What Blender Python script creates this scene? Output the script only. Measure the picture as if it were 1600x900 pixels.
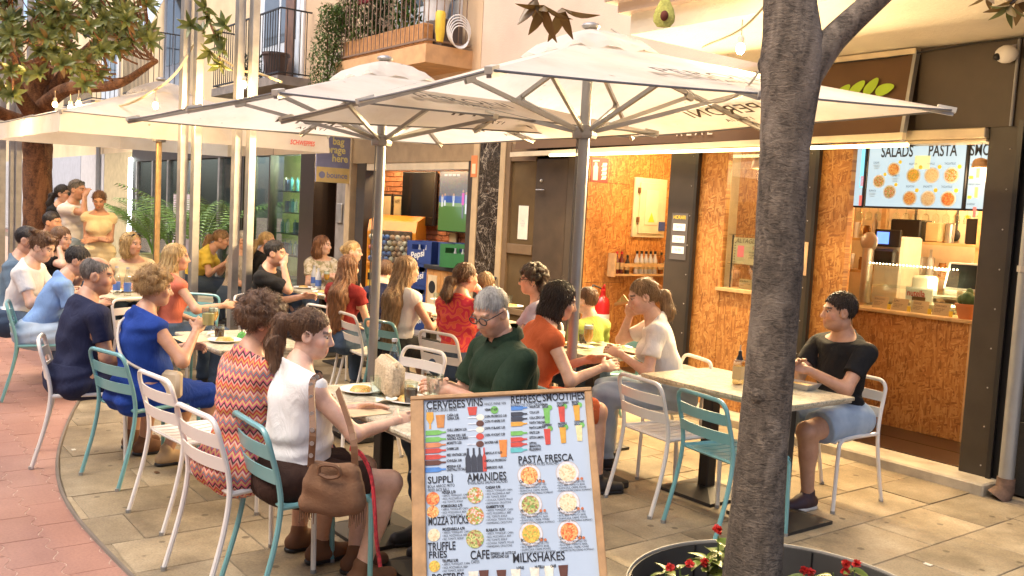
import bpy, bmesh, math, random
import numpy as np
from mathutils import Vector, Matrix, Euler
for o in list(bpy.data.objects): bpy.data.objects.remove(o, do_unlink=True)
scene = bpy.context.scene
COL = scene.collection
PI = math.pi
rnd = random.Random(7)

# ---------------- camera (solved from the facade, table and upright lines of the photograph)
FPX, PITCH, ROLL, YAW, CH = 1444.0, 0.0798, 0.0531, 0.6505, 1.70
def _cam_axes():
    cp, sp, cr, sr = math.cos(PITCH), math.sin(PITCH), math.cos(ROLL), math.sin(ROLL)
    Rr = np.array([[cr, -sr, 0], [sr, cr, 0], [0, 0, 1]])
    up, fw, rt = Rr @ np.array([0, -cp, -sp]), Rr @ np.array([0, -sp, cp]), Rr @ np.array([1., 0, 0])
    X = -(fw * math.cos(YAW) - rt * math.sin(YAW)); Y = np.cross(up, X)
    return np.stack([X, Y, up])
RC = _cam_axes()
cam_d = bpy.data.cameras.new('camera'); cam = bpy.data.objects.new('camera', cam_d); COL.objects.link(cam)
m = Matrix([[RC[i][0], -RC[i][1], -RC[i][2], 0] for i in range(3)] + [[0, 0, 0, 1]])
m.translation = Vector((0, 0, CH)); cam.matrix_world = m
cam_d.sensor_width = 36; cam_d.lens = FPX / 1600 * 36; cam_d.clip_start = .05; cam_d.clip_end = 400
scene.camera = cam
# ---------------- light
SUN_EL, SUN_ROT = math.radians(56), math.radians(185)
world = bpy.data.worlds.new('World'); scene.world = world; world.use_nodes = True
wn = world.node_tree; bg = wn.nodes['Background']
sky = wn.nodes.new('ShaderNodeTexSky'); sky.sky_type = 'NISHITA'; sky.sun_disc = False
sky.sun_elevation = SUN_EL; sky.sun_rotation = SUN_ROT; sky.dust_density = 4.0; sky.air_density = .7; sky.ozone_density = .6
wn.links.new(sky.outputs[0], bg.inputs[0]); bg.inputs[1].default_value = .15
sd = bpy.data.lights.new('sun', 'SUN'); sd.energy = .62; sd.angle = math.radians(42); sd.color = (1, .88, .72)
sun = bpy.data.objects.new('sun', sd); COL.objects.link(sun)
_a = PI / 2 - SUN_ROT
sdir = Vector((math.sin(SUN_ROT) * math.cos(SUN_EL), math.cos(SUN_ROT) * math.cos(SUN_EL), math.sin(SUN_EL)))
sun.rotation_euler = sdir.to_track_quat('Z', 'Y').to_euler()
vs = scene.view_settings; vs.view_transform = 'Standard'; vs.look = 'None'; vs.gamma = 1; vs.use_curve_mapping = False
vs.exposure = 1.4

# ---------------- pixel helpers (a pixel gives a direction, the distance comes from what the thing touches)
def ray(u, v): return RC @ np.array([(u - 800) / FPX, (v - 450) / FPX, 1.])
def G(u, v, z=0.): r = ray(u, v); return np.array([0, 0, CH]) + r * ((z - CH) / r[2])
def YP(u, v, y): r = ray(u, v); return np.array([0, 0, CH]) + r * (y / r[1])
def XP(u, v, x): r = ray(u, v); return np.array([0, 0, CH]) + r * (x / r[0])
def AT(u, v, s): return np.array([0, 0, CH]) + ray(u, v) * (FPX / s)      # point seen at s pixels per metre

# ---------------- materials
MATS = {}
def nd(t, ty, **kw):
    n = t.nodes.new(ty)
    for k, v in kw.items(): setattr(n, k, v)
    return n
def ramp(t, stops):
    n = nd(t, 'ShaderNodeValToRGB'); e = n.color_ramp.elements
    while len(e) > 1: e.remove(e[-1])
    e[0].position, e[0].color = stops[0][0], (*stops[0][1], 1)
    for p, c in stops[1:]:
        x = e.new(p); x.color = (*c, 1)
    return n
def mix(t, fac, a, b, ty='MIX'):
    n = nd(t, 'ShaderNodeMix', data_type='RGBA', blend_type=ty)
    for i, v in ((0, fac), (6, a), (7, b)):
        if isinstance(v, bpy.types.NodeSocket): t.links.new(v, n.inputs[i])
        else: n.inputs[i].default_value = v if i == 0 else ((*v, 1) if len(v) == 3 else v)
    return n.outputs[2]
def base(name):
    mt = bpy.data.materials.new(name); mt.use_nodes = True
    t = mt.node_tree; b = t.nodes['Principled BSDF']
    return mt, t, b
def coords(t, scale=(1, 1, 1), kind='Object', rot=(0, 0, 0)):
    c = nd(t, 'ShaderNodeTexCoord'); mp = nd(t, 'ShaderNodeMapping')
    mp.inputs['Scale'].default_value = scale; mp.inputs['Rotation'].default_value = rot
    t.links.new(c.outputs[kind], mp.inputs[0]); return mp.outputs[0]
def noise(t, vec, scale, detail=3, rough=.55, dist=0):
    n = nd(t, 'ShaderNodeTexNoise'); n.inputs['Scale'].default_value = scale; n.inputs['Detail'].default_value = detail
    n.inputs['Roughness'].default_value = rough; n.inputs['Distortion'].default_value = dist
    t.links.new(vec, n.inputs['Vector']); return n.outputs['Fac']
def bump(t, b, h, strength=.2, dist=.01):
    n = nd(t, 'ShaderNodeBump'); n.inputs['Strength'].default_value = strength; n.inputs['Distance'].default_value = dist
    t.links.new(h, n.inputs['Height']); t.links.new(n.outputs[0], b.inputs['Normal'])
def M(name, col=(.5, .5, .5), rough=.6, metal=0, var=.12, vs_=6, bmp=0, bs=40, emit=0, ecol=None, alpha=1, trans=0, spec=.5, sss=0, orand=0, coat=0):
    if name in MATS: return MATS[name]
    mt, t, b = base(name)
    b.inputs['Roughness'].default_value = rough; b.inputs['Metallic'].default_value = metal
    b.inputs['Specular IOR Level'].default_value = spec
    v = coords(t)
    f = noise(t, v, vs_, 4)
    lo = tuple(max(0, c * (1 - var)) for c in col); hi = tuple(min(1, c * (1 + var)) for c in col)
    r = ramp(t, [(.3, lo), (.7, hi)]); t.links.new(f, r.inputs[0]); c = r.outputs[0]
    if orand:
        oi = nd(t, 'ShaderNodeObjectInfo'); hs = nd(t, 'ShaderNodeHueSaturation')
        mr = nd(t, 'ShaderNodeMapRange'); mr.inputs[3].default_value = 1 - orand; mr.inputs[4].default_value = 1 + orand
        t.links.new(oi.outputs['Random'], mr.inputs[0]); t.links.new(mr.outputs[0], hs.inputs['Value']); t.links.new(c, hs.inputs['Color']); c = hs.outputs[0]
    t.links.new(c, b.inputs['Base Color'])
    if bmp: bump(t, b, noise(t, v, bs, 4, .6), bmp, .01)
    if emit: b.inputs['Emission Color'].default_value = (*(ecol or col), 1); b.inputs['Emission Strength'].default_value = emit
    if trans: b.inputs['Transmission Weight'].default_value = trans
    if alpha < 1: b.inputs['Alpha'].default_value = alpha
    if sss: b.inputs['Subsurface Weight'].default_value = sss; b.inputs['Subsurface Radius'].default_value = (.02, .008, .004); b.inputs['Subsurface Scale'].default_value = .5
    if coat: b.inputs['Coat Weight'].default_value = coat
    MATS[name] = mt; return mt

def ME(name, col, k=.35):       # lit display colour: gives off light, hardly reflects
    if name in MATS: return MATS[name]
    mt, t, b = base(name); b.inputs['Base Color'].default_value = (*[c * .12 for c in col], 1); b.inputs['Roughness'].default_value = .35; b.inputs['Emission Color'].default_value = (*col, 1); b.inputs['Emission Strength'].default_value = k; MATS[name] = mt; return mt
# ---------------- mesh builder
def unit(v): v = np.asarray(v, float); n = np.linalg.norm(v); return v / n if n > 1e-9 else v
def frame(d):
    d = unit(d); a = np.array([0, 0, 1.]) if abs(d[2]) < .9 else np.array([1., 0, 0])
    x = unit(np.cross(a, d)); return x, np.cross(d, x), d
class MB:
    def __init__(s): s.v, s.f, s.m = [], [], []
    def add(s, vs_, fs, mi=0):
        o = len(s.v); s.v += [tuple(map(float, p)) for p in vs_]; s.f += [tuple(i + o for i in f) for f in fs]; s.m += [mi] * len(fs); return s
    def box(s, a, b, mi=0, bev=0):
        x0, y0, z0 = [min(p, q) for p, q in zip(a, b)]; x1, y1, z1 = [max(p, q) for p, q in zip(a, b)]
        if bev:
            e = min(bev, (x1 - x0) * .45, (y1 - y0) * .45, (z1 - z0) * .45)
            vs_ = []
            for z, i in ((z0, e), (z0 + e, 0), (z1 - e, 0), (z1, e)):
                xa, xb, ya, yb = x0 + i, x1 - i, y0 + i, y1 - i
                if i == 0: vs_ += [(xa + e, ya, z), (xb - e, ya, z), (xb, ya + e, z), (xb, yb - e, z), (xb - e, yb, z), (xa + e, yb, z), (xa, yb - e, z), (xa, ya + e, z)]
                else: vs_ += [(xa + e * .0, ya, z), (xb, ya, z), (xb, ya, z), (xb, yb, z), (xb, yb, z), (xa, yb, z), (xa, yb, z), (xa, ya, z)]
            fs = [(k * 8 + i, k * 8 + (i + 1) % 8, k * 8 + 8 + (i + 1) % 8, k * 8 + 8 + i) for k in range(3) for i in range(8)]
            fs += [(6, 4, 2, 0), (24, 26, 28, 30)]
            return s.add(vs_, fs, mi)
        vs_ = [(x, y, z) for z in (z0, z1) for x, y in ((x0, y0), (x1, y0), (x1, y1), (x0, y1))]
        return s.add(vs_, [(3, 2, 1, 0), (4, 5, 6, 7), (0, 1, 5, 4), (1, 2, 6, 5), (2, 3, 7, 6), (3, 0, 4, 7)], mi)
    def tube(s, pts, r, n=8, mi=0, cap=True, sx=1.):
        pts = [np.asarray(p, float) for p in pts]; k = len(pts)
        rs = r if hasattr(r, '__len__') else [r] * k
        o = []; X = None
        for i, p in enumerate(pts):
            d = pts[min(i + 1, k - 1)] - pts[max(i - 1, 0)]
            if X is None: X, Yv, _ = frame(d)
            else:
                d = unit(d); X = unit(X - d * np.dot(X, d)); Yv = np.cross(d, X)
            o += [p + rs[i] * (X * math.cos(2 * PI * j / n) * sx + Yv * math.sin(2 * PI * j / n)) for j in range(n)]
        fs = [(i * n + j, i * n + (j + 1) % n, (i + 1) * n + (j + 1) % n, (i + 1) * n + j) for i in range(k - 1) for j in range(n)]
        if cap: fs += [tuple(range(n))[::-1], tuple((k - 1) * n + j for j in range(n))]
        return s.add(o, fs, mi)
    def bar(s, a, b, w, h, mi=0, upv=(0, 0, 1)):
        a, b = np.asarray(a, float), np.asarray(b, float); d = unit(b - a)
        x = np.cross(d, upv); x = unit(x) if np.linalg.norm(x) > 1e-6 else frame(d)[0]; y = np.cross(x, d)
        o = [p + x * i * w / 2 + y * j * h / 2 for p in (a, b) for i, j in ((-1, -1), (1, -1), (1, 1), (-1, 1))]
        return s.add(o, [(3, 2, 1, 0), (4, 5, 6, 7), (0, 1, 5, 4), (1, 2, 6, 5), (2, 3, 7, 6), (3, 0, 4, 7)], mi)
    def lathe(s, prof, n=16, c=(0, 0, 0), mi=0):
        c = np.asarray(c, float)
        o = [c + np.array([r * math.cos(2 * PI * j / n), r * math.sin(2 * PI * j / n), z]) for r, z in prof for j in range(n)]
        fs = [(i * n + j, i * n + (j + 1) % n, (i + 1) * n + (j + 1) % n, (i + 1) * n + j) for i in range(len(prof) - 1) for j in range(n)]
        if prof[0][0] > 1e-4: fs.append(tuple(range(n))[::-1])
        if prof[-1][0] > 1e-4: fs.append(tuple((len(prof) - 1) * n + j for j in range(n)))
        return s.add(o, fs, mi)
    def quad(s, a, b, c, d, mi=0): return s.add([a, b, c, d], [(0, 1, 2, 3)], mi)
    def prism(s, poly, z0, z1, mi=0):
        n = len(poly); o = [(x, y, z0) for x, y in poly] + [(x, y, z1) for x, y in poly]
        return s.add(o, [tuple(range(n))[::-1], tuple(range(n, 2 * n))] + [(i, (i + 1) % n, n + (i + 1) % n, n + i) for i in range(n)], mi)
    def ball(s, c, r, n=10, k=6, mi=0):
        r = r if hasattr(r, '__len__') else (r, r, r); o = []; fs = []
        for i in range(k + 1):
            th = PI * i / k
            for j in range(n): ph = 2 * PI * j / n; o.append((c[0] + r[0] * math.sin(th) * math.cos(ph), c[1] + r[1] * math.sin(th) * math.sin(ph), c[2] + r[2] * math.cos(th)))
        fs = [(i * n + j, (i + 1) * n + j, (i + 1) * n + (j + 1) % n, i * n + (j + 1) % n) for i in range(k) for j in range(n)]
        return s.add(o, fs, mi)
    def mesh(s, name, mats, smooth=False):
        me = bpy.data.meshes.new(name); me.from_pydata(s.v, [], s.f)
        for mt in (mats if isinstance(mats, (list, tuple)) else [mats]): me.materials.append(mt)
        if any(s.m): me.polygons.foreach_set('material_index', s.m)
        if smooth:
            me.polygons.foreach_set('use_smooth', [True] * len(s.f))
            if smooth != 'all': 
                try: me.set_sharp_from_angle(angle=math.radians(40))
                except Exception: pass
        me.update(); return me
    def build(s, name, mats, parent=None, smooth=False, loc=None, rot=None):
        return link(name, s.mesh(name, mats, smooth), parent, loc, rot)
def link(name, me, parent=None, loc=None, rot=None):
    o = bpy.data.objects.new(name, me); COL.objects.link(o)
    if parent: o.parent = parent
    if loc is not None: o.location = [float(q) for q in loc]
    if rot is not None: o.rotation_euler = rot
    return o
def tag(o, label, cat, group=None, kind=None):
    if label: o['label'] = label
    if cat: o['category'] = cat
    if group: o['group'] = group
    if kind: o['kind'] = kind
    return o
def thing(name, label, cat, loc=(0, 0, 0), rz=0, group=None):
    o = link(name, None, None, loc, (0, 0, rz)); o.empty_display_size = .1; return tag(o, label, cat, group)
def struct(o): o['kind'] = 'structure'; return o
def dup(root, loc, rz, label, group=None, swap=None):
    def cp(o, par):
        c = o.copy(); COL.objects.link(c); c.parent = par
        if swap and c.type == 'MESH': 
            for a, b in swap.items():
                for i, sl in enumerate(c.material_slots):
                    if sl.material == a: sl.link = 'OBJECT'; sl.material = b
        for ch in list(o.children): cp(ch, c)
        return c
    r = cp(root, None); r.location = [float(q) for q in loc]; r.rotation_euler = (0, 0, rz); r['label'] = label
    if group: r['group'] = group
    return r
# text turned into flat mesh lettering
def text_mesh(s, size=.1, wide=1., bold=0., align='LEFT', shear=0, depth=0., space=1.):
    cu = bpy.data.curves.new('lettering', 'FONT'); cu.body = s; cu.size = size; cu.align_x = align; cu.offset = bold; cu.shear = shear; cu.extrude = depth; cu.resolution_u = 3; cu.space_character = space; cu.space_line = .9
    ob = bpy.data.objects.new('lettering', cu); COL.objects.link(ob)
    dg = bpy.context.evaluated_depsgraph_get(); me = bpy.data.meshes.new_from_object(ob.evaluated_get(dg))
    bpy.data.objects.remove(ob, do_unlink=True); bpy.data.curves.remove(cu)
    if wide != 1: me.transform(Matrix.Diagonal((wide, 1, 1, 1)))
    return me
def text(name, s, mt, parent, mtx, size=.1, **kw):
    me = text_mesh(s, size, **kw); me.name = name; me.materials.clear(); me.materials.append(mt); me.transform(mtx)
    return link(name, me, parent)
def plane_mtx(origin, xdir, ydir):
    x, y = unit(xdir), unit(ydir); z = np.cross(x, y)
    return Matrix([[x[i], y[i], z[i], float(origin[i])] for i in range(3)] + [[0, 0, 0, 1]])
# ================= SETTING =================
def m_paver():
    mt, t, b = base('stone paver'); v = coords(t, kind='Object')
    oi = nd(t, 'ShaderNodeObjectInfo'); ad = nd(t, 'ShaderNodeVectorMath', operation='ADD')
    sc = nd(t, 'ShaderNodeVectorMath', operation='SCALE'); sc.inputs[3].default_value = 7; 
    t.links.new(oi.outputs['Location'], sc.inputs[0]); t.links.new(v, ad.inputs[0]); t.links.new(sc.outputs[0], ad.inputs[1]); v2 = ad.outputs[0]
    f = noise(t, v2, 2.2, 5, .6); f2 = noise(t, v2, 90, 3, .7); f3 = noise(t, v2, .9, 2)
    r = ramp(t, [(.28, (.17, .13, .075)), (.5, (.31, .245, .15)), (.72, (.43, .355, .235))]); t.links.new(f, r.inputs[0])
    r2 = ramp(t, [(.35, (.55, .55, .55)), (.6, (1.05, 1.05, 1.05))]); t.links.new(f2, r2.inputs[0])
    c = mix(t, .55, r.outputs[0], r2.outputs[0], 'MULTIPLY')
    hs = nd(t, 'ShaderNodeHueSaturation'); mr = nd(t, 'ShaderNodeMapRange'); mr.inputs[3].default_value = .84; mr.inputs[4].default_value = 1.14
    t.links.new(oi.outputs['Random'], mr.inputs[0]); t.links.new(mr.outputs[0], hs.inputs['Value']); t.links.new(c, hs.inputs['Color'])
    t.links.new(hs.outputs[0], b.inputs['Base Color']); b.inputs['Roughness'].default_value = .62
    vo = nd(t, 'ShaderNodeTexVoronoi'); vo.inputs['Scale'].default_value = 5.5; geo = nd(t, 'ShaderNodeNewGeometry'); t.links.new(geo.outputs['Position'], vo.inputs['Vector'])
    gm_ = ramp(t, [(.09, (.32, .30, .27)), (.12, (1, 1, 1))]); t.links.new(vo.outputs['Distance'], gm_.inputs[0]); st_ = noise(t, geo.outputs['Position'], .8, 5, .65); sr_ = ramp(t, [(.36, (.60, .57, .52)), (.54, (1, 1, 1))]); t.links.new(st_, sr_.inputs[0])
    t.links.new(mix(t, 1, mix(t, .8, hs.outputs[0], gm_.outputs[0], 'MULTIPLY'), sr_.outputs[0], 'MULTIPLY'), b.inputs['Base Color'])
    bump(t, b, f2, .25, .004); return mt
def m_redpaver(name='red paver', dark=1.):
    mt, t, b = base(name); v = coords(t, kind='Object')
    geo = nd(t, 'ShaderNodeNewGeometry'); f = noise(t, geo.outputs['Position'], 1.1, 4, .6); f2 = noise(t, geo.outputs['Position'], 70, 3, .7)
    r = ramp(t, [(.3, (.27 * dark, .132 * dark, .09 * dark)), (.55, (.36 * dark, .187 * dark, .132 * dark)), (.75, (.44 * dark, .25 * dark, .182 * dark))]); t.links.new(f, r.inputs[0])
    r2 = ramp(t, [(.3, (.65, .65, .65)), (.6, (1.05, 1.05, 1.05))]); t.links.new(f2, r2.inputs[0])
    c = mix(t, .5, r.outputs[0], r2.outputs[0], 'MULTIPLY')
    oi = nd(t, 'ShaderNodeObjectInfo'); hs = nd(t, 'ShaderNodeHueSaturation'); mr = nd(t, 'ShaderNodeMapRange'); mr.inputs[3].default_value = .95; mr.inputs[4].default_value = 1.05
    t.links.new(oi.outputs['Random'], mr.inputs[0]); t.links.new(mr.outputs[0], hs.inputs['Value']); t.links.new(c, hs.inputs['Color'])
    t.links.new(hs.outputs[0], b.inputs['Base Color']); b.inputs['Roughness'].default_value = .6
    bump(t, b, f2, .25, .004); return mt
M_PAVER, M_RED = m_paver(), m_redpaver()
M_GROUT = M('dark joint sand', (.19, .15, .10), .95, var=.3, vs_=30)
M_SAND = M('pale joint sand', (.50, .36, .27), .95, var=.25, vs_=20)
ground = struct(MB().quad((-90, -60, -.03), (60, -60, -.03), (60, 40, -.03), (-90, 40, -.03)).build('ground', M('street asphalt', (.25, .14, .10), .85, var=.2, vs_=3, bmp=.2)))
# terrace edge: kerb line that separates the stone terrace from the red street pavers
EDGE = [(2.5, 1.5), (-1, 1.35), (-2.8, 1.22), (-4.16, 1.13), (-4.74, 1.10), (-5.31, 1.09), (-5.88, 1.15), (-6.55, 1.29), (-7.47, 1.55), (-8.98, 2.05), (-11, 2.75), (-14, 3.6), (-20, 4.6), (-40, 5.6)]
def edge_y(x):
    for (xa, ya), (xb, yb) in zip(EDGE, EDGE[1:]):
        if xb <= x <= xa: return ya + (yb - ya) * (xa - x) / (xa - xb)
    return 1.5
fineE = [(x, edge_y(x)) for x in np.linspace(2.5, -40, 240)]
fineE = [(x, sum(edge_y(x + d) for d in (-.3, -.15, 0, .15, .3)) / 5) for x, _ in fineE]
def edge_s(x): return sum(edge_y(x + d) for d in (-.3, -.15, 0, .15, .3)) / 5
b_ = MB()
for (xa, ya), (xb, yb) in zip(fineE, fineE[1:]): b_.quad((xa, ya, -.006), (xa, 7, -.006), (xb, 7, -.006), (xb, yb, -.006))
terrace = struct(b_.build('terrace', M_GROUT))
b_ = MB()
for (xa, ya), (xb, yb) in zip(fineE, fineE[1:]): b_.quad((xa, -12, -.0018), (xa, ya, -.0018), (xb, yb, -.0018), (xb, -12, -.0018))
street = struct(b_.build('street', M_SAND))
b_ = MB(); b_.tube([(x, y, -.003) for x, y in fineE], .013, 6); struct(b_.build('edge_strip', M('edge strip steel', (.16, .13, .10), .6)))
def clip_poly(poly, keep):      # clip a convex polygon against the edge curve with straight chord (keep=+1: y above curve)
    out = []
    n = len(poly)
    val = [keep * (p[1] - edge_s(p[0]) - keep * .012) for p in poly]
    for i in range(n):
        p, q, a, c = poly[i], poly[(i + 1) % n], val[i], val[(i + 1) % n]
        if a >= 0: out.append(p)
        if (a >= 0) != (c >= 0): t_ = a / (a - c); out.append((p[0] + (q[0] - p[0]) * t_, p[1] + (q[1] - p[1]) * t_))
    return out
# terrace pavers
PW, PL, gap = .42, .62, .0035
full = MB().box((-PW / 2 + gap, -PL / 2 + gap, -.02), (PW / 2 - gap, PL / 2 - gap, 0), bev=.003).mesh('paver', M_PAVER)
rest = MB(); npav = 0
cand = []
for i in range(-44, 6):
    x0 = i * PW
    for j in range(-1, 11):
        y0 = .2 + j * PL + (PL / 2 if i % 2 else 0) + .13 * math.sin(i * 1.7)
        y1 = min(y0 + PL, 6.19)
        if y0 > 6.1: continue
        poly = clip_poly([(x0, y0), (x0 + PW, y0), (x0 + PW, y1), (x0, y1)], 1)
        if len(poly) < 3: continue
        cx, cy = x0 + PW / 2, (y0 + y1) / 2
        vis = RC.T @ np.array([cx, cy, -CH]); vis_ok = vis[2] > 1 and abs(vis[0] / vis[2]) < .63 and vis[1] / vis[2] < .42
        cand.append((vis[2] if vis_ok else 99 + vis[2], x0, y0, y1, poly))
cand.sort(key=lambda c: c[0])
for k, (d, x0, y0, y1, poly) in enumerate(cand):
    dz = rnd.uniform(-.0015, .0015)
    whole = len(poly) == 4 and abs(y1 - y0 - PL) < 1e-6 and all(p in [(x0, y0), (x0 + PW, y0), (x0 + PW, y1), (x0, y1)] for p in poly)
    if k < 290 and d < 99:
        if whole: o = link('paver', full, terrace, (x0 + PW / 2, y0 + PL / 2, dz), (rnd.uniform(-.002, .002), rnd.uniform(-.002, .002), 0))
        else:
            c = np.mean(poly, 0); pp = [(p[0] + (c[0] - p[0]) * .015 - c[0], p[1] + (c[1] - p[1]) * .015 - c[1]) for p in poly]
            MB().prism(pp, -.02, dz).build('paver', M_PAVER, terrace, loc=(c[0], c[1], 0))
    else:
        c = np.mean(poly, 0); rest.prism([(p[0] + (c[0] - p[0]) * .02, p[1] + (c[1] - p[1]) * .02) for p in poly], -.02, dz)
rest.build('far_pavers', M_PAVER, terrace)['kind'] = 'stuff'
# red interlocking pavers with wavy sides
RW, RL = .20, .36
def wavy(n=17):
    amp = .018; pts = []
    xs = np.linspace(-RL / 2, RL / 2, n)
    e = .0028
    for x in xs: pts.append((x * (1 - 2 * e / RL), -RW / 2 + e + amp * math.sin(4 * PI * x / RL)))
    for x in xs[::-1]: pts.append((x * (1 - 2 * e / RL), RW / 2 - e + amp * math.sin(4 * PI * x / RL)))
    return pts
WV = wavy(); redm = MB().prism(WV, -.006, 0).mesh('interlocking_paver', M_RED)
cand = []
for i in range(-60, 6):
    for j in range(-14, 28):
        cx, cy = i * RL + (RL / 2 if j % 2 else 0), j * RW - 1.2
        poly = [(cx + a, cy + c) for a, c in WV]
        mx = max(p[1] - edge_s(p[0]) for p in poly); mn = min(p[1] - edge_s(p[0]) for p in poly)
        if mn > -.01: continue
        q = RC.T @ np.array([cx, cy, -CH])
        ok = q[2] > 1 and abs(q[0] / q[2]) < .60 and q[1] / q[2] < .36
        cand.append((q[2] if ok else 99 + abs(q[2]), cx, cy, mx > -.012, poly))
cand.sort(key=lambda c: c[0]); rest = MB(); k = 0
for d, cx, cy, cut, poly in cand:
    dz = rnd.uniform(-.0005, .0008)
    if cut:
        poly = clip_poly(poly, -1)
        if len(poly) < 3: continue
    if k < 290 and d < 99 and not cut: link('interlocking_paver', redm, street, (cx, cy, dz)); k += 1
    elif d < 30 or (d > 99 and d < 99 + 16): rest.prism(poly, -.02, dz)
rest.build('far_interlocking_pavers', M_RED, street)['kind'] = 'stuff'

# ---------------- materials for the buildings
def m_osb(name, axis=0):
    mt, t, b = base(name); acc = None; hacc = None
    sx = nd(t, 'ShaderNodeSeparateXYZ'); t.links.new(nd(t, 'ShaderNodeTexCoord').outputs['Object'], sx.inputs[0]); cx = nd(t, 'ShaderNodeCombineXYZ'); t.links.new(sx.outputs[axis], cx.inputs[0]); t.links.new(sx.outputs[2], cx.inputs[1])
    for k, rot in enumerate((.2, 1.25, 2.3, .75, 1.8, 2.85, 1.5)):
        m0 = nd(t, 'ShaderNodeMapping'); m0.inputs['Rotation'].default_value = (0, 0, rot); t.links.new(cx.outputs[0], m0.inputs[0])
        mp = nd(t, 'ShaderNodeMapping'); mp.inputs['Scale'].default_value = (12 + k, 58 + 3 * k, 1); mp.inputs['Location'].default_value = (k * 3.1, k * 1.7, 0); t.links.new(m0.outputs[0], mp.inputs[0])
        vo = nd(t, 'ShaderNodeTexVoronoi'); vo.voronoi_dimensions = '2D'; vo.inputs['Scale'].default_value = 1.; t.links.new(mp.outputs[0], vo.inputs['Vector'])
        sp = nd(t, 'ShaderNodeSeparateColor'); t.links.new(vo.outputs['Color'], sp.inputs[0])
        r = ramp(t, [(0, (.29, .108, .025)), (.3, (.44, .178, .04)), (.7, (.54, .245, .06)), (1, (.63, .335, .10))]); t.links.new(sp.outputs[0], r.inputs[0])
        if acc is None: acc, hacc = r.outputs[0], sp.outputs[0]
        else:
            st = nd(t, 'ShaderNodeMath', operation='GREATER_THAN'); st.inputs[1].default_value = .6; t.links.new(sp.outputs[1], st.inputs[0])
            acc = mix(t, st.outputs[0], acc, r.outputs[0])
    n = noise(t, nd(t, 'ShaderNodeTexCoord').outputs['Object'], 1.3, 3); r = ramp(t, [(.3, (.82, .8, .78)), (.7, (1.1, 1.1, 1.1))]); t.links.new(n, r.inputs[0])
    t.links.new(mix(t, 1, acc, r.outputs[0], 'MULTIPLY'), b.inputs['Base Color']); b.inputs['Roughness'].default_value = .55
    bump(t, b, hacc, .25, .003); return mt
M_OSBY = m_osb('strand board side', 1); M_OSB = m_osb('strand board'); 
M_DARK = M('dark brown painted steel', (.040, .030, .021), .45, var=.25, vs_=3, bmp=.05)
M_DARK2 = M('dark brown panel', (.060, .042, .026), .5, var=.2, vs_=3, bmp=.05)
M_BLACK = M('black paint', (.012, .011, .011), .4)
M_AWN = M('brown awning cloth', (.115, .062, .028), .85, var=.12, vs_=2, bmp=.1, bs=300)
M_ALU = M('pale aluminium rail', (.62, .52, .36), .45, metal=.3)
M_STEEL = M('brushed steel', (.42, .40, .37), .42, metal=.75, var=.15, vs_=8)
M_GREYM = M('grey anodised pole', (.33, .33, .32), .4, metal=.6, var=.08)
M_PLASTER = M('cream plaster', (.66, .52, .32), .9, var=.12, vs_=1.2, bmp=.35, bs=60)
M_ORPL = M('ochre plaster', (.60, .43, .27), .9, var=.14, vs_=1.0, bmp=.3, bs=50)
M_PINKPL = M('pink beige plaster', (.58, .45, .35), .9, var=.12, vs_=1.1, bmp=.35, bs=60)
M_SOFFIT = M('rough cream soffit', (.70, .63, .50), .95, var=.12, vs_=2, bmp=.6, bs=45)
M_WHITE = M('white paint', (.78, .76, .72), .45, var=.05)
M_PALEBLUE = M('pale blue painted wood', (.60, .66, .72), .6, var=.08)
M_WOOD = M('light pine wood', (.62, .40, .18), .5, var=.2, vs_=12)
M_BROWNW = M('brown varnished wood', (.16, .075, .03), .4, var=.3, vs_=9)
M_IRON = M('black iron', (.02, .02, .02), .5)
M_CREAM = M('beige stone trim', (.55, .43, .27), .7, var=.1, bmp=.1)
M_GREYST = M('grey stone', (.23, .20, .17), .7, var=.25, vs_=5, bmp=.2)
def glass(name, col=(.9, .95, .93), rough=.02, alpha=.18):
    mt, t, b0 = base(name); b = nd(t, 'ShaderNodeBsdfGlossy'); b.inputs['Color'].default_value = (.9, .9, .9, 1); b.inputs['Roughness'].default_value = rough
    tr = nd(t, 'ShaderNodeBsdfTransparent'); mx = nd(t, 'ShaderNodeMixShader'); fr = nd(t, 'ShaderNodeFresnel'); fr.inputs[0].default_value = 1.45
    ad = nd(t, 'ShaderNodeMath', operation='ADD', use_clamp=True); ad.inputs[1].default_value = alpha; fm = nd(t, 'ShaderNodeMath', operation='MULTIPLY'); fm.inputs[1].default_value = .35; t.links.new(fr.outputs[0], fm.inputs[0]); t.links.new(fm.outputs[0], ad.inputs[0])
    tr.inputs[0].default_value = (*col, 1)
    t.links.new(ad.outputs[0], mx.inputs[0]); t.links.new(tr.outputs[0], mx.inputs[1]); t.links.new(b.outputs[0], mx.inputs[2])
    t.links.new(mx.outputs[0], t.nodes['Material Output'].inputs[0])
    return mt
M_GLASS = glass('clear glass', alpha=.06); M_PANE = glass('window pane', (.8, .88, .86), .03, .04)
def m_marble():
    mt, t, b = base('dark veined marble'); v = coords(t, (1, 1, 1)); n = noise(t, v, 2.2, 6, .62, 1.6)
    r = ramp(t, [(.46, (.022, .016, .011)), (.492, (.05, .038, .028)), (.5, (.48, .40, .30)), (.506, (.05, .038, .028)), (.55, (.026, .019, .013))]); t.links.new(n, r.inputs[0])
    n2 = noise(t, v, 7, 5, .6, 2.5); r2 = ramp(t, [(.485, (0, 0, 0)), (.5, (.32, .26, .19)), (.515, (0, 0, 0))]); t.links.new(n2, r2.inputs[0])
    t.links.new(mix(t, .5, r.outputs[0], r2.outputs[0], 'ADD'), b.inputs['Base Color']); b.inputs['Roughness'].default_value = .18; return mt
M_MARBLE = m_marble()
M_GRANITE = M('black granite tile', (.025, .024, .023), .35, var=.6, vs_=160)
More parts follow.
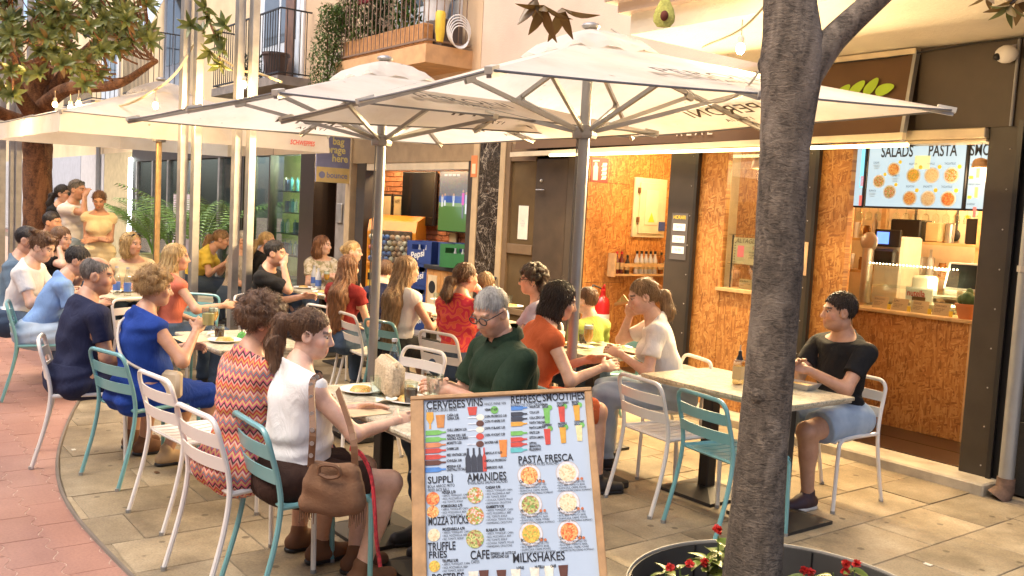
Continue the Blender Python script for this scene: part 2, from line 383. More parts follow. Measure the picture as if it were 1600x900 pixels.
M_BRICK = M('warm red brick', (.32, .125, .055), .8, var=.3, vs_=9, bmp=.4, bs=60, orand=.28)
M_MORTAR = M('pale mortar', (.42, .27, .15), .95, var=.2, vs_=20, bmp=.4, bs=80)
M_BULB = M('lit bulb', (1, .75, .35), emit=18, ecol=(1, .62, .22))
M_LED = M('lit lamp diffuser', (1, .9, .7), emit=9, ecol=(1, .78, .45))
def lamp(name, parent, loc, power, col=(1, .68, .36), size=.08, kind='POINT', rot=None, sy=None, spread=None):
    d = bpy.data.lights.new(name, kind); d.energy = power; d.color = col
    if kind == 'POINT': d.shadow_soft_size = size
    else:
        d.shape = 'RECTANGLE'; d.size = size; d.size_y = sy or size
        if spread: d.spread = spread
    o = bpy.data.objects.new(name, d); COL.objects.link(o); o.parent = parent; o.location = [float(q) for q in loc]
    if rot: o.rotation_euler = rot
    return o
# ================= RESTAURANT FRONT (facade plane y = YF) =================
YF = 6.45
rb = thing('restaurant_building', 'restaurant front with dark steel pillars and orange strand board walls under a plaster slab', 'building', (-5.5, YF, 0))
rbl = Vector(rb.location)
def part(name, mb, mt, par=None, smooth=False):
    par = par or rb
    for i, p in enumerate(mb.v): mb.v[i] = (p[0] - par.location.x, p[1] - par.location.y, p[2] - par.location.z)
    return mb.build(name, mt, par, smooth)
def B(*a, **k): return MB().box(*a, **k)
struct(B((-5.75, 6.19, -.02), (-2.86, 6.5, .075), bev=.012).build('step', M('worn concrete step', (.42, .36, .26), .85, var=.25, vs_=5, bmp=.4)))
M_IFLOOR = M('dark brown floor tile', (.05, .027, .016), .3, var=.25, vs_=4)
struct(B((-7.9, 6.5, .0), (-2.4, 10.2, .08)).build('shop_floor', M_IFLOOR))
for j, yj in enumerate((6.9, 7.5, 8.1)): struct(B((-4.6, yj, .08), (-2.5, yj + .008, .0815)).build('floor_joint', M_BLACK))
# pillars
def pillar(x0, x1, z1=2.5, rivets=True):
    p = part('pillar', B((x0, YF - .05, 0), (x1, YF + .12, z1), bev=.006), M_DARK)
    part('pillar_edge', B((x1 - .012, YF - .07, .002), (x1 + .02, YF - .048, z1 - .002)), M_BLACK)
    if rivets:
        for i in range(9):
            z = .15 + i * .27
            part('rivet', MB().ball((x1 - .06 + rnd.uniform(-.004, .004), YF - .051, z), .006, 6, 4), M_STEEL)
pillar(-3.14, -2.93); pillar(-4.72, -4.47); pillar(-6.07, -5.73)
part('header_panel', B((-3.68, YF - .06, 2.46), (-2.6, YF + .1, 3.045)), M_DARK2)
part('header_beam', B((-8.8, YF - .02, 2.40), (-3.69, YF + .1, 3.045)), M_DARK2)
for z0, z1, y in ((2.385, 2.455, -.10), (2.36, 2.384, -.07)): part('shutter_rail', B((-3.72, YF + y, z0), (-3.145, YF + .1, z1), bev=.006), M_ALU)
part('cable_conduit', MB().tube([(-2.99, YF - .075, 2.46), (-2.985, YF - .075, 3.04)], .012), M_GREYM, smooth=True)
part('cable', MB().tube([(-4.8, YF - .12, 3.0), (-3.9, YF - .13, 2.99), (-3.3, YF - .1, 3.03), (-2.9, YF - .08, 3.035)], .006, 5), M_BLACK)
# granite wall on the right: tiles
part('granite_wall', B((-2.925, YF - .02, 0), (0, YF + .3, 3.045)), M_BLACK)
for r in range(6):
    for c in range(3): part('granite_tile', B((-2.83 + c * .72, YF - .045, .01 + r * .5), (-2.83 + c * .72 + .712, YF - .021, .502 + r * .5), bev=.004), M_GRANITE)
# balcony slab above and its soffit
part('soffit', B((-5.02, 4.78, 3.05), (-2.62, YF + .3, 3.2)), M_SOFFIT)
part('slab_moulding', B((-5.08, 4.70, 3.2), (-2.56, YF + .3, 3.27)), M_PINKPL)
part('slab_moulding', B((-5.14, 4.62, 3.27), (-2.5, YF + .3, 3.36)), M_PINKPL)
part('slab_moulding', B((-5.2, 4.52, 3.36), (-2.44, YF + .3, 3.41)), M_ORPL)
part('upper_wall', B((-9.36, YF + .02, 3.05), (0, YF + .5, 8)), M_PINKPL)
part('side_soffit', B((-2.6, 5.2, 3.12), (0, YF + .3, 3.3)), M_PALEBLUE)
part('ceiling_hook', MB().tube([(-3.66, 5.45, 3.05), (-3.66, 5.45, 3.03), (-3.645, 5.45, 3.015), (-3.66, 5.45, 3.0), (-3.675, 5.45, 3.012)], .004, 5), M_STEEL)
for s_ in range(14): part('balcony_bar', B((-5.0 + s_ * .13, 4.62, 3.42), (-4.985 + s_ * .13, 4.635, 4.4)), M_IRON)
part('balcony_rail', B((-5.1, 4.615, 3.415), (-3.2, 4.64, 3.44)), M_IRON)
# entrance (left opening): strand board side wall, back wall, ceiling
EW = -7.28
part('entrance_wall', B((EW - .1, YF + .02, .08), (EW - .018, 9.5, 2.6)), M_BLACK)
for y0, y1, z0, z1 in ((6.47, 7.06, .08, 1.02), (6.47, 7.06, 1.024, 2.08), (6.47, 6.86, 2.084, 2.6), (6.864, 7.36, 2.084, 2.6), (7.064, 7.9, .08, 1.32), (7.064, 7.9, 1.324, 2.08), (7.364, 7.9, 2.084, 2.6)):
    part('strand_board', B((EW - .018, y0, z0), (EW + rnd.uniform(-.001, .001), y1, z1)), M_OSBY)
part('entrance_back_wall', B((EW, 7.88, .08), (-5.6, 8.0, 2.6)), M('pale yellow tiled wall', (.75, .62, .34), .5))
for i in range(9): 
    for sgn in (-1, 1): part('wall_zigzag', MB().bar((-7.1 + .0, 7.876, .5 + i * .24 + (.12 if sgn > 0 else 0)), (-6.75, 7.876, .5 + i * .24 + (0 if sgn > 0 else .12) + (.12 if sgn < 0 else .12)), .008, .012), M('zigzag line', (.2, .15, .08)))
part('entrance_frame', B((-7.56, YF - .03, 0), (EW - .002, YF + .02, 2.6)), M_DARK2)
part('ceiling', B((-7.3, YF + .1, 2.6), (-2.4, 10.2, 2.75)), M('warm white ceiling', (.7, .58, .4), .9))
# window bay
part('strand_board', B((-5.728, YF - .005, .08), (-5.42, YF + .05, 2.4)), M_OSB)
part('strand_board', B((-5.416, YF - .002, .08), (-4.722, YF + .05, 1.12)), M_OSB)
part('window_sill', B((-5.45, YF - .03, 1.122), (-4.722, YF + .35, 1.15)), M_WOOD)
part('display_pane', B((-5.416, YF + .02, 1.152), (-4.722, YF + .026, 2.4)), M_GLASS)
part('display_back_wall', B((-5.9, YF + .75, .2), (-4.66, YF + .8, 2.6)), M_OSB)
part('display_shelf', B((-5.40, YF + .05, 1.62), (-4.73, YF + .3, 1.628)), M_GLASS)
part('display_shelf', B((-5.40, YF + .05, 1.36), (-4.73, YF + .3, 1.368)), M_GLASS)
part('display_upright', B((-5.37, YF + .06, 1.152), (-5.36, YF + .07, 1.62)), M_IRON)
# doorway (right opening)
part('strand_board', B((-4.47, YF + .0, .08), (-4.2, YF + .06, 2.36)), M_OSB)
part('shop_back_wall', B((-6.3, 9.2, .08), (-2.4, 9.3, 2.6)), M('cream interior wall', (.72, .58, .38), .7))
part('shop_side_wall', B((-2.75, YF + .12, .08), (-2.65, 9.2, 2.6)), M('cream interior wall', (.72, .58, .38), .7))
part('shop_partition', B((-6.25, YF + .81, .08), (-6.2, 9.2, 2.6)), M('cream interior wall', (.72, .58, .38), .7))
# ---- left shop fronts, door, niche
lb = thing('apartment_building', 'long ochre plaster apartment house with iron balconies above dark shop fronts', 'building', (-16, YF, 0))
def lp(name, mb, mt, par=None, smooth=False): return part(name, mb, mt, par or lb, smooth)
lp('upper_wall', B((-15.95, YF + .02, 2.75), (-9.37, YF + .5, 8)), M_ORPL)
lp('upper_wall', B((-70, YF + .02, 2.75), (-15.96, YF + .5, 8)), M_PLASTER)
lp('lintel_band', B((-13.1, YF - .03, 2.32), (-7.57, YF + .2, 3.0)), M('tan lintel', (.30, .20, .10), .7, var=.15))
lp('niche_back', B((-13.4, 7.40, 0), (-8.6, 7.5, 2.75)), M_MORTAR)
lp('niche_ceiling', B((-13.4, YF + .21, 2.5), (-8.6, 7.4, 2.75)), M_DARK2)
lp('niche_side', B((-13.4, YF + .2, 0), (-13.3, 7.4, 2.5)), M_DARK2)
lp('niche_side', B((-9.3, YF + .2, 0), (-9.2, 7.4, 2.5)), M_BRICK)
lp('niche_floor', B((-13.4, YF - .1, 0), (-9.2, 7.4, .05)), M_GREYST)
bk = B((-.118, -.03, -.034), (.118, 0, .034), bev=.006).mesh('brick', M_BRICK)
cnt = 0
for r in range(31):
    for c in range(18):
        x = -13.2 + c * .25 + (.125 if r % 2 else 0); z = 2.46 - r * .078
        if x > -9.4 or z > 2.5: continue
        if cnt >= 300: continue
        cnt += 1
        o = link('brick', bk, lb, Vector((x, 7.398 - rnd.uniform(0, .008), z)) - Vector(lb.location), (rnd.uniform(-.01, .01), rnd.uniform(-.015, .015), rnd.uniform(-.01, .01)))
M_FRAME = M('tan painted frame', (.46, .33, .18), .5)
for x0, x1 in ((-9.31, -9.19), (-8.76, -8.66), (-12.66, -12.5)): lp('door_post', B((x0, YF - .06, 0), (x1, YF + .1, 2.9), bev=.005), M_FRAME)
lp('niche_frame', B((-12.34, YF - .04, 0), (-12.08, YF + .2, 2.32)), M_DARK)
lp('niche_frame', B((-9.46, YF - .02, 0), (-9.32, YF + .2, 2.32)), M_DARK)
lp('shutter_box', B((-12.08, YF - .02, 2.22), (-9.46, YF + .18, 2.32)), M_CREAM)
lp('marble_column', B((-9.18, YF - .05, 0), (-8.77, YF + .1, 2.9)), M_MARBLE)
# door with frame, two leaves
lp('door_leaf', B((-8.10, YF - .03, 0), (-7.565, YF + .03, 2.5)), M('dark brown door panel', (.052, .034, .02), .45, var=.2))
M_DFR = M('brown door frame', (.16, .10, .05), .5)
dl = lp('glazed_door', B((-8.65, YF - .01, 0), (-8.11, YF + .01, 2.5)), M('smoked brown glass', (.10, .065, .03), .12))
for z0, z1 in ((2.3, 2.5), (1.25, 1.36), (.55, .62), (0, .3)): lp('door_rail', B((-8.65, YF - .04, z0), (-8.11, YF + .0, z1), bev=.004), M_DFR)
lp('door_stile', B((-8.655, YF - .045, 0), (-8.57, YF + .0, 2.52)), M_DFR)
lp('door_handle', MB().tube([(-8.04, YF - .03, 1.98), (-8.04, YF - .07, 1.98), (-7.9, YF - .07, 1.98)], .008, 6).ball((-8.0, YF - .035, 2.08), .02, 8, 5), M_STEEL)
lp('door_bar', MB().tube([(-8.7, YF - .08, .95), (-8.66, YF - .16, .85), (-8.69, YF - .16, .55), (-8.72, YF - .08, .42)], .02, 6), M_BLACK, smooth=True)
# stone jamb, dark hall, dark pillar
lp('stone_jamb', B((-13.02, YF - .02, 0), (-12.661, YF + .1, 2.9)), M_GREYST)
lp('hall_back', B((-13.75, YF + .3, 0), (-13.0, YF + .35, 2.8)), M('dark red brown door', (.05, .02, .012), .35))
for x in (-13.6, -13.35, -13.15): lp('hall_moulding', B((x, YF + .28, 0), (x + .04, YF + .3, 2.8)), M_BROWNW)
lp('intercom', B((-12.95, YF - .05, 1.42), (-12.78, YF - .021, 1.72), bev=.01), M_STEEL)
lp('stone_column', B((-14.23, YF - .08, 0), (-13.7, YF + .3, 2.9)), M('brown black stone', (.03, .017, .01), .3, var=.5, vs_=60))
lp('shop_fascia', B((-24.4, YF - .04, 2.5), (-13.11, YF + .2, 2.9)), M_DARK)
# salon window with lit shelves
lp('window_jamb', B((-14.30, YF - .05, 0), (-14.23, YF + .1, 2.5)), M_STEEL)
lp('salon_back', B((-17.2, YF + .9, 0), (-14.0, YF + .95, 2.6)), M('pale green lit wall', (.55, .62, .22), .6))
lp('salon_side', B((-14.1, YF + .15, 0), (-14.05, YF + .9, 2.6)), M('pale green lit wall', (.55, .62, .22), .6))
lp('salon_floor', B((-17.2, YF, 0), (-14.05, YF + .9, .3)), M_GREYST)
lp('salon_pane', B((-16.5, YF + .0, .3), (-14.3, YF + .012, 2.5)), M_PANE)
for x0, x1 in ((-16.65, -16.5), (-16.95, -16.82), (-15.62, -15.56)): lp('window_mullion', B((x0, YF - .05, 0), (x1, YF + .1, 2.5)), M_DARK)
for z in (.75, 1.13, 1.5, 1.88): lp('glass_shelf', B((-16.0, YF + .25, z), (-14.4, YF + .6, z + .02)), M_IRON)
mbot = [M('blue salon bottle', (.10, .32, .45), .3), M('teal salon bottle', (.05, .22, .25), .3), M('white salon bottle', (.7, .72, .68), .35), M('navy salon box', (.05, .09, .2), .4)]
bott = [MB().lathe([(.034, 0), (.036, .16), (.03, .19), (.012, .2), (.012, .24), (0, .24)], 8).mesh('salon_bottle', mm) for mm in mbot[:3]] + [B((-.05, -.04, 0), (.05, .04, .2)).mesh('salon_box', mbot[3])]
sb = 0
for zi, z in enumerate((.77, 1.15, 1.52, 1.9)):
    x = -15.9
    while x < -14.5:
        if rnd.random() < .8:
            k = rnd.choice((0, 0, 1, 1, 2, 3)); o = link(bott[k].name.split('.')[0], bott[k], None, (x, YF + .38 + rnd.uniform(-.04, .04), z + .002))
            tag(o, ('blue and white care product bottle on the salon shelves behind glass', 'teal care product bottle on the salon shelves behind glass', 'white care product bottle on the salon shelves behind glass', 'navy product box on the salon shelves behind glass')[k], 'box' if k == 3 else 'bottle', ('blue salon bottles', 'teal salon bottles', 'white salon bottles', 'navy salon boxes')[k]); sb += 1
        x += .115
# black fronts further along
M_BLKTX = M('black ribbed shutter', (.018, .018, .02), .4, var=.3, vs_=4)
for x0, x1 in ((-19.6, -17.0), (-22.6, -20.4), (-23.9, -22.75)):
    lp('dark_panel', B((x0, YF + .06, 0), (x1, YF + .1, 2.5)), M_BLKTX)
    for i in range(30): lp('shutter_slat', B((x0 + .02, YF + .045, .03 + i * .082), (x1 - .02, YF + .062, .095 + i * .082)), M_BLKTX)
    lp('shop_pane', B((x0, YF + .0, .05), (x1, YF + .012, 2.48)), M_PANE)
for x in (-17.0, -18.2, -19.65, -20.35, -21.5, -22.68, -24.0): lp('shop_mullion', B((x, YF - .05, 0), (x + .1, YF + .045, 2.5)), M_STEEL)
lp('neon_post', B((-24.5, YF - .1, .1), (-24.42, YF - .02, 2.6)), M('lit white tube', (.9, 1, .95), emit=6, ecol=(.9, 1, .92)))
lp('side_wall', B((-27.2, YF - .03, 0), (-24.6, YF + .02, 2.75)), M('pale lemon wall', (.50, .42, .24), .8))
lp('side_wall', B((-30.0, YF - .03, 0), (-27.25, YF + .02, 2.75)), M('light grey wall', (.52, .52, .52), .8, var=.08))
lp('down_pipe', MB().tube([(-27.6, YF - .1, 0), (-27.6, YF - .1, 4)], .06, 8), M_GREYM)
lp('side_wall', B((-36, YF - .03, 0), (-30.05, YF + .02, 2.75)), M('blue grey wall', (.42, .45, .50), .8, var=.08))
lp('roller_shutter', B((-46, YF - .04, 0), (-36.1, YF + .02, 2.75)), M('pale grey shutter', (.55, .56, .56), .6))
for i in range(26): lp('shutter_slat', B((-46, YF - .055, .04 + i * .1), (-36.1, YF - .041, .11 + i * .1)), M('pale grey shutter', (.55, .56, .56), .6))
# balconies
def balcony(x0, x1, yo, zf, zr, mt_bar, slab_mt, door=(0, 0), under=None, nb=.105, thick=.16):
    s_ = lp('balcony_slab', B((x0, yo, zf - thick), (x1, YF + .02, zf)), slab_mt)
    bm = MB()
    for z in (zf + .05, zr): bm.bar((x0 + .02, yo + .03, z), (x1 - .02, yo + .03, z), .03, .022).bar((x1 - .02, yo + .03, z), (x1 - .02, YF, z), .03, .022).bar((x0 + .02, yo + .03, z), (x0 + .02, YF, z), .03, .022)
    lp('balcony_rail', bm, mt_bar)
    n = int((x1 - x0) / nb)
    for i in range(n + 1): x = x0 + .02 + (x1 - x0 - .04) * i / n; lp('balcony_bar', MB().tube([(x, yo + .03, zf + .03), (x, yo + .03, zr)], .008, 6), mt_bar)
    n = int((YF - yo) / nb)
    for i in range(1, n): y = yo + .03 + (YF - yo) * i / n; lp('balcony_bar', MB().tube([(x1 - .02, y, zf + .03), (x1 - .02, y, zr)], .008, 6), mt_bar)
    d0, d1 = door
    fr = lp('balcony_door', B((d0, YF - .03, zf), (d1, YF + .01, zf + 2.6)), M_PALEBLUE)
    part('door_pane', B((d0 + .12, YF - .036, zf + .7), ((d0 + d1) / 2 - .05, YF - .031, zf + 2.4)), M('dark window glass', (.10, .12, .14), .08), lb)
    part('door_pane', B(((d0 + d1) / 2 + .05, YF - .036, zf + .7), (d1 - .12, YF - .031, zf + 2.4)), M('dark window glass', (.10, .12, .14), .08), lb)
    part('door_surround', B((d0 - .14, YF - .02, zf), (d0 - .002, YF + .015, zf + 2.75)), M_WHITE, lb); part('door_surround', B((d1 + .002, YF - .02, zf), (d1 + .14, YF + .015, zf + 2.75)), M_WHITE, lb)
M_RUST = M('rust brown rail', (.22, .14, .09), .6)
balcony(-11.95, -9.55, 5.8, 3.66, 4.75, M_RUST, M('orange plaster', (.58, .34, .16), .8, var=.15), (-11.3, -9.95), thick=.22)
balcony(-17.2, -14.15, 5.89, 3.70, 4.75, M_IRON, M_GREYST, (-16.2, -14.6), thick=.14)
balcony(-22.3, -20.3, 5.6, 3.9, 5.1, M_IRON, M_GREYST, (-21.9, -20.7), thick=.14)
balcony(-28.5, -25.2, 5.6, 4.0, 5.2, M_IRON, M_GREYST, (-27.6, -26.0), thick=.14)
lp('brown_shutter_leaf', B((-15.1, YF - .06, 3.7), (-14.75, YF - .035, 6.2)), M_BROWNW)
lp('meter_box', B((-13.25, YF - .16, 3.42), (-12.65, YF + .0, 3.98), bev=.01), M('weathered grey box', (.45, .36, .27), .8)); lp('meter_box', B((-13.5, YF - .1, 3.42), (-13.26, YF + .0, 3.75), bev=.01), M('weathered grey box', (.45, .36, .27), .8))
# balcony clutter
tag(MB().add([(-22.3 + .02 + 2 * i / 12, 5.58 + .02 * math.sin(i * 1.3) - .5 * (j / 6) ** 1 * 0 + (.85 * (j / 6)), 5.1 + 1.9 * j / 6 - .25 * math.sin(PI * i / 12) * math.sin(PI * j / 6)) for j in range(7) for i in range(13)], [(j * 13 + i, j * 13 + i + 1, (j + 1) * 13 + i + 1, (j + 1) * 13 + i) for j in range(6) for i in range(12)]).build('awning_sheet', M('blue white patterned sheet', (.42, .52, .68), .8, var=.5, vs_=8), smooth='all'), 'pale blue patterned sun sheet slung down to the iron balcony rail', 'awning')
def pot(name, loc, r, h, mt, label, cat='flower pot'):
    o = MB().lathe([(r * .75, 0), (r, h * .9), (r * 1.08, h * .9), (r * 1.08, h), (r * .9, h), (r * .85, h * .92), (0, h * .92)], 16).build(name, mt, None, True, loc); return tag(o, label, cat)
pot('plant_pot', (-14.75, 6.1, 3.7), .21, .42, M('dark brown pot', (.07, .04, .03), .6), 'dark brown plastic tub standing on the black iron balcony')
pot('bucket', (-10.0, 6.2, 4.02), .17, .28, M('white enamel', (.75, .76, .76), .4), 'white bucket pot with a shrub on the balcony crate')
tag(B((-11.85, 5.86, 3.662), (-9.72, 6.0, 3.93), bev=.008).build('planter_box', M('orange cedar wood', (.52, .25, .09), .7, var=.25, vs_=14)), 'long orange wooden planter box along the balcony rail', 'planter')
tag(B((-10.35, 6.05, 3.662), (-9.6, 6.35, 4.0), bev=.01).build('wooden_crate', M('grey weathered wood', (.12, .09, .075), .8)), 'dark weathered wooden crate at the end of the planted balcony', 'crate')
tag(MB().lathe([(.045, 0), (.06, .12), (.062, .34), (.05, .36), (0, .36)], 12).build('yellow_canister', M('yellow plastic', (.75, .50, .04), .5), None, True, (-9.56, 5.99, 3.70)), 'small yellow plastic canister hung on the balcony rail', 'canister')
cb = MB()
for k in range(5):
    rr = .17 - .012 * k; cb.tube([(-9.50 + .01 * k, 6.22 + rr * math.cos(a), 3.86 + rr * 1.1 * math.sin(a) - .02 * k) for a in np.linspace(0, 2 * PI, 24)], .008, 5)
tag(cb.build('cable_coil', M_WHITE, None, True), 'coil of white cable hanging on the side rail of the balcony', 'cable')

nl = thing('niche_lamp', 'small warm downlight in the ceiling of the brick niche', 'lamp', (-11.2, 6.85, 2.49)); MB().lathe([(.06, 0), (.06, -.02), (.045, -.025), (0, -.025)], 16).build('diffuser', M_LED, nl); lamp('lamp_light', nl, (0, 0, -.08), 26, size=.06)
nl = thing('niche_lamp', 'small warm downlight in the niche ceiling beside the framed prints', 'lamp', (-12.7, 6.85, 2.49)); MB().lathe([(.06, 0), (.06, -.02), (.045, -.025), (0, -.025)], 16).build('diffuser', M_LED, nl); lamp('lamp_light', nl, (0, 0, -.08), 20, size=.06)
nl = thing('salon_lamp', 'bright lamp in the ceiling of the green salon', 'lamp', (-15.2, YF + .5, 2.55)); MB().lathe([(.08, 0), (.08, -.03), (0, -.03)], 16).build('diffuser', M_LED, nl); lamp('lamp_light', nl, (0, 0, -.1), 70, (.95, 1, .8), .08)
nl = thing('added_strip_light', 'added warm tube light under the brown awning rail', 'lamp', (-5.6, YF - .26, 2.335)); MB().tube([(-2.0, 0, 0), (2.0, 0, 0)], .014, 8).build('tube', M('added warm tube', (1, .85, .5), emit=4, ecol=(1, .72, .34)), nl, True); lamp('fill_light', nl, (0, -.02, -.03), 170, (1, .72, .38), 3.9, 'AREA', (-1.1, 0, 0), .06)  # glowing tube and outward fill light added to warm terrace, guests and parasol undersides

# the houses across the street, behind the viewer, close off the low sky
for i, (x0, x1, hh_, c) in enumerate(((-60, -24, 9.5, (.55, .45, .32)), (-23.9, -8, 11, (.60, .50, .38)), (-7.9, 14, 10, (.52, .40, .28)))):
    ob_ = thing('opposite_house', ('tall cream plaster house at the far end across the street', 'tall pale plaster house across the street', 'tall tan plaster house across the street')[i], 'building', ((x0 + x1) / 2, -8.5, 0))
    part('wall', B((x0, -9.5, 0), (x1, -8.5, hh_)), M('opposite plaster %d' % i, c, .9, var=.12, vs_=1, bmp=.3), ob_)
    for k in range(int((x1 - x0) / 2.6)):
        for z in (.2, 3.9, 7.0):
            xx = x0 + .8 + k * 2.6; part('window', B((xx, -8.5, z), (xx + 1.2, -8.47, z + 2.2)), M('opposite shutter', (.10, .13, .11), .5), ob_)
# ================= AWNING, SCREENS, SIGNS =================
aw = thing('shop_awning', 'brown cloth drop awning with pale rail above the strand board shop front', 'awning', (-5.5, YF, 2.5))
part('cloth', MB().add([(x, y, z) for (y, z) in ((YF - .09, 3.02), (YF - .20, 2.42)) for x in np.linspace(-3.70, -8.3, 3)], [(0, 1, 4, 3), (1, 2, 5, 4)]), M_AWN, aw)
part('front_rail', MB().bar((-3.67, YF - .2, 2.405), (-8.35, YF - .2, 2.36), .05, .05), M_ALU, aw)
part('top_rail', B((-8.35, YF - .13, 3.0), (-3.68, YF - .06, 3.04)), M_ALU, aw)
part('end_bracket', MB().bar((-3.685, YF - .10, 3.02), (-3.685, YF - .2, 2.37), .025, .05), M_GREYM, aw)
M_LIME = M('lime green print', (.33, .50, .03), .7)
lf = MB()
def leafpoly(c, L, W, ang):
    pts = []
    for t in np.linspace(0, 2 * PI, 14, endpoint=False):
        x = L * math.cos(t); y = W * math.sin(t) * (1 - .25 * math.cos(t)); pts.append((c[0] + x * math.cos(ang) - y * math.sin(ang), c[1] + x * math.sin(ang) + y * math.cos(ang)))
    return pts
for i, (cx, cz, a) in enumerate(((-4.22, 2.76, .75), (-4.10, 2.78, .75), (-3.985, 2.785, .9), (-3.87, 2.755, .25))):
    pts = leafpoly((cx, cz), .075, .042, a); lf.add([(x, YF - .115 - (3.02 - z) * .183 - .012, z) for x, z in pts], [tuple(range(14))])
part('leaf_print', lf, M_LIME, aw)
M_INKW = M('pale lettering', (.6, .5, .36), .7)
text('lettering', 'REAL', M_INKW, aw, plane_mtx((-5.88 + 5.5, -.212, -.02), (1, 0, 0), (0, 0.12, 1)), .16, wide=.9, space=1.5)
# menu screens over the counter
M_SCR = ME('lit pale screen', (.66, .84, .92), .34)
M_INK = M('black print', (.012, .012, .015), .5)
M_SCRINK = M('dark screen print', (.01, .012, .02), .5)
M_YEL = M('yellow price print', (.7, .5, .03), .5, emit=.12, ecol=(.9, .65, .05))
def m_food(name, a, b_, c, em=0.):
    mt, t, bs_ = base(name); v = coords(t); n = nd(t, 'ShaderNodeTexVoronoi'); n.inputs['Scale'].default_value = 170; t.links.new(v, n.inputs['Vector'])
    sp = nd(t, 'ShaderNodeSeparateColor'); t.links.new(n.outputs['Color'], sp.inputs[0])
    r = ramp(t, [(0, a), (.45, b_), (.75, c), (1, a)]); t.links.new(sp.outputs[0], r.inputs[0]); t.links.new(r.outputs[0], bs_.inputs['Base Color'])
    if em and False: t.links.new(r.outputs[0], bs_.inputs['Emission Color']); bs_.inputs['Emission Strength'].default_value = em
    return mt
FOODS = [m_food('tomato pasta print', (.55, .12, .03), (.7, .38, .10), (.75, .55, .2), .35), m_food('cream pasta print', (.72, .6, .38), (.78, .66, .42), (.6, .4, .2), .35), m_food('green pasta print', (.15, .3, .05), (.6, .55, .2), (.35, .1, .05), .35), m_food('yellow pasta print', (.75, .55, .08), (.7, .3, .05), (.3, .35, .05), .35), m_food('salad print', (.2, .4, .06), (.6, .12, .04), (.7, .62, .5), .35), m_food('red sauce print', (.6, .08, .02), (.72, .26, .06), (.7, .45, .15), .35)]
M_PLATE = M('white plate print', (.7, .7, .68), .4)
def disc(mb, c, r, xd, yd, off, n=20, mi=0, sy=1.):
    c, xd, yd = np.asarray(c, float), unit(xd), unit(yd); nn = np.cross(xd, yd)
    mb.add([c + nn * off + xd * r * math.cos(2 * PI * k / n) + yd * r * sy * math.sin(2 * PI * k / n) for k in range(n)], [tuple(range(n))], mi)
def rect(mb, c, w, h, xd, yd, off, mi=0):
    c, xd, yd = np.asarray(c, float), unit(xd), unit(yd); nn = np.cross(xd, yd)
    mb.add([c + nn * off + xd * i * w / 2 + yd * j * h / 2 for i, j in ((-1, -1), (1, -1), (1, 1), (-1, 1))], [(0, 1, 2, 3)], mi)
XD, ZD = (1, 0, 0), (0, 0, 1)
def screen(x0, x1, z0, z1, y, label, content):
    t = thing('menu_screen', label, 'screen', ((x0 + x1) / 2, y, z0), 0, None)
    part('casing', B((x0, y + .006, z0), (x1, y + .06, z1), bev=.006), M_BLACK, t)
    part('display', MB().quad((x0 + .014, y, z0 + .014), (x1 - .014, y, z0 + .014), (x1 - .014, y, z1 - .014), (x0 + .014, y, z1 - .014)), M_SCR, t)
    for k in content:
        if k[0] == 't': text('lettering', k[1], M_SCRINK if len(k) < 6 else k[5], t, plane_mtx((k[2] - t.location.x, -.004, k[3] - z0), XD, ZD), k[4], wide=.62, bold=.0022 if k[4] > .05 else 0)
        elif k[0] == 'f':
            mb = MB(); disc(mb, (k[1], y, k[2]), k[3], XD, ZD, .003, 22); part('plate', mb, M_PLATE, t)
            mb = MB(); disc(mb, (k[1], y, k[2]), k[3] * .8, XD, ZD, .005, 18); part('dish', mb, FOODS[k[4]], t)
            mb = MB(); disc(mb, (k[1] + k[3] * .95, y, k[2] + k[3] * 1.05), k[3] * .27, XD, ZD, .006, 12); part('price_dot', mb, M_YEL, t)
        elif k[0] == 'r': mb = MB(); rect(mb, (k[1], y, k[2]), k[3], k[4], XD, ZD, .004); part('print_block', mb, k[5], t)
    return t
sx0, sx1, sz0, sz1 = -4.135, -3.35, 1.895, 2.375; SY = 6.55
def SX(px): return sx0 + (px - 1338) / (1503 - 1338) * (sx1 - sx0)
M_GREYP = M('grey small print', (.3, .36, .4), .6)
cont = [('t', 'SALADS', SX(1362), 2.285, .12), ('t', 'PASTA', SX(1441), 2.285, .12)]
for px, z, nme in ((1419, 2.222, 'RIGATONI'), (1448, 2.222, 'FARFALLE'), (1476, 2.222, 'TAGLIATELLE'), (1417, 2.055, 'RIGATONI'), (1445, 2.055, 'SPAGHETTI'), (1474, 2.055, 'TAGLIATELLE')):
    cont.append(('t', nme, SX(px) - .035, z, .022))
for i, (px, z, r, f) in enumerate(((1420, 2.145, .056, 3), (1450, 2.145, .058, 1), (1481, 2.145, .058, 4), (1417, 1.975, .056, 0), (1447, 1.975, .058, 1), (1479, 1.975, .058, 5), (1386, 2.19, .052, 0), (1362, 2.10, .05, 4), (1382, 2.02, .052, 4))): cont.append(('f', SX(px), z, r, f))
for px, z in ((1356, 2.215), (1390, 2.115), (1352, 2.0)):
    cont.append(('t', 'CAESAR' if z > 2.2 else 'GAMBETTI' if z > 2.1 else 'BURRATA', SX(px) - .03, z + .02, .022))
    for q in range(3): cont.append(('r', SX(px) + .0, z + .008 - q * .012, .06 - .01 * q, .004, M_GREYP))
cont.append(('r', SX(1433), 2.24, .12, .10, M('faint yellow pasta print', (.62, .68, .36), .5, emit=.2, ecol=(.75, .8, .45))))
screen(sx0, sx1, sz0, sz1, SY, 'menu screen showing SALADS and PASTA hung over the counter', cont)
cont = [('t', 'SMOOTHI', -3.335, 2.285, .115)]
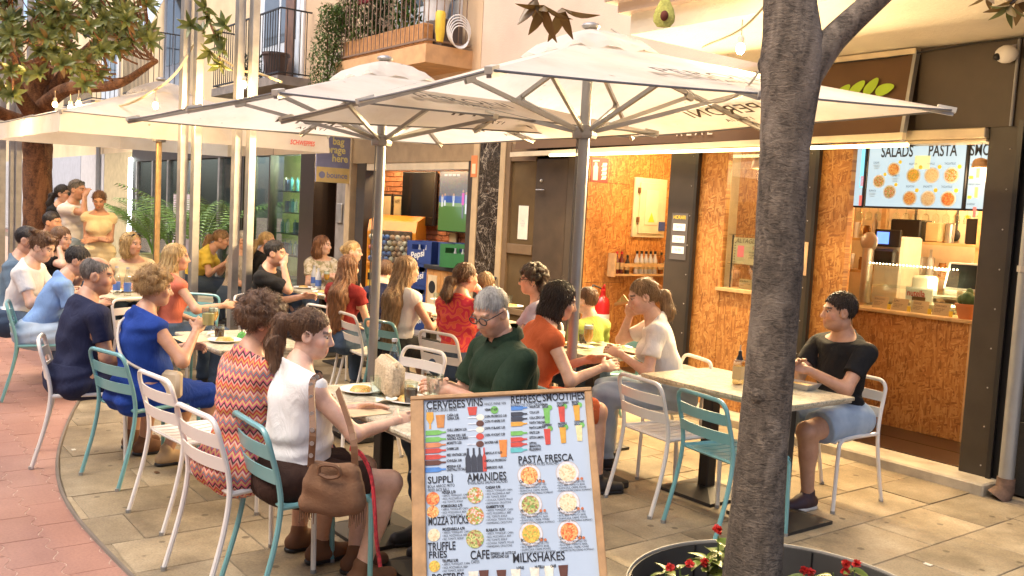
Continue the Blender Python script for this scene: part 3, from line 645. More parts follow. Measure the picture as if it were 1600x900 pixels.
for i in range(3):
    for j in range(2):
        cont.append(('t', ('GREEN DETOX', 'COCONUT', 'MANGO DREAM', 'COCONUT', 'RASPBERRY', 'PINEAPPLE')[i * 2 + j], -3.325 + j * .12, 2.215 - i * .14, .019))
        cont.append(('r', -3.265 + j * .12, 2.165 - i * .14, .024, .075, [M('green smoothie', (.2, .5, .08), .4, emit=.4, ecol=(.3, .6, .1)), M('yellow smoothie', (.8, .6, .1), .4, emit=.4, ecol=(.8, .6, .1)), M('red smoothie', (.6, .12, .1), .4, emit=.4, ecol=(.7, .15, .12))][(i + j) % 3]))
        cont.append(('r', -3.31 + j * .12, 2.13 - i * .14, .03, .022, M_YEL))
screen(-3.345, -2.56, sz0, sz1, SY, 'menu screen showing smoothies beside the pasta screen', cont)
screen(-4.93, -4.145, sz0, sz1, SY, 'menu screen half hidden behind the strand board strip', [('r', -4.17, 2.2, .03, .3, M('cyan print', (.15, .55, .75), .5, emit=.5, ecol=(.2, .6, .8))), ('r', -4.165, 2.1, .024, .08, M('red smoothie')), ('r', -4.165, 1.95, .024, .08, M('red smoothie'))])
# pendant lamps with their own light
def pendant(loc, label, power=14, k=1.):
    t = thing('pendant_lamp', label, 'lamp', loc); t.scale = (k, k, k)
    part_l = lambda n, mb, mt, sm=True: mb.build(n, mt, t, sm)
    part_l('lamp_shade', MB().lathe([(.13, 0), (.135, .01), (.12, .10), (.09, .14), (.03, .16), (.0, .16)], 24), M('plywood shade', (.55, .30, .12), .5))
    part_l('diffuser', MB().lathe([(.122, .004), (0, .004)], 24), M_LED)
    part_l('cord', MB().tube([(0, 0, .16), (0, 0, 2.6 - loc[2])], .004, 5), M_BLACK)
    lamp('lamp_light', t, (0, 0, -.05), power, size=.1)
pendant((-3.205, 6.53 - .08, 2.19), 'small plywood pendant lamp in front of the smoothie screen', 5, .42)
pendant((-5.28, YF + .35, 2.22), 'plywood pendant lamp glowing in the display window', 9)
pendant((-3.7, 8.0, 2.3), 'plywood pendant lamp hung inside over the kitchen counter', 42)
pendant((-6.7, 7.0, 2.42), 'plywood pendant lamp above the strand board entrance', 25)
pendant((-4.3, 8.6, 2.3), 'plywood pendant lamp at the rear of the shop', 38)
# ---- counter
ct = thing('shop_counter', 'strand board counter with pine top and glass food display inside the doorway', 'counter', (-4.0, 7.27, .08))
part('front_panel', B((-4.60, 7.27, .082), (-3.575, 7.30, 1.03)), M_OSB, ct)
part('end_trim', B((-3.575, 7.262, .082), (-3.54, 7.9, 1.03)), M_WOOD, ct)
part('counter_top', B((-4.62, 7.23, 1.03), (-3.52, 7.95, 1.06), bev=.006), M_WOOD, ct)
for a in (((-4.6, 7.42, 1.06), (-3.78, 7.428, 1.42)), ((-4.6, 7.42, 1.424), (-3.78, 7.85, 1.432)), ((-3.788, 7.43, 1.06), (-3.78, 7.85, 1.42)), ((-4.58, 7.45, 1.24), (-3.79, 7.8, 1.246))): part('display_glass', B(*a), M_GLASS, ct)
for i, x in enumerate(np.linspace(-4.58, -3.8, 26)): part('led_dot', MB().ball((x, 7.43, 1.44), .006, 6, 4), M_LED, ct)
lamp('counter_light', ct, (0, .3, 1.30), 8, size=.1)
M_CARD = M('tan price card', (.55, .42, .22), .7); 
for i, (x, nm) in enumerate(((-4.40, 'POMODORO'), (-4.22, 'SUPPLI'), (-4.04, 'CAPRESE'), (-3.86, 'CARBONARA'))):
    c = thing('price_card', 'tan price card reading %s standing on the counter edge' % nm, 'card', (x, 7.33, 1.06), 0, 'price cards on the counter')
    MB().add([(-.07, 0, 0), (.07, 0, 0), (.07, .03, .1), (-.07, .03, .1), (-.07, .004, 0), (.07, .004, 0), (.07, .034, .1), (-.07, .034, .1)], [(0, 1, 2, 3), (7, 6, 5, 4), (0, 3, 7, 4), (1, 5, 6, 2), (3, 2, 6, 7), (0, 4, 5, 1)]).build('card', M_CARD, c)
    text('lettering', nm, M_INK, c, plane_mtx((-.06, .018, .07), (1, 0, 0), (0, .29, 1)), .024, wide=.7)
    text('lettering', 'mozzarella, basil,\ntomato and oil\nwith bread', M_INK, c, plane_mtx((-.055, .011, .05), (1, 0, 0), (0, .29, 1)), .014, wide=.9)
    y_ = MB(); y_.box((.075, -.002, .0), (.105, .004, .045)); y_.build('price_tag', M('yellow tag', (.75, .55, .05), .6), c)
# kitchen: timber uprights, shelves, hanging glasses, machines
kr = thing('kitchen_rack', 'pine timber rack with shelves and hanging glasses behind the counter', 'rack', (-3.6, 8.5, .08))
for x in (-4.55, -3.95, -3.0): part('upright', B((x, 8.4, .082), (x + .05, 8.45, 2.1)), M_WOOD, kr)
for z in (1.30, 1.62): part('shelf', B((-4.6, 8.38, z), (-2.8, 8.7, z + .025)), M_WOOD, kr)
part('shelf', B((-4.6, 8.36, 1.98), (-2.8, 8.72, 2.0)), M_WOOD, kr)
gl = MB().lathe([(.028, 0), (.034, .03), (.03, .075), (.006, .09), (.005, .14), (.028, .145), (.028, .15)], 10).mesh('wine_glass', M_GLASS, True)
for i in range(16):
    x = -4.45 + i * .1
    if abs(x + 3.93) < .06: continue
    tag(link('wine_glass', gl, None, (x, 8.5, 1.826)), 'wine glass hanging upside down under the kitchen rack shelf', 'glass', 'glasses hung under the rack')
def simple(name, mb, mt, label, cat, group=None, loc=None, smooth=False): return tag(mb.build(name, mt, None, smooth, loc), label, cat, group)
cm = thing('soft_serve_machine', 'tall white dispensing machine with small blue screen behind the counter', 'machine', (-4.3, 8.05, .08))
part('body', B((-4.42, 7.95, 1.0), (-4.14, 8.3, 1.62), bev=.02), M('white machine enamel', (.72, .66, .55), .4), cm)
part('plinth', B((-4.44, 7.92, .1), (-4.1, 8.32, .99), bev=.01), M_STEEL, cm)
part('head', B((-4.38, 7.86, 1.36), (-4.16, 7.95, 1.5), bev=.02), M_BLACK, cm)
part('screen', B((-4.40, 7.90, 1.52), (-4.14, 7.93, 1.68), bev=.008), M_BLACK, cm)
part('lit_screen', B((-4.37, 7.894, 1.545), (-4.25, 7.899, 1.655)), M('blue lit display', (.05, .12, .5), .2, emit=1.2, ecol=(.1, .2, .8)), cm)
bx = [((-3.86, 8.42, 1.645), (-3.55, 8.66, 1.85), 'black microwave box on the kitchen shelf', M_BLACK, 'microwave'), ((-3.5, 8.42, 1.645), (-3.36, 8.6, 1.83), 'tan paper box on the kitchen shelf', M_CARD, 'box'), ((-3.12, 8.42, 1.645), (-2.86, 8.62, 1.88), 'black till monitor back on the kitchen shelf', M_BLACK, 'monitor'), ((-3.35, 8.4, 2.0), (-3.05, 8.66, 2.13), 'brown wooden box on the top kitchen shelf', M_BROWNW, 'box'), ((-3.86, 8.42, 1.325), (-3.5, 8.66, 1.5), 'steel tray stack on the lower kitchen shelf', M_STEEL, 'tray')]
for a, b2, l, mt, c in bx: simple(c.replace(' ', '_'), B(a, b2, bev=.012), mt, l, c)
simple('steel_canister', MB().lathe([(.04, 0), (.042, .17), (.03, .185), (0, .185)], 14), M_STEEL, 'steel canister on the kitchen shelf', 'canister', loc=(-3.3, 8.5, 1.645), smooth=True)
rk = random.Random(5)
def kj(kind):
    if kind == 0: return MB().lathe([(.035, 0), (.037, .1), (.03, .115), (.032, .13), (0, .13)], 10), 'jar', 'glass jar of preserves on the kitchen rack', M('preserve jar', (.30, .13, .04), .25)
    if kind == 1: return MB().lathe([(.03, 0), (.03, .15), (.012, .19), (.012, .25), (0, .25)], 10), 'bottle', 'tall dark bottle on the kitchen rack', M('dark oil bottle')
    if kind == 2: return MB().lathe([(.03, 0), (.042, .16), (0, .16)], 10), 'cup', 'stack of white paper cups on the kitchen rack', M_WHITE
    return B((-.05, -.05, 0), (.05, .05, .12), bev=.004), 'box', 'tan carton on the kitchen rack', M_CARD
kms = []
for k in range(4): mb, nm_, l, mt = kj(k); kms.append((mb.mesh(nm_, mt, k < 3), nm_, l))
for z, xs in ((1.325, (-4.5, -3.95)), (1.325, (-3.45, -2.85)), (1.645, (-4.5, -3.95)), (2.0, (-4.5, -3.42)), (2.0, (-3.0, -2.85))):
    x = xs[0]
    while x < xs[1]:
        k = rk.choice((0, 0, 1, 1, 2, 3)); o = link(kms[k][1], kms[k][0], None, (x, 8.46 + rk.uniform(-.03, .05), z)); tag(o, kms[k][2], kms[k][1], 'goods on the kitchen rack'); x += rk.uniform(.09, .13)
nb = thing('spread_dispenser', 'white spread dispenser with nutella sign inside the glass display', 'dispenser', (-4.0, 7.6, 1.06))
part('body', B((-4.05, 7.55, 1.06), (-3.88, 7.7, 1.36), bev=.02), M('white machine enamel'), nb)
part('sign', B((-4.06, 7.50, 1.14), (-3.82, 7.51, 1.26)), M_WHITE, nb)
text('lettering', 'nutella', M('red lettering', (.55, .03, .02), .5), nb, plane_mtx((-.045, -.106, .125), XD, ZD), .075, wide=.8, bold=.001)
mb = MB(); rect(mb, (-3.94, 7.499, 1.165), .12, .035, XD, ZD, 0); part('brown_print', mb, M_BROWNW, nb)
pm = thing('till_monitor', 'white framed till screen tilted on the counter end', 'monitor', (-3.5, 7.6, 1.06))
MB().bar((0, 0, 0), (0, 0, .2), .05, .05).build('stand', M_WHITE, pm); sc_ = MB().box((-.17, -.01, -.12), (.17, .012, .12), bev=.008).build('frame', M_WHITE, pm, loc=(0, -.02, .32), rot=(-.3, 0, 0)); MB().box((-.15, -.014, -.10), (.15, -.011, .10)).build('display', M('dark till display', (.03, .035, .04), .15), pm, loc=(0, -.02, .32), rot=(-.3, 0, 0))
cp = thing('cactus_pot', 'small cactus in an orange clay pot on the counter end', 'plant', (-3.66, 7.32, 1.06))
MB().lathe([(.055, 0), (.085, .10), (.09, .10), (.09, .12), (.07, .12), (0, .105)], 16).build('pot', M('orange clay', (.55, .20, .07), .7), cp, True)
cb = MB()
for dx, dy, dz, r in ((0, 0, .16, .05), (.04, .01, .15, .035), (-.045, 0, .15, .035), (.0, .02, .21, .03)): cb.ball((dx, dy, dz), (r, r, r * 1.2), 10, 7)
cb.build('cactus', M('cactus green', (.06, .13, .05), .7, bmp=.6, bs=80), cp, True)
# set the kitchen where the doorway lets it be seen
for o in [kr] + [q for q in COL.objects if q.parent is None and (q.get('group') in ('glasses hung under the rack', 'goods on the kitchen rack') or 'kitchen shelf' in str(q.get('label', '')) or 'kitchen shelf' in str(q.get('label', '')))]: o.location.x -= 1.15
q = YP(1386, 372, 7.9); cm.location.x += q[0] + 4.27; cm.location.z += q[2] - 1.60
q = YP(1437, 448, 7.5); nb.location.x += q[0] + 3.94; q = YP(1512, 440, 7.6); pm.location.x = q[0]; q = YP(1510, 488, 7.32); cp.location.x = q[0]
simple('steel_pipe_stand', MB().tube([(0, 0, 0), (0, 0, .5)], .05, 14).ball((0, 0, .56), (.09, .03, .09), 14, 8), M_STEEL, 'steel beer tap column with white round badge behind the counter', 'beer tap', None, (YP(1352, 450, 7.75)[0], 7.75, 1.06), True)
simple('slicing_machine', MB().box((-.2, -.15, 0), (.2, .15, .08), bev=.02).lathe([(.0, 0), (.13, .0), (.13, .02), (0, .03)], 20, (0, 0, .12)).box((-.05, .02, .08), (.12, .12, .3), bev=.03), M_STEEL, 'steel slicing machine inside the glass display', 'slicer', None, (YP(1480, 430, 7.7)[0], 7.7, 1.06))
for i, u in enumerate((1340, 1425, 1490)): simple('hanging_tool', MB().tube([(0, 0, 0), (0, 0, .22)], .012, 6).ball((0, 0, -.03), (.05, .02, .06), 10, 6), M_IRON if i else M_WOOD, ('wooden spoon', 'black ladle', 'black skimmer')[i] + ' hung on the kitchen back wall', 'utensil', None, (YP(u, 360, 9.1)[0], 9.15, 1.75), True)
# window display goods
for x, c, h in ((-5.17, (.16, .06, .02), .30), (-5.08, (.10, .20, .04), .30), (-5.0, (.12, .22, .05), .28)):
    o = simple('bottle', MB().lathe([(.032, 0), (.034, .02), (.034, h * .55), (.014, h * .75), (.013, h), (0, h)], 14), M('bottle glass %.2f' % c[1] + str(x), c, .15, spec=.8), ('brown' if c[0] > .15 else 'green') + ' beer bottle with round label on the display shelf' , 'bottle', 'bottles in the display window' , (x, YF + .18, 1.63), True)
cd = thing('price_poster', 'cream price poster with dotted rim reading AL TAGLIO in the display window', 'poster', (-5.06, YF + .1, 1.35))
part('sheet', B((-5.33, YF + .04, 1.37), (-4.86, YF + .045, 1.60)), M('cream poster paper', (.68, .52, .30), .7), cd)
text('lettering', 'ALTAGLIO', M_BROWNW, cd, plane_mtx((-.25, -.062, .205), XD, ZD), .055, shear=.2)
text('lettering', '3x4,57$', M('red lettering'), cd, plane_mtx((-.07, -.062, .15), XD, ZD), .045)
text('lettering', 'porcio de pizza al tall\nmargarita, verdures\no de la casa', M_INK, cd, plane_mtx((-.1, -.062, .12), XD, ZD), .026, wide=.8)
mb = MB(); rect(mb, (-5.25, YF + .038, 1.48), .07, .1, XD, ZD, 0); part('photo_print', mb, M('red smoothie'), cd)
mb = MB()
for i in range(16): rect(mb, (-5.315 + (i % 2) * .445, YF + .039, 1.385 + (i // 2) * .024), .012, .012, XD, ZD, 0)
part('rim_dots', mb, M_BROWNW, cd)
bh = thing('serving_stand', 'black bird shaped serving stand behind the display window', 'stand', (-5.2, YF + .3, 1.152))
MB().tube([(0, 0, 0), (0, 0, .12)], .022, 8).build('foot', M_IRON, bh)
MB().tube([(-.13, 0, .2), (-.06, 0, .16), (.06, 0, .15), (.2, 0, .12)], [.02, .04, .045, .02], 8).build('tray', M_IRON, bh, True)
for x in (-5.22, -5.02): 
    c = thing('price_card', 'tan price card at the foot of the display window', 'card', (x, YF + .1, 1.152), 0, 'price cards in the window'); B((-.07, 0, 0), (.07, .004, .085)).build('card', M_CARD, c); text('lettering', 'DI BUFALA', M_INK, c, plane_mtx((-.06, -.003, .06), XD, ZD), .02, wide=.9); text('lettering', 'pomodoro, fresca,\nbasilico', M_INK, c, plane_mtx((-.06, -.003, .04), XD, ZD), .015)
# entrance wall things
YDm, = ((0, -1, 0),)
def wall_mtx(y, z): return plane_mtx((EW + .012, y, z), (0, 1, 0), (0, 0, 1))
fs = thing('fire_sign', 'red sign with white fire extinguisher pictogram on the strand board wall', 'sign', (EW, 6.6, 2.2))
part('plate', B((EW + .001, 6.49, 2.08), (EW + .006, 6.73, 2.335)), M('dull red sign', (.30, .045, .035), .5), fs)
mb = MB(); mb.add([(EW + .008, y, z) for y, z in ((6.52, 2.1), (6.585, 2.1), (6.585, 2.24), (6.57, 2.26), (6.57, 2.285), (6.535, 2.285), (6.535, 2.26), (6.52, 2.24))], [tuple(range(8))]).add([(EW + .008, y, z) for y, z in ((6.51, 2.29), (6.6, 2.3), (6.6, 2.312), (6.51, 2.305))], [(0, 1, 2, 3)])
for k in range(4): mb.add([(EW + .008, 6.63 + .018 * math.sin(q) , 2.11 + k * .045 + q * .02) for q in (0, 1, 2)] + [(EW + .008, 6.70 + .01 * math.sin(q), 2.115 + k * .045 + q * .02) for q in (2, 1, 0)], [(0, 1, 2, 3, 4, 5)])
part('pictogram', mb, M_WHITE, fs)
ec = thing('meter_cabinet', 'cream electrical cabinet with yellow warning triangle on the strand board wall', 'cabinet', (EW, 7.37, 1.6))
part('frame', B((EW + .001, 7.12, 1.52), (EW + .03, 7.62, 2.17), bev=.006), M('cream enamel', (.72, .62, .42), .4), ec)
part('door', B((EW + .03, 7.19, 1.56), (EW + .05, 7.55, 2.12), bev=.006), M('cream enamel'), ec)
part('inner_panel', B((EW + .05, 7.27, 1.66), (EW + .056, 7.47, 2.04), bev=.004), M('cream enamel light', (.8, .7, .5), .4), ec)
for z in (1.68, 2.0): part('hinge', B((EW + .03, 7.165, z), (EW + .06, 7.188, z + .06)), M_BROWNW, ec)
mb = MB(); mb.add([(EW + .059, 7.32, 1.69), (EW + .059, 7.42, 1.69), (EW + .059, 7.37, 1.80)], [(0, 1, 2)]); part('warning_triangle', mb, M_YEL, ec)
part('padlock_tag', B((EW + .057, 7.49, 1.60), (EW + .07, 7.58, 1.70)), M('blue tag', (.03, .06, .25), .5), ec)
sh = thing('condiment_shelf', 'pine wall rack holding sauce bottles on the strand board wall', 'shelf', (EW, 7.2, 1.1))
part('base_board', B((EW + .002, 6.83, 1.10), (EW + .11, 7.66, 1.12)), M_WOOD, sh); part('front_bar', B((EW + .10, 6.9, 1.2), (EW + .115, 7.66, 1.235)), M_WOOD, sh); part('end_board', B((EW + .002, 6.81, 1.09), (EW + .115, 6.83, 1.34)), M_WOOD, sh); part('end_board', B((EW + .002, 7.66, 1.09), (EW + .115, 7.68, 1.25)), M_WOOD, sh)
for i, (y, kind) in enumerate(((6.89, 0), (6.96, 0), (7.05, 1), (7.19, 2), (7.26, 2), (7.33, 2), (7.40, 2), (7.47, 2), (7.57, 3))):
    mt, h, l = ((M('dark red sauce', (.12, .012, .008), .2, spec=.8), .24, 'red capped sauce bottle on the wall rack'), (M('dark jar', (.03, .02, .015), .3), .20, 'black lidded jar on the wall rack'), (M('dark oil bottle', (.06, .06, .02), .15, spec=.8), .25, 'slim dark oil bottle with spout on the wall rack'), (M('amber vinegar', (.22, .07, .01), .15, spec=.8), .24, 'amber vinegar bottle at the end of the wall rack'))[kind]
    t = thing('sauce_bottle', l, 'bottle', (EW + .055, y, 1.121), 0, 'bottles on the wall rack')
    MB().lathe([(.028, 0), (.028, h * .6), (.012, h * .8), (.012, h * .88), (0, h * .88)], 10).build('bottle', mt, t, True); MB().lathe([(.014, h * .88), (.014, h), (0, h)], 8).build('cap', M('red cap', (.5, .02, .02), .4) if kind == 0 else M_BLACK, t); MB().lathe([(.0288, h * .2), (.0288, h * .5)], 10).build('label', M_CARD, t)
fe = thing('fire_extinguisher', 'red fire extinguisher with black hose hung on the strand board wall', 'extinguisher', (EW + .12, 6.66, .38))
MB().lathe([(.0, 0), (.075, .005), (.08, .03), (.08, .42), (.065, .48), (.03, .51), (.028, .55), (0, .55)], 18).build('cylinder', M('fire red enamel', (.45, .015, .015), .25), fe, True)
MB().tube([(0, 0, .55), (0, 0, .6)], .025, 8).tube([(0, 0, .6), (.08, -.06, .63)], .012, 6).tube([(0, 0, .58), (.09, -.06, .57)], .01, 6).build('valve', M('fire red enamel'), fe); MB().tube([(0, 0, .58), (-.05, -.1, .62), (-.06, -.17, .5), (-.03, -.16, .3)], .012, 6).build('hose', M_BLACK, fe, True); MB().lathe([(.081, .12), (.081, .32)], 18).build('label', M_WHITE, fe)
# posters on pillars
def poster(name, x0, x1, z0, z1, y, mt, label, items=(), cat='poster'):
    t = thing(name, label, cat, ((x0 + x1) / 2, y, z0)); part('sheet', B((x0, y, z0), (x1, y + .003, z1)), mt, t)
    for it in items:
        if it[0] == 'r': mb = MB(); rect(mb, ((x0 + x1) / 2 + it[1], y, z0 + it[2]), it[3], it[4], XD, ZD, .003); part('print_block', mb, it[5], t)
        else: text('lettering', it[1], it[5], t, plane_mtx((it[2], -.005, it[3]), XD, ZD), it[4], wide=it[6] if len(it) > 6 else .7, align='CENTER')
    return t
YP_ = YF - .056
poster('opening_hours_poster', -6.0, -5.80, 1.36, 1.79, YP_, M('dark poster', (.09, .08, .075), .5), 'dark HORARI opening hours poster with white boxes on the steel pillar', [('t', 'HORARI', 0, .375, .05, M_YEL, .85)] + [('r', 0, z, .15, .065, M_WHITE) for z in (.09, .19, .30)] + [('t', 'dilluns a dijous\n12:00 - 23:30', 0, z, .016, M_INK, .9) for z in (.095, .195, .305)])
poster('sticker', -4.66, -4.55, 1.66, 1.75, YP_, M('blue sticker', (.03, .09, .3), .4), 'small blue sticker on the steel pillar beside the tree', [('t', 'menu', 0, .03, .03, M_WHITE)], 'sticker')
poster('sticker', -4.69, -4.5, 1.33, 1.60, YP_, M('peach sticker', (.62, .42, .24), .4), 'peach delivery sticker with red and navy stripes on the steel pillar', [('r', 0, .06, .14, .05, M('navy salon box')), ('r', 0, .105, .12, .03, M('red smoothie')), ('r', 0, .19, .07, .07, M_GREYP)], 'sticker')
poster('notice_sheet', -8.40, -8.22, 1.42, 1.80, YF - .02, M('white paper', (.66, .6, .48), .8), 'white paper notice taped inside the brown glazed door', [('t', 'AVIS\nporta amb\nalarma', 0, .2, .03, M_GREYP)], 'notice')
poster('orange_notice', -9.34, -9.21, 2.12, 2.38, YF - .066, M('orange notice', (.62, .2, .06), .6), 'small orange notice with pale panel at the top of the tan post', [('r', 0, .1, .08, .12, M('cream poster paper'))], 'notice')
# blade sign: luggage storage
bsg = thing('hanging_sign', 'blue and yellow sign reading bag storage here bounce above the dark hall', 'sign', (-12.63, YF, 2.0))
bs = part('board', B((-12.58, 5.86, 2.02), (-12.55, 6.43, 2.78)), M('slate blue sign', (.24, .23, .31), .5), bsg)
part('lower_panel', B((-12.549, 5.862, 2.02), (-12.546, 6.428, 2.24)), M('yellow sign', (.72, .50, .16), .5), bsg)
part('bracket', B((-12.58, 6.43, 2.3), (-12.55, 6.5, 2.35)), M_IRON, bsg)
MYL = M('pale yellow lettering', (.8, .68, .25), .5)
for s_, z, y in (('bag', 2.58, 6.10), ('storage', 2.455, 5.90), ('here', 2.33, 6.10)): text('lettering', s_, MYL, bsg, plane_mtx((.088, y - YF, z - 2.0), (0, 1, 0), ZD), .15, wide=.92, bold=.004)
text('lettering', 'bounce', M('slate blue sign'), bsg, plane_mtx((.088, 6.02 - YF, .09), (0, 1, 0), ZD), .12, wide=.95, bold=.002)
mb = MB(); disc(mb, (-12.545, 5.95, 2.125), .05, (0, 1, 0), ZD, .002); part('roundel', mb, M('slate blue sign'), bsg)
# blue-grey poster with hair model
poster('hair_poster', -20.9, -19.75, .5, 1.75, YF - .07, M('pink grey poster', (.60, .50, .52), .5), 'pale pink poster with a grey head of hair in the black shop front', [('r', .1, .35, .5, .7, M('grey hair print', (.16, .15, .18), .6))])
# niche things
def tvset(x0, x1, z0, z1, y, on, label, rz=0):
    t = thing('television', label, 'television', ((x0 + x1) / 2, y, z0), rz); w, h = (x1 - x0) / 2, z1 - z0
    MB().box((-w, 0, 0), (w, .05, h), bev=.006).build('casing', M_BLACK, t); MB().bar((0, .05, h / 2), (0, .25, h / 2), .1, .1).build('wall_arm', M_IRON, t)
    if not on: MB().quad((-w + .015, -.002, .015), (w - .015, -.002, .015), (w - .015, -.002, h - .015), (-w + .015, -.002, h - .015)).build('display', M('dark off screen', (.012, .012, .013), .12), t); return t
    def em(n, c, k=.26): return ME('screen ' + n, c, k)
    def q(n, x, z, ww, hh, mt, off): mb = MB(); rect(mb, (x, 0, z), ww, hh, XD, ZD, off); mb.build(n, mt, t)
    zs = .42 * h
    q('pitch', 0, (zs + .015) / 2, 2 * w - .03, zs - .015, em('grass', (.12, .26, .06)), .002); q('pitch_far', 0, zs + .03 * h, 2 * w - .03, .06 * h, em('far grass', (.25, .40, .16)), .0021)
    q('hoarding', 0, .535 * h, 2 * w - .03, .11 * h, em('blue hoarding', (.05, .13, .42)), .002)
    crowd, tt, bb = base('screen crowd'); vv = coords(tt); vo = nd(tt, 'ShaderNodeTexVoronoi'); vo.inputs['Scale'].default_value = 55; tt.links.new(vv, vo.inputs['Vector']); hs = nd(tt, 'ShaderNodeMix', data_type='RGBA'); hs.inputs[0].default_value = .55; tt.links.new(vo.outputs['Color'], hs.inputs[6]); hs.inputs[7].default_value = (.28, .36, .48, 1); tt.links.new(hs.outputs[2], bb.inputs['Emission Color']); bb.inputs['Emission Strength'].default_value = .07; bb.inputs['Base Color'].default_value = (.03, .035, .05, 1)
    q('crowd', 0, .795 * h - .0075, 2 * w - .03, .41 * h - .015, crowd, .002)
    for x, z, ht, c in ((-.30, .42, .2, (.1, .2, .6)), (-.05, .42, .2, (.6, .65, .75)), (.22, .22, .48, (.85, .1, .5)), (.31, .3, .36, (.6, .65, .8)), (-.38, .4, .2, (.65, .7, .8))):
        q('player_shirt', x * 2 * w, (z + ht * .68) * h, .07 * 2 * w, ht * .4 * h, em('shirt%.2f' % c[0], c), .005); q('player_legs', x * 2 * w, (z + ht * .25) * h, .045 * 2 * w, ht * .45 * h, em('legs%.2f' % z, (.1, .1, .12) if x == .22 else (.5, .5, .5), .6), .005); mb = MB(); disc(mb, (x * 2 * w, 0, (z + ht * .94) * h), .028 * 2 * w, XD, ZD, .005, 8); mb.build('player_head', em('skin', (.35, .2, .13), .6), t)
    for k in range(4): q('score_box', (-.3 + k * .12) * 2 * w, .93 * h, .09 * 2 * w, .035 * h, em('score', (.6, .65, .7)), .006)
    lamp('screen_glow', t, (0, -.25, h / 2), 3, (.7, .85, 1), .3)
    return t
tvset(-12.45, -11.52, 1.46, 2.26, 7.25, False, 'black switched off television on the brick wall')
tvset(-11.25, -10.50, 1.40, 2.26, 7.2, True, 'television showing a football match on the brick wall', .12)
for x, l in ((-13.05, 'white print'), (-12.72, 'yellow lettered print')):
    f = thing('picture_frame', 'small black framed %s on the brick wall' % l, 'frame', (x, 7.36, 1.55)); B((-.14, -.02, 0), (.14, .02, .36)).build('frame', M_IRON, f); B((-.11, -.024, .03), (.11, -.021, .33)).build('print', M_CARD if l[0] == 'y' else M('cream poster paper'), f)
    if l[0] == 'y': text('lettering', 'WIFI', M_INK, f, plane_mtx((-.09, -.03, .22), XD, ZD), .09, wide=.9)
gm = thing('gumball_machine', 'orange capsule toy machine with clear window full of balls in the brick niche', 'machine', (-11.85, 6.85, .05), .75)
MO = M('orange enamel', (.72, .26, .02), .35, coat=.3)
MB().add([(x, y, z) for x in (-.36, .36) for (y, z) in ((-.28, 0), (-.28, 1.30), (-.22, 1.46), (.2, 1.54), (.28, 1.5), (.28, 0))], [(0, 1, 2, 3, 4, 5), (11, 10, 9, 8, 7, 6)] + [(i, i + 6, (i + 1) % 6 + 6, (i + 1) % 6) for i in range(6)]).build('body', MO, gm)
MB().box((-.31, -.30, .86), (.31, -.283, 1.32), bev=.01).build('window_recess', M('dark recess', (.08, .05, .03), .5), gm)
rb2 = random.Random(3)
capm = [M('capsule %d' % i, c, .3) for i, c in enumerate(((.65, .55, .45), (.5, .3, .2), (.1, .2, .5), (.6, .12, .1)))]
bl = [MB().ball((0, 0, 0), .042, 8, 5).mesh('toy_capsule', c, True) for c in capm]
for i in range(8):
    for j in range(5):
        if i * 1. < 8.9 - (j < 2) * 0: link('toy_capsule', bl[rb2.choice((0, 0, 1, 1) if i > 3 else (0, 2, 3, 2))], gm, (-.28 + i * .078 + (.04 if j % 2 else 0) - .01, -.30, .91 + j * .078))
MB().box((-.32, -.35, .85), (.32, -.345, 1.33)).build('window_pane', M_GLASS, gm)
MB().box((-.34, -.33, .80), (-.02, -.281, .86), bev=.01).build('coin_shelf', MO, gm); MB().box((-.32, -.31, .5), (-.14, -.281, .74), bev=.008).build('coin_panel', M('yellow enamel', (.75, .5, .05), .4), gm); MB().box((-.32, -.32, .6), (-.24, -.308, .7)).build('coin_slot', M_BLACK, gm); MB().ball((-.2, -.32, .56), (.05, .03, .05)).build('turn_knob', M('yellow enamel'), gm, True); MB().box((-.3, -.302, .2), (-.1, -.281, .42), bev=.006).build('delivery_flap', M_BLACK, gm)
MBLUE = M('blue crate plastic', (.025, .055, .20), .45)
def crate(loc, mt, label, logo=True, w=.42, d=.32, h=.30):
    t = thing('drinks_crate', label, 'crate', loc, .35, None)
    b0 = MB(); b0.box((-w / 2, -d / 2, 0), (w / 2, d / 2, .02))
    for s_ in (-1, 1):
        b0.box((s_ * w / 2, -d / 2, .02), (s_ * (w / 2 - .015), d / 2, h))
        b0.box((-w / 2 + .015, s_ * d / 2, .02), (w / 2 - .015, s_ * (d / 2 - .015), h * .62)); b0.box((-w / 2 + .015, s_ * d / 2, h * .85), (w / 2 - .015, s_ * (d / 2 - .015), h))
        for x in (-w / 2 + .05, w / 2 - .05): b0.box((x - .035, s_ * d / 2, h * .62), (x + .035, s_ * (d / 2 - .015), h * .85))
    b0.build('shell', mt, t)
    for i in range(3): MB().lathe([(.03, .02), (.03, h * .5), (.012, h * .72), (.012, h * .95), (0, h * .95)], 8).build('bottle', M('dark oil bottle'), t, True, (-.12 + i * .12, 0, 0))
    if logo: text('lettering', 'Pepsi', M_WHITE, t, plane_mtx((-.14, -d / 2 - .004, h * .16), (1, 0, .25), (-.25, 0, 1)), .13, wide=.9, bold=.003, shear=.25)
    return t
for k, l in enumerate(('bottom', 'second', 'third', 'top')): crate((-10.86, 6.75, .05 + k * .305), MBLUE, 'blue drinks crate with white script, %s of its stack in the niche' % l)
crate((-10.38, 6.95, .97), MBLUE, 'blue drinks crate with white script on the slatted pine cabinet', True)
crate((-9.92, 6.72, .97), M('green crate plastic', (.03, .16, .05), .45), 'green plastic crate on the slatted pine cabinet', False, .5)
wc = thing('pine_cabinet', 'pine slatted cabinet with round printed notices under the crates', 'cabinet', (-10.1, 6.85, .05)); 
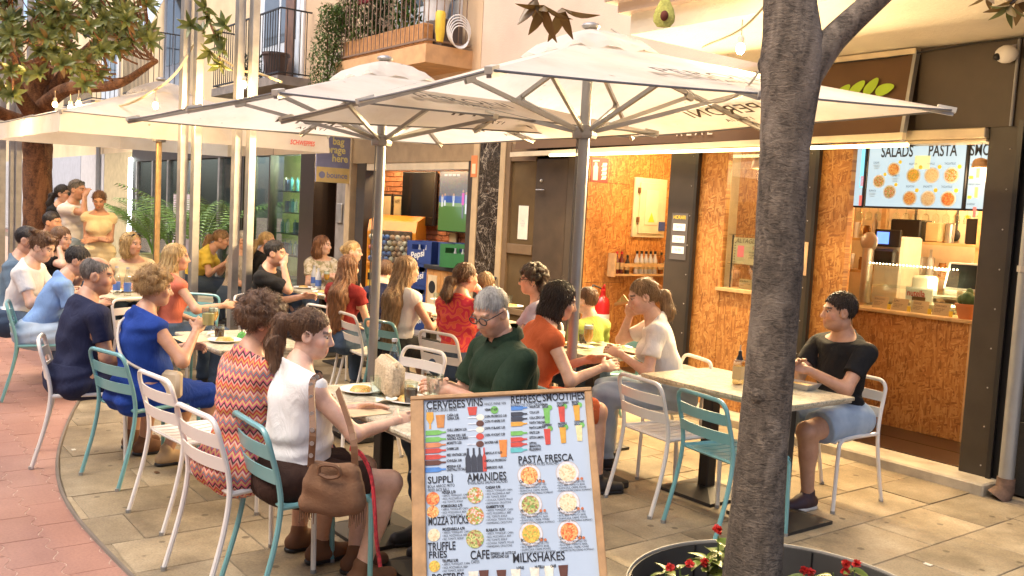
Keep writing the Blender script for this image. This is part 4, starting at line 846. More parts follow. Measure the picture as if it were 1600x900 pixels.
for i in range(6): MB().box((-.52 + i * .175, -.23, .04), (-.52 + i * .175 + .168, -.21, .86), bev=.003).build('plank', M('orange pine', (.50, .24, .07), .5, var=.25, vs_=10), wc)
MB().box((-.53, -.2, 0), (.53, .25, .86)).build('carcass', M_BROWNW, wc); MB().box((-.56, -.26, .86), (.56, .28, .915), bev=.006).build('top', M_IRON, wc)
for x in (-.36, .04): MB().box((x - .11, -.236, .22), (x + .11, -.231, .78)).build('notice', M('cream poster paper'), wc); mb = MB(); disc(mb, (x, -.236, .62), .085, XD, ZD, .002); mb.build('notice_roundel', M_INK, wc)
simple('wall_tag', B((-11.15, 7.3, 1.0), (-10.98, 7.34, 1.42), bev=.01), M_CARD, 'tan printed hanging tag on the brick wall under the television', 'tag')
# drain pipe, camera, bulb strings
dp = thing('drain_pipe', 'grey metal drainpipe with rusty shoe beside the granite wall', 'pipe', (-2.76, 6.28, 0))
MB().tube([(0, 0, .1), (0, 0, 3.04)], .048, 14).build('pipe', M_GREYM, dp, True); MB().tube([(-.03, -.03, .0), (0, 0, .06), (0, 0, .14)], [.075, .06, .056], 12).build('shoe', M('rusty iron', (.12, .07, .045), .8, var=.4, vs_=20, bmp=.4), dp, True); MB().lathe([(.056, 0), (.056, .04)], 14).build('collar', M_STEEL, dp, False, (0, 0, 1.5))
sc2 = thing('security_camera', 'white dome security camera at the corner of the dark header', 'camera', (-3.04, YF - .12, 2.93)); MB().ball((0, 0, 0), (.075, .06, .06), 14, 8).build('dome', M_WHITE, sc2, True); MB().ball((-.04, -.045, -.02), .025, 10, 6).build('lens', M_BLACK, sc2, True); MB().bar((.0, 0, .04), (.03, .08, .06), .04, .03).build('mount', M_WHITE, sc2)
# ================= CHAIRS AND TABLES =================
M_CW = M('white chair lacquer', (.74, .70, .64), .32, var=.04, coat=.2); M_CT = M('teal chair lacquer', (.16, .36, .36), .32, var=.06, coat=.2)
def smooth_path(pts, n=6):
    pts = [np.asarray(p, float) for p in pts]; out = []
    P_ = [2 * pts[0] - pts[1]] + pts + [2 * pts[-1] - pts[-2]]
    for i in range(1, len(P_) - 2):
        for t in np.linspace(0, 1, n, endpoint=False):
            a, b_, c, d = P_[i - 1:i + 3]; out.append(.5 * (2 * b_ + (c - a) * t + (2 * a - 5 * b_ + 4 * c - d) * t * t + (3 * b_ - a - 3 * c + d) * t ** 3))
    return out + [pts[-1]]
def make_chair(mt, label, group):
    t = thing('cafe_chair', label, 'chair', group=group); r = .0125
    for s_ in (-1, 1):
        MB().tube(smooth_path([(s_ * .215, -.315, 0), (s_ * .213, -.245, .25), (s_ * .21, -.215, .43), (s_ * .208, -.225, .55), (s_ * .205, -.26, .68)], 5), r, 8).build('rear_leg', mt, t, True)
        MB().tube(smooth_path([(s_ * .20, .215, 0), (s_ * .20, .205, .36), (s_ * .198, .19, .425), (s_ * .196, .12, .447), (s_ * .20, -.1, .447), (s_ * .208, -.212, .446)], 5), r, 8).build('front_leg', mt, t, True)
    MB().tube(smooth_path([(-.205, -.26, .68), (-.2, -.275, .735), (-.165, -.285, .772), (-.08, -.292, .778), (.08, -.292, .778), (.165, -.285, .772), (.2, -.275, .735), (.205, -.26, .68)], 5), r, 8).build('top_rail', mt, t, True)
    for z0, z1 in ((.545, .605), (.645, .705)):
        o = []; n = 9
        for q in range(n):
            x = -.205 + .41 * q / (n - 1); y = -.225 - .035 * (z0 - .5) / .2 - .028 * (1 - (x / .205) ** 2)
            o += [(x, y + .004, z0), (x, y - .004, z0), (x, y - .014, z1), (x, y - .006, z1)]
        fs = [(q * 4 + k, q * 4 + (k + 1) % 4, q * 4 + 4 + (k + 1) % 4, q * 4 + 4 + k) for q in range(n - 1) for k in range(4)]
        MB().add(o, fs).build('back_slat', mt, t, True)
    for q in range(6):
        x = -.165 + q * .066; o = []
        for y, z in ((.222, .43), (.205, .45), (.12, .455), (0, .448), (-.12, .446), (-.2, .45)): o += [(x - .027, y, z), (x + .027, y, z), (x + .027, y, z - .006), (x - .027, y, z - .006)]
        MB().add(o, [(k * 4 + j, k * 4 + (j + 1) % 4, k * 4 + 4 + (j + 1) % 4, k * 4 + 4 + j) for k in range(5) for j in range(4)] + [(0, 3, 2, 1), (20, 21, 22, 23)]).build('seat_slat', mt, t, True)
    for y in (.19, -.195): MB().tube([(-.2, y, .44), (.2, y, .44)], .01, 6).build('cross_bar', mt, t)
    for s_ in (-1, 1):
        for y in (.215, -.315): MB().tube([(s_ * .2 + (.013 * s_ if y < 0 else 0), y, 0), (s_ * .2 + (.013 * s_ if y < 0 else 0), y, .018)], .015, 8).build('foot_cap', M_GREYM, t)
    return t
# (colour, x, y, facing: 0 = +Y, label)
CH_LIST = [('w', -8.75, 1.32, .2, 'white slatted metal chair under the man in the blue grey tee'), ('t', -8.3, 1.52, -.25, 'teal slatted metal chair under the boy in light blue'),
 ('w', -6.28, 1.62, -.35, 'white slatted metal chair under the man in the navy polo'), ('t', -5.78, 1.83, .32, 'teal slatted metal chair under the woman in the blue dress'),
 ('w', -4.87, 1.68, .12, 'empty white slatted metal chair beside the patterned dress woman'), ('w', -3.94, 1.72, .12, 'white slatted metal chair under the woman in the zigzag dress'), ('t', -3.47, 1.80, .06, 'teal slatted metal chair holding the brown suede handbag'),
 ('w', -3.78, 4.16, -.12, 'empty white slatted metal chair tucked at the table next to the tree'), ('t', -3.26, 4.12, -.16, 'empty teal slatted metal chair half behind the tree trunk'), ('w', -3.14, 4.99, PI + .03, 'white slatted metal chair under the man in black tee and denim shorts'),
 ('w', -4.72, 5.12, PI - .1, 'white slatted metal chair under the woman in the white tee'), ('w', -5.93, 4.07, .18, 'white slatted metal chair under the woman in the red patterned shirt'), ('t', -6.48, 3.95, .1, 'teal slatted metal chair under the long haired girl in white'),
 ('w', -7.75, 3.95, .2, 'white slatted metal chair under the brown haired girl in red'), ('w', -7.05, 3.92, -.1, 'empty white slatted metal chair between the two long haired girls'), ('w', -5.1, 2.95, PI + .2, 'empty white slatted metal chair across from the straw bag'),
 ('w', -8.9, 3.75, -.9, 'white slatted metal chair under the man in black with sunglasses on his hair'), ('t', -3.9, 2.98, PI, 'teal slatted metal chair under the man in the green polo'), ('t', -5.55, 5.2, PI - .3, 'teal slatted metal chair under the boy in the green shirt'),
 ('w', -4.75, 3.75, 0, 'white slatted metal chair under the woman in the orange dress'), ('w', -8.2, 2.35, -1.2, 'white slatted metal chair under the woman in the coral top'), ('t', -8.6, 2.75, -2.4, 'teal slatted metal chair beside the steel posts'), ('w', -10.3, 2.75, 2.6, 'white slatted metal chair under the blonde woman in beige'), ('w', -6.25, 4.9, PI, 'white slatted metal chair on the wall side under the curly haired woman')]
proto = {}; CHAIRS = []
for k, x, y, a, l in CH_LIST:
    grp = 'white cafe chairs' if k == 'w' else 'teal cafe chairs'
    if k not in proto: c = make_chair(M_CW if k == 'w' else M_CT, l, grp); proto[k] = c; c.location = (x, y, 0); c.rotation_euler = (0, 0, a)
    else: c = dup(proto[k], (x, y, 0), a, l, grp)
    CHAIRS.append(c)
def m_terrazzo():
    mt, t, b = base('printed table top'); v = coords(t); vo = nd(t, 'ShaderNodeTexVoronoi', feature='DISTANCE_TO_EDGE'); vo.inputs['Scale'].default_value = 26; t.links.new(v, vo.inputs['Vector'])
    n = noise(t, v, 14, 3, .6, 1); r = ramp(t, [(.0, (.28, .26, .2)), (.06, (.62, .56, .42))]); t.links.new(vo.outputs[0], r.inputs[0])
    r2 = ramp(t, [(.4, (.40, .40, .30)), (.6, (1, 1, 1))]); t.links.new(n, r2.inputs[0])
    t.links.new(mix(t, .5, r.outputs[0], r2.outputs[0], 'MULTIPLY'), b.inputs['Base Color']); b.inputs['Roughness'].default_value = .3; return mt
M_TT = m_terrazzo(); M_TB = M('black table iron', (.02, .018, .016), .5)
def table(x0, x1, y0, y1, label, z=.74):
    cx, cy = (x0 + x1) / 2, (y0 + y1) / 2; t = thing('cafe_table', label, 'table', (cx, cy, 0), 0, None)
    part('table_top', B((x0, y0, z - .022), (x1, y1, z), bev=.004), M_TT, t); part('edge_band', B((x0 + .012, y0 + .012, z - .036), (x1 - .012, y1 - .012, z - .0225)), M('worn table edge', (.45, .40, .30), .6, var=.3, vs_=14), t)
    n = 2 if x1 - x0 > .9 else 1
    for i in range(n):
        px = cx if n == 1 else x0 + (x1 - x0) * (.28 if i == 0 else .8)
        part('column', B((px - .04, cy - .04, .05), (px + .04, cy + .04, z - .036), bev=.006), M_TB, t)
        part('foot_plate', MB().add([(px + sx * w, cy + sy * w * .95, zz) for w, zz in ((.22, 0), (.22, .02), (.06, .055)) for sx, sy in ((-1, -1), (1, -1), (1, 1), (-1, 1))], [(3, 2, 1, 0)] + [(k * 4 + i2, k * 4 + (i2 + 1) % 4, k * 4 + 4 + (i2 + 1) % 4, k * 4 + 4 + i2) for k in range(2) for i2 in range(4)] + [(8, 9, 10, 11)]), M_TB, t)
    return t
table(-4.10, -3.02, 4.18, 4.86, 'long pale printed table in front of the man in black tee'); table(-5.42, -4.66, 4.32, 4.95, 'pale printed table between the orange dress and white tee women')
table(-4.45, -3.3, 2.02, 2.70, 'pale printed table with straw bag behind the menu board'); table(-6.62, -5.72, 2.05, 2.68, 'pale printed table with beer glass by the woman in blue')
table(-9.75, -8.95, 1.95, 2.6, 'pale printed table with water bottles by the steel posts'); table(-9.9, -8.6, 4.25, 4.95, 'long pale printed table beside the man in black'); table(-6.95, -5.6, 4.42, 5.05, 'long pale printed table by the woman in red pattern'); table(-8.5, -7.2, 4.42, 5.05, 'long pale printed table below the orange toy machine')
# ================= PARASOLS =================
def m_canvas():
    mt, t, b = base('off white canvas'); v = coords(t); f = noise(t, v, 1.4, 5, .6); f2 = noise(t, v, 220, 2)
    r = ramp(t, [(.3, (.68, .61, .51)), (.5, (.78, .73, .65)), (.7, (.82, .78, .71))]); t.links.new(f, r.inputs[0])
    fs_ = noise(t, v, 14, 2, .5); r3 = ramp(t, [(.73, (1, 1, 1)), (.78, (.6, .55, .48))]); t.links.new(fs_, r3.inputs[0])
    c = mix(t, 1, r.outputs[0], r3.outputs[0], 'MULTIPLY'); t.links.new(c, b.inputs['Base Color']); b.inputs['Roughness'].default_value = .9
    tr = nd(t, 'ShaderNodeBsdfTranslucent'); t.links.new(c, tr.inputs[0]); mx = nd(t, 'ShaderNodeMixShader'); mx.inputs[0].default_value = .5
    t.links.new(b.outputs[0], mx.inputs[1]); t.links.new(tr.outputs[0], mx.inputs[2]); t.links.new(mx.outputs[0], t.nodes['Material Output'].inputs[0])
    wr_ = noise(t, v, 3.5, 3, .5, 1.2); bump(t, b, wr_, .35, .05); return mt
M_CANVAS = m_canvas(); M_HEM = M('grey hem piping', (.16, .16, .16), .7); M_PRINT = M('tan grey canvas print', (.10, .08, .06), .9)
M_ALUG = M('grey umbrella rib', (.34, .33, .31), .38, metal=.55, var=.08)
def parasol(cx, cy, h, yaw, zc, rise, tx, ty, label, ptext=True, valance=0, pole_mt=None, pole_r=.034, hub_z=None):
    t = thing('parasol', label, 'parasol', (cx, cy, 0), yaw); c, s_ = math.cos(yaw), math.sin(yaw)
    def Z(x, y): return zc + tx * (c * x - s_ * y) + ty * (s_ * x + c * y)
    cn = [(-h, -h), (0, -h), (h, -h), (h, 0), (h, h), (0, h), (-h, h), (-h, 0)]
    hem = [np.array([x, y, Z(x, y)]) for x, y in cn]; apex = np.array([0, 0, zc + rise]); k = .13
    top = [apex + (p - apex) * k for p in hem]; cov = MB(); n = 8
    for i in range(8):      # two half panels per side, slightly sagging between ribs
        a, b_, ta, tb = hem[i], hem[(i + 1) % 8], top[i], top[(i + 1) % 8]; vs_ = []
        for q in range(n + 1):
            for w in range(5):
                f = w / 4; p = (ta + (a - ta) * q / n) * (1 - f) + (tb + (b_ - tb) * q / n) * f; p = p.copy(); p[2] -= .006 * math.sin(PI * f) * (q / n) ** 1.2 + .008 * math.sin(PI * q / n); vs_.append(p)
        cov.add(vs_, [(q * 5 + w, q * 5 + w + 1, q * 5 + w + 6, q * 5 + w + 5) for q in range(n) for w in range(4)])
    cov.build('canopy', M_CANVAS, t, 'all')
    cap = MB(); kk = .21; rings = []
    for f, dz in ((0, .075), (.5, .065), (.85, .035), (1, .008)):
        ring = []
        for i in range(8):
            a, b_ = hem[i], hem[(i + 1) % 8]
            for w in range(4):
                p = a + (b_ - a) * w / 4; e = apex + (p - apex) * kk * f; e = e.copy(); e[2] += dz + (.022 * math.sin(w * PI / 2 + i) if f > .8 else .01 * math.sin(i * 2.1 + w) if f else 0); ring.append(e)
        rings.append(ring)
    for r0, r1 in zip(rings, rings[1:]): cap.add(r0 + r1, [(i, (i + 1) % 32, 32 + (i + 1) % 32, 32 + i) for i in range(32)])
    cap.build('vent_cap', M_CANVAS, t, 'all')
    MB().ball((0, 0, apex[2] + .085), (.06, .06, .025), 12, 6).build('finial', M_STEEL, t, True)
    hb = MB()
    for i in range(8):
        a, b_ = hem[i], hem[(i + 1) % 8]; pts = [a + (b_ - a) * f - np.array([0, 0, .006 * math.sin(PI * f) + .004]) for f in np.linspace(0, 1, 6)]; hb.tube(pts, .006, 5)
    hb.build('hem_piping', M_HEM, t)
    if valance:
        vb = MB()
        for i in range(8):
            a, b_ = hem[i], hem[(i + 1) % 8]; vs_ = []
            for f in np.linspace(0, 1, 9):
                p = a + (b_ - a) * f; w_ = .012 * math.sin(f * 12 + i); nrm = unit([p[0], p[1], 0]); vs_ += [p, p + nrm * (.01 + w_) - np.array([0, 0, valance])]
            vb.add(vs_, [(2 * q, 2 * q + 1, 2 * q + 3, 2 * q + 2) for q in range(8)])
        vb.build('valance', M_CANVAS, t, 'all')
        text('lettering', 'SCHWEPPES', M('red lettering'), t, plane_mtx((h + .035, .95, zc - valance * .62), (0, 1, 0), ZD), .075, wide=.75, bold=.002, shear=.2)
    hz_ = hub_z or zc - .11
    for i in range(8):
        p = hem[i]; st = apex * .97 + np.array([0, 0, 0]) ; r_ = MB().bar(apex + (p - apex) * .03 - np.array([0, 0, .035]), p - np.array([0, 0, .022]), .022, .03); ro = r_.build('rib', M_ALUG, t)
        mid = apex + (p - apex) * .55 - np.array([0, 0, .045]); MB().bar((0.03 * np.sign(p[0]), .03 * np.sign(p[1]), hz_), mid, .02, .026).build('strut', M_ALUG, t); MB().bar(mid - (p - apex) * .02, mid + (p - apex) * .02, .034, .045).build('joint', M_ALUG, t)
        MB().bar(p - unit(p - apex) * .09 - np.array([0, 0, .004]), p + unit(p - apex) * .012 - np.array([0, 0, .004]), .035, .03).build('tip_cap', M('pale rib cap', (.5, .46, .38), .5), t)
    MB().tube([(0, 0, .0), (0, 0, apex[2])], pole_r, 14).build('pole', pole_mt or M_GREYM, t, True); MB().lathe([(.075, 0), (.08, .02), (.08, .06), (.05, .08)], 8, (0, 0, hz_ - .04)).build('hub', M_ALUG, t)
    MB().box((-.3, -.3, 0), (.3, .3, .05), bev=.01).build('base', M_TB, t)
    MB().tube([(-.05, -.02, hz_ - .04), (-.055, -.02, 1.4), (-.05, -.02, .9)], .005, 5).tube([(-.06, .0, hz_ - .04), (-.066, 0, 1.2)], .005, 5).build('pull_cord', M_HEM, t)
    if ptext:
        for i, (dx, dy) in enumerate(((0, -1), (1, 0), (0, 1), (-1, 0))):
            mid = np.array([dx * h, dy * h, Z(dx * h, dy * h)]); xd = np.array([-dy, dx, 0.]); xd[2] = (Z(dx * h - dy * h, dy * h + dx * h) - Z(dx * h + dy * h, dy * h - dx * h)) / (2 * h); yd = unit(apex - mid); nn = unit(np.cross(unit(xd), yd))
            for txt, f, sz in (('PERONI', .20, .21), ('ITALIA', .12, .075)):
                for off in (.012, -.03): text('lettering', txt, M_PRINT, t, plane_mtx(mid + (apex - mid) * f + nn * off, xd, yd), sz, align='CENTER', bold=.0015, space=1.25 if txt[0] == 'I' else 1.05)
    return t
parasol(-4.43, 3.88, 1.5, -.125, 2.346, .46, .011, .046, 'large off white parasol on a grey pole nearest the tree trunk')
parasol(-6.1, 3.36, 1.42, .0, 2.30, .40, .0, .02, 'middle off white parasol overlapped by its neighbour')
parasol(-11.4, 3.3, 1.45, .05, 2.48, .5, 0, .01, 'off white parasol with hanging valance on a wooden pole by the big tree', False, .2, M_WOOD, .03)
# ================= STEEL POSTS =================
def post(loc, w, label, grp, hgt=6.):
    t = thing('steel_post', label, 'post', loc, .12, grp); MB().box((-w / 2, -w / 2, .012), (w / 2, w / 2, hgt), bev=.004).build('shaft', M_STEEL, t); MB().box((-w, -w, 0), (w, w, .012)).build('foot_plate', M_STEEL, t); return t
for u in (284, 305, 368, 390):
    q = AT(u, 300, 160); post((q[0], q[1], 0), .075, 'tall square brushed steel post of the pair at the coral top woman' if u < 350 else 'tall square brushed steel post of the pair before the striped shirt man', 'tall paired steel posts')
for u in (3, 19, 28, 45):
    q = AT(u, 300, 100); post((q[0], q[1], 0), .085, 'tall square steel post beyond the big tree trunk', 'far steel posts')
# ================= TREES =================
def m_bark(name, a, b_, c, sc=1.):
    mt, t, b = base(name); v = coords(t, (1, 1, .45)); n = noise(t, v, 14 * sc, 6, .7, .6); n2 = noise(t, v, 60 * sc, 4, .7); n3 = noise(t, v, 2.2, 3)
    r = ramp(t, [(.3, a), (.5, b_), (.7, c)]); t.links.new(n, r.inputs[0]); r3 = ramp(t, [(.3, (.65, .65, .65)), (.7, (1.15, 1.15, 1.15))]); t.links.new(n3, r3.inputs[0])
    n4 = noise(t, coords(t, (1, 1, 2.6)), 26 * sc, 5, .65, 1.5); r4 = ramp(t, [(.38, (.5, .48, .45)), (.5, (1, 1, 1)), (.64, (1.35, 1.3, 1.22))]); t.links.new(n4, r4.inputs[0]); n5 = noise(t, v, 3.6, 4, .6, .8); r5 = ramp(t, [(.52, (0, 0, 0)), (.62, (1, 1, 1))]); t.links.new(n5, r5.inputs[0]); pale = tuple(min(1, q_ * 1.5) for q_ in c)
    cc = mix(t, 1, mix(t, 1, r.outputs[0], r3.outputs[0], 'MULTIPLY'), r4.outputs[0], 'MULTIPLY'); fa = nd(t, 'ShaderNodeMath', operation='MULTIPLY'); fa.inputs[1].default_value = .45; t.links.new(r5.outputs[0], fa.inputs[0]); t.links.new(mix(t, fa.outputs[0], cc, pale), b.inputs['Base Color']); b.inputs['Roughness'].default_value = .9
    ad = nd(t, 'ShaderNodeMath', operation='ADD'); t.links.new(n, ad.inputs[0]); t.links.new(n4, ad.inputs[1]); bump(t, b, ad.outputs[0], .75, .013); return mt
M_BARK = m_bark('grey brown bark', (.06, .046, .032), (.13, .10, .072), (.22, .175, .13)); M_BARK2 = m_bark('red brown bark', (.05, .02, .008), (.16, .068, .028), (.26, .12, .05))
def limb(pts, rs, n=16, wob=.0, seed=0):
    rg = random.Random(seed); sm = smooth_path(pts, 7); rr = np.interp(np.linspace(0, len(rs) - 1, len(sm)), range(len(rs)), rs); mb = MB()
    mb.tube(sm, list(rr), n)
    for i, p in enumerate(mb.v):
        a = np.array(p); ctr = sm[min(i // n, len(sm) - 1)]; d = a - ctr; f = 1 + wob * (math.sin(a[2] * 9 + seed) * math.sin((i % n) * 1.7) + .6 * math.sin(a[2] * 23 + (i % n) * 2.3)); mb.v[i] = tuple(ctr + d * f)
    return mb
def leaf_mesh(mt, L=.17, W=.058):
    o = []; n = 6
    for i in range(n + 1):
        f = i / n; w = W * (math.sin(PI * f ** .8) ** .9) * .5 if 0 < f < 1 else .002; z = -.03 * f * f * L / .17
        o += [(-w, f * L, z + w * .35), (0, f * L, z), (w, f * L, z + w * .35)]
    return MB().add(o, [(i * 3 + j, i * 3 + j + 1, i * 3 + j + 4, i * 3 + j + 3) for i in range(n) for j in (0, 1)]).mesh('leaf', mt, 'all')
def m_leaf(name, a, b_):
    mt, t, b = base(name); g = nd(t, 'ShaderNodeNewGeometry'); n = noise(t, g.outputs['Position'], 9, 2); r = ramp(t, [(.3, a), (.7, b_)]); t.links.new(n, r.inputs[0])
    bf = mix(t, g.outputs['Backfacing'], r.outputs[0], (.20, .13, .05)); t.links.new(bf, b.inputs['Base Color']); b.inputs['Roughness'].default_value = .3
    tr = nd(t, 'ShaderNodeBsdfTranslucent'); t.links.new(r.outputs[0], tr.inputs[0]); mx = nd(t, 'ShaderNodeMixShader'); mx.inputs[0].default_value = .2; t.links.new(b.outputs[0], mx.inputs[1]); t.links.new(tr.outputs[0], mx.inputs[2]); t.links.new(mx.outputs[0], t.nodes['Material Output'].inputs[0]); return mt
M_LEAF = m_leaf('glossy magnolia leaf', (.075, .10, .022), (.23, .25, .07)); M_LEAFB = m_leaf('bronze magnolia leaf', (.16, .09, .02), (.28, .17, .05))
LEAF = leaf_mesh(M_LEAF); LEAFB = leaf_mesh(M_LEAFB)
def rosette(c, d, n, rg, put, scale=1.):
    x, y, z = frame(d)
    for i in range(n):
        a = 2.4 * i + rg.uniform(-.3, .3); el = .2 + .75 * (i / n) + rg.uniform(-.15, .15)
        dirv = unit((x * math.cos(a) + y * math.sin(a)) * math.sin(el + .35) + z * math.cos(el + .35)); nrm = unit(z - dirv * np.dot(z, dirv) + np.array([0, 0, .15])); sx = np.cross(dirv, nrm); s_ = scale * rg.uniform(.75, 1.25)
        put(Matrix([[sx[k] * s_, dirv[k] * s_, nrm[k] * s_, c[k]] for k in range(3)] + [[0, 0, 0, 1]]), LEAFB if rg.random() < .1 else LEAF)
tl = thing('magnolia_tree', 'big magnolia tree with thick red brown trunk and glossy leaves behind the valanced parasol', 'tree', (-14.0, 2.45, 0))
limb([(0, 0, 0), (.03, .02, 1.0), (0, 0, 2.0), (-.03, 0, 2.8), (-.05, 0, 3.4)], [.25, .2, .18, .2, .2], 18, .05, 1).build('trunk', M_BARK2, tl, True)
brs = [[(-.03, 0, 2.7), (.35, .3, 3.3), (.9, .7, 3.9), (1.4, .9, 4.6)], [(-.03, 0, 2.9), (-.1, -.3, 3.6), (.1, -.5, 4.4)], [(0, 0, 2.6), (.6, -.35, 2.95), (1.3, -.5, 3.2), (1.9, -.6, 3.5)], [(0, 0, 2.75), (.8, .2, 3.0), (1.6, .6, 3.05), (2.4, .85, 3.3)], [(0, 0, 3.1), (.5, 0, 3.7), (1.2, .1, 4.3), (1.8, .2, 4.8)], [(0, 0, 2.7), (-.6, .3, 3.2), (-1, .6, 3.9)], [(0, 0, 2.5), (.3, -.6, 2.7), (.8, -1.1, 2.9)]]
for i, b_ in enumerate(brs): limb(b_, [.12, .085, .06, .03], 10, .04, i).build('branch', M_BARK2, tl, True)
rg = random.Random(11); nobj = 0; restL = {}
sites = []
for u0, u1, v0, v1, n in ((-40, 235, -60, 65, 150), (-30, 150, 55, 115, 24), (155, 225, 30, 80, 14), (0, 40, 60, 150, 8), (100, 160, 70, 130, 7)):
    for _ in range(n):
        u, v = rg.uniform(u0, u1), rg.uniform(v0, v1); s_ = rg.uniform(118, 150); q = AT(u, v, s_); sites.append(q)
cands = []
for q in sites:
    d = unit(q - np.array([-14, 2.45, 3.0]) + np.array([0, 0, .3 * rg.uniform(-1, 1.2)])); 
    rosette(q, d, rg.randint(9, 13), rg, lambda mtx, me: cands.append((mtx, me)), .88)
twg = MB()
for q in sites[::1]:
    b_ = min((np.array(p) + np.array([-14, 2.45, 0]) for br in brs for p in br[1:]), key=lambda p: np.linalg.norm(p - q)); dq = np.linalg.norm(b_ - q); b_ = b_ if dq < .55 else q + unit(b_ - q + np.array([0, 0, -.3 * dq])) * .35; twg.tube([b_ - np.array([-14, 2.45, 0]), (b_ + q) / 2 + np.array([14, -2.45, -.03]), q - np.array([-14, 2.45, 0])], [.012, .009, .005], 5)
twg.build('twigs', M_BARK2, tl, True)['kind'] = 'stuff'
def emit_leaves(cands, root, lim):
    off = Matrix.Translation(-Vector(root.location)); mb = MB()
    for i, (mtx, me) in enumerate(cands):
        if i < lim: o = link('leaf', me, root); o.matrix_local = off @ mtx
        else:
            mm = off @ mtx; mb.add([mm @ v.co for v in me.vertices], [tuple(p.vertices) for p in me.polygons], 1 if me is LEAFB else 0)
    if mb.v: o = mb.build('crown', [M_LEAF, M_LEAFB], root, 'all'); o['kind'] = 'stuff'
rg.shuffle(cands); emit_leaves(cands, tl, 280)
tb = thing('magnolia_sprig', 'hanging magnolia branch tip with dark leaves between the steel posts', 'branch', AT(330, 60, 150)); cands = []
for u, v in ((325, 25), (340, 55), (330, 80), (352, 40), (318, 50), (350, 78), (345, 100), (322, 12), (300, 40)): rosette(AT(u, v, 165), unit([.3, -.4, rg.uniform(-.6, .6)]), 7, rg, lambda mtx, me: cands.append((mtx, LEAF)), .8)
emit_leaves(cands, tb, 300)
mb = MB(); mb.tube([AT(300, -40, 150) - np.array(tb.location), AT(322, 20, 160) - np.array(tb.location), AT(338, 60, 163) - np.array(tb.location), AT(345, 100, 165) - np.array(tb.location)], [.02, .016, .012, .005], 6); mb.build('twig', M_BARK2, tb, True)
# right tree and its planter
TX, TY = -2.25, 3.0
tr_ = thing('street_tree', 'grey brown forked tree trunk rising from the round planter with red flowers', 'tree', (TX, TY, 0))
limb([(.02, -.02, .0), (.0, 0, .35), (.0, .0, .8), (.01, .0, 1.4), (0, 0, 2.0), (.0, 0, 2.35), (-.03, -.02, 2.7), (-.06, -.06, 3.4)], [.15, .115, .098, .093, .094, .118, .09, .08], 28, .02, 3).build('trunk', M_BARK, tr_, True)
limb([(.03, .03, 2.28), (.10, .11, 2.43), (.19, .22, 2.58), (.34, .4, 2.82)], [.075, .052, .046, .042], 16, .02, 5).build('branch', M_BARK, tr_, True)
for x, y, z, r in ((-.075, -.045, 2.33, .04), (.07, .05, 2.40, .02), (.02, -.062, 1.05, .042), (.062, .01, 2.16, .03), (-.055, .045, 1.9, .03), (.055, -.035, 1.55, .034)):
    MB().ball((x, y, z), (r, r, r * 1.15), 12, 8).build('knot', M_BARK, tr_, True)
MB().tube([(.07, .09, 2.36), (.075, .095, 2.44)], [.018, .014], 8).build('cut_stub', M_BARK, tr_, True)
cands = []
for (u, v, s_, d, n, sc_, lb_) in ((850, 8, 430, (.2, -.2, -1), 5, .72, 1), (878, 12, 430, (.3, -.1, -1), 4, .8, 1), (838, -4, 430, (-.3, 0, -.6), 4, .65, 1), (1578, 6, 430, (0, -.2, -1), 5, .62, 0), (1592, -4, 430, (.3, -.2, -.7), 5, .6, 1), (1545, -12, 430, (0, 0, -1), 3, .5, 1)):
    rosette(AT(u, v, s_), unit(d), n, rg, lambda mtx, me: cands.append((mtx, LEAFB if lb_ else LEAF)), sc_)
emit_leaves(cands, tr_, 300)
mb = MB(); mb.tube([np.array([.34, .4, 2.82]), AT(1640, -60, 430) - np.array([TX, TY, 0]), AT(1592, -4, 430) - np.array([TX, TY, 0]), AT(1578, 6, 430) - np.array([TX, TY, 0])], [.02, .012, .008, .004], 6); mb.build('twig', M_BARK, tr_, True)
mb = MB(); mb.tube([np.array([-.06, -.06, 3.1]), AT(930, -70, 420) - np.array([TX, TY, 0]), AT(862, -5, 430) - np.array([TX, TY, 0])], [.02, .012, .005], 6); mb.build('twig', M_BARK, tr_, True)
pl = thing('round_planter', 'round dark steel planter ring with pale rim around the tree', 'planter', (-2.07, 2.96, 0)); R0 = .6
MB().lathe([(R0 - .012, .02), (R0 - .012, .292), (R0, .292), (R0, 0)], 64).build('ring', M('dark planter steel', (.07, .065, .058), .5), pl, True)
MB().add([((R0 + .004 * math.cos(b2)) * math.cos(a) , (R0 + .004 * math.cos(b2)) * math.sin(a), .296 + .008 * math.sin(b2)) for a in np.linspace(0, 2 * PI, 64, endpoint=False) for b2 in np.linspace(0, 2 * PI, 6, endpoint=False)], [(i * 6 + j, i * 6 + (j + 1) % 6, ((i + 1) % 64) * 6 + (j + 1) % 6, ((i + 1) % 64) * 6 + j) for i in range(64) for j in range(6)]).build('rim', M('pale worn rim', (.36, .33, .27), .5), pl, True)
for a in (1.1, 2.0, 2.9, 3.8): MB().bar(((R0 - .014) * math.cos(a), (R0 - .014) * math.sin(a), .03), ((R0 - .014) * math.cos(a), (R0 - .014) * math.sin(a), .29), .006, .006).build('seam', M_BLACK, pl)
MB().lathe([(R0 - .015, .10), (.3, .12), (0, .13)], 40).build('soil', M('dark soil', (.03, .02, .013), .95, bmp=.8, bs=40), pl)
LEAFG = leaf_mesh(m_leaf('bright begonia leaf', (.10, .15, .02), (.28, .33, .07)), .085, .045); MPET = M('red petal', (.62, .04, .03), .5, var=.2)
PET = MB().add([(0, 0, 0), (.010, .012, .004), (0, .022, .002), (-.010, .012, .004)], [(0, 1, 2, 3)]).mesh('petal', MPET)
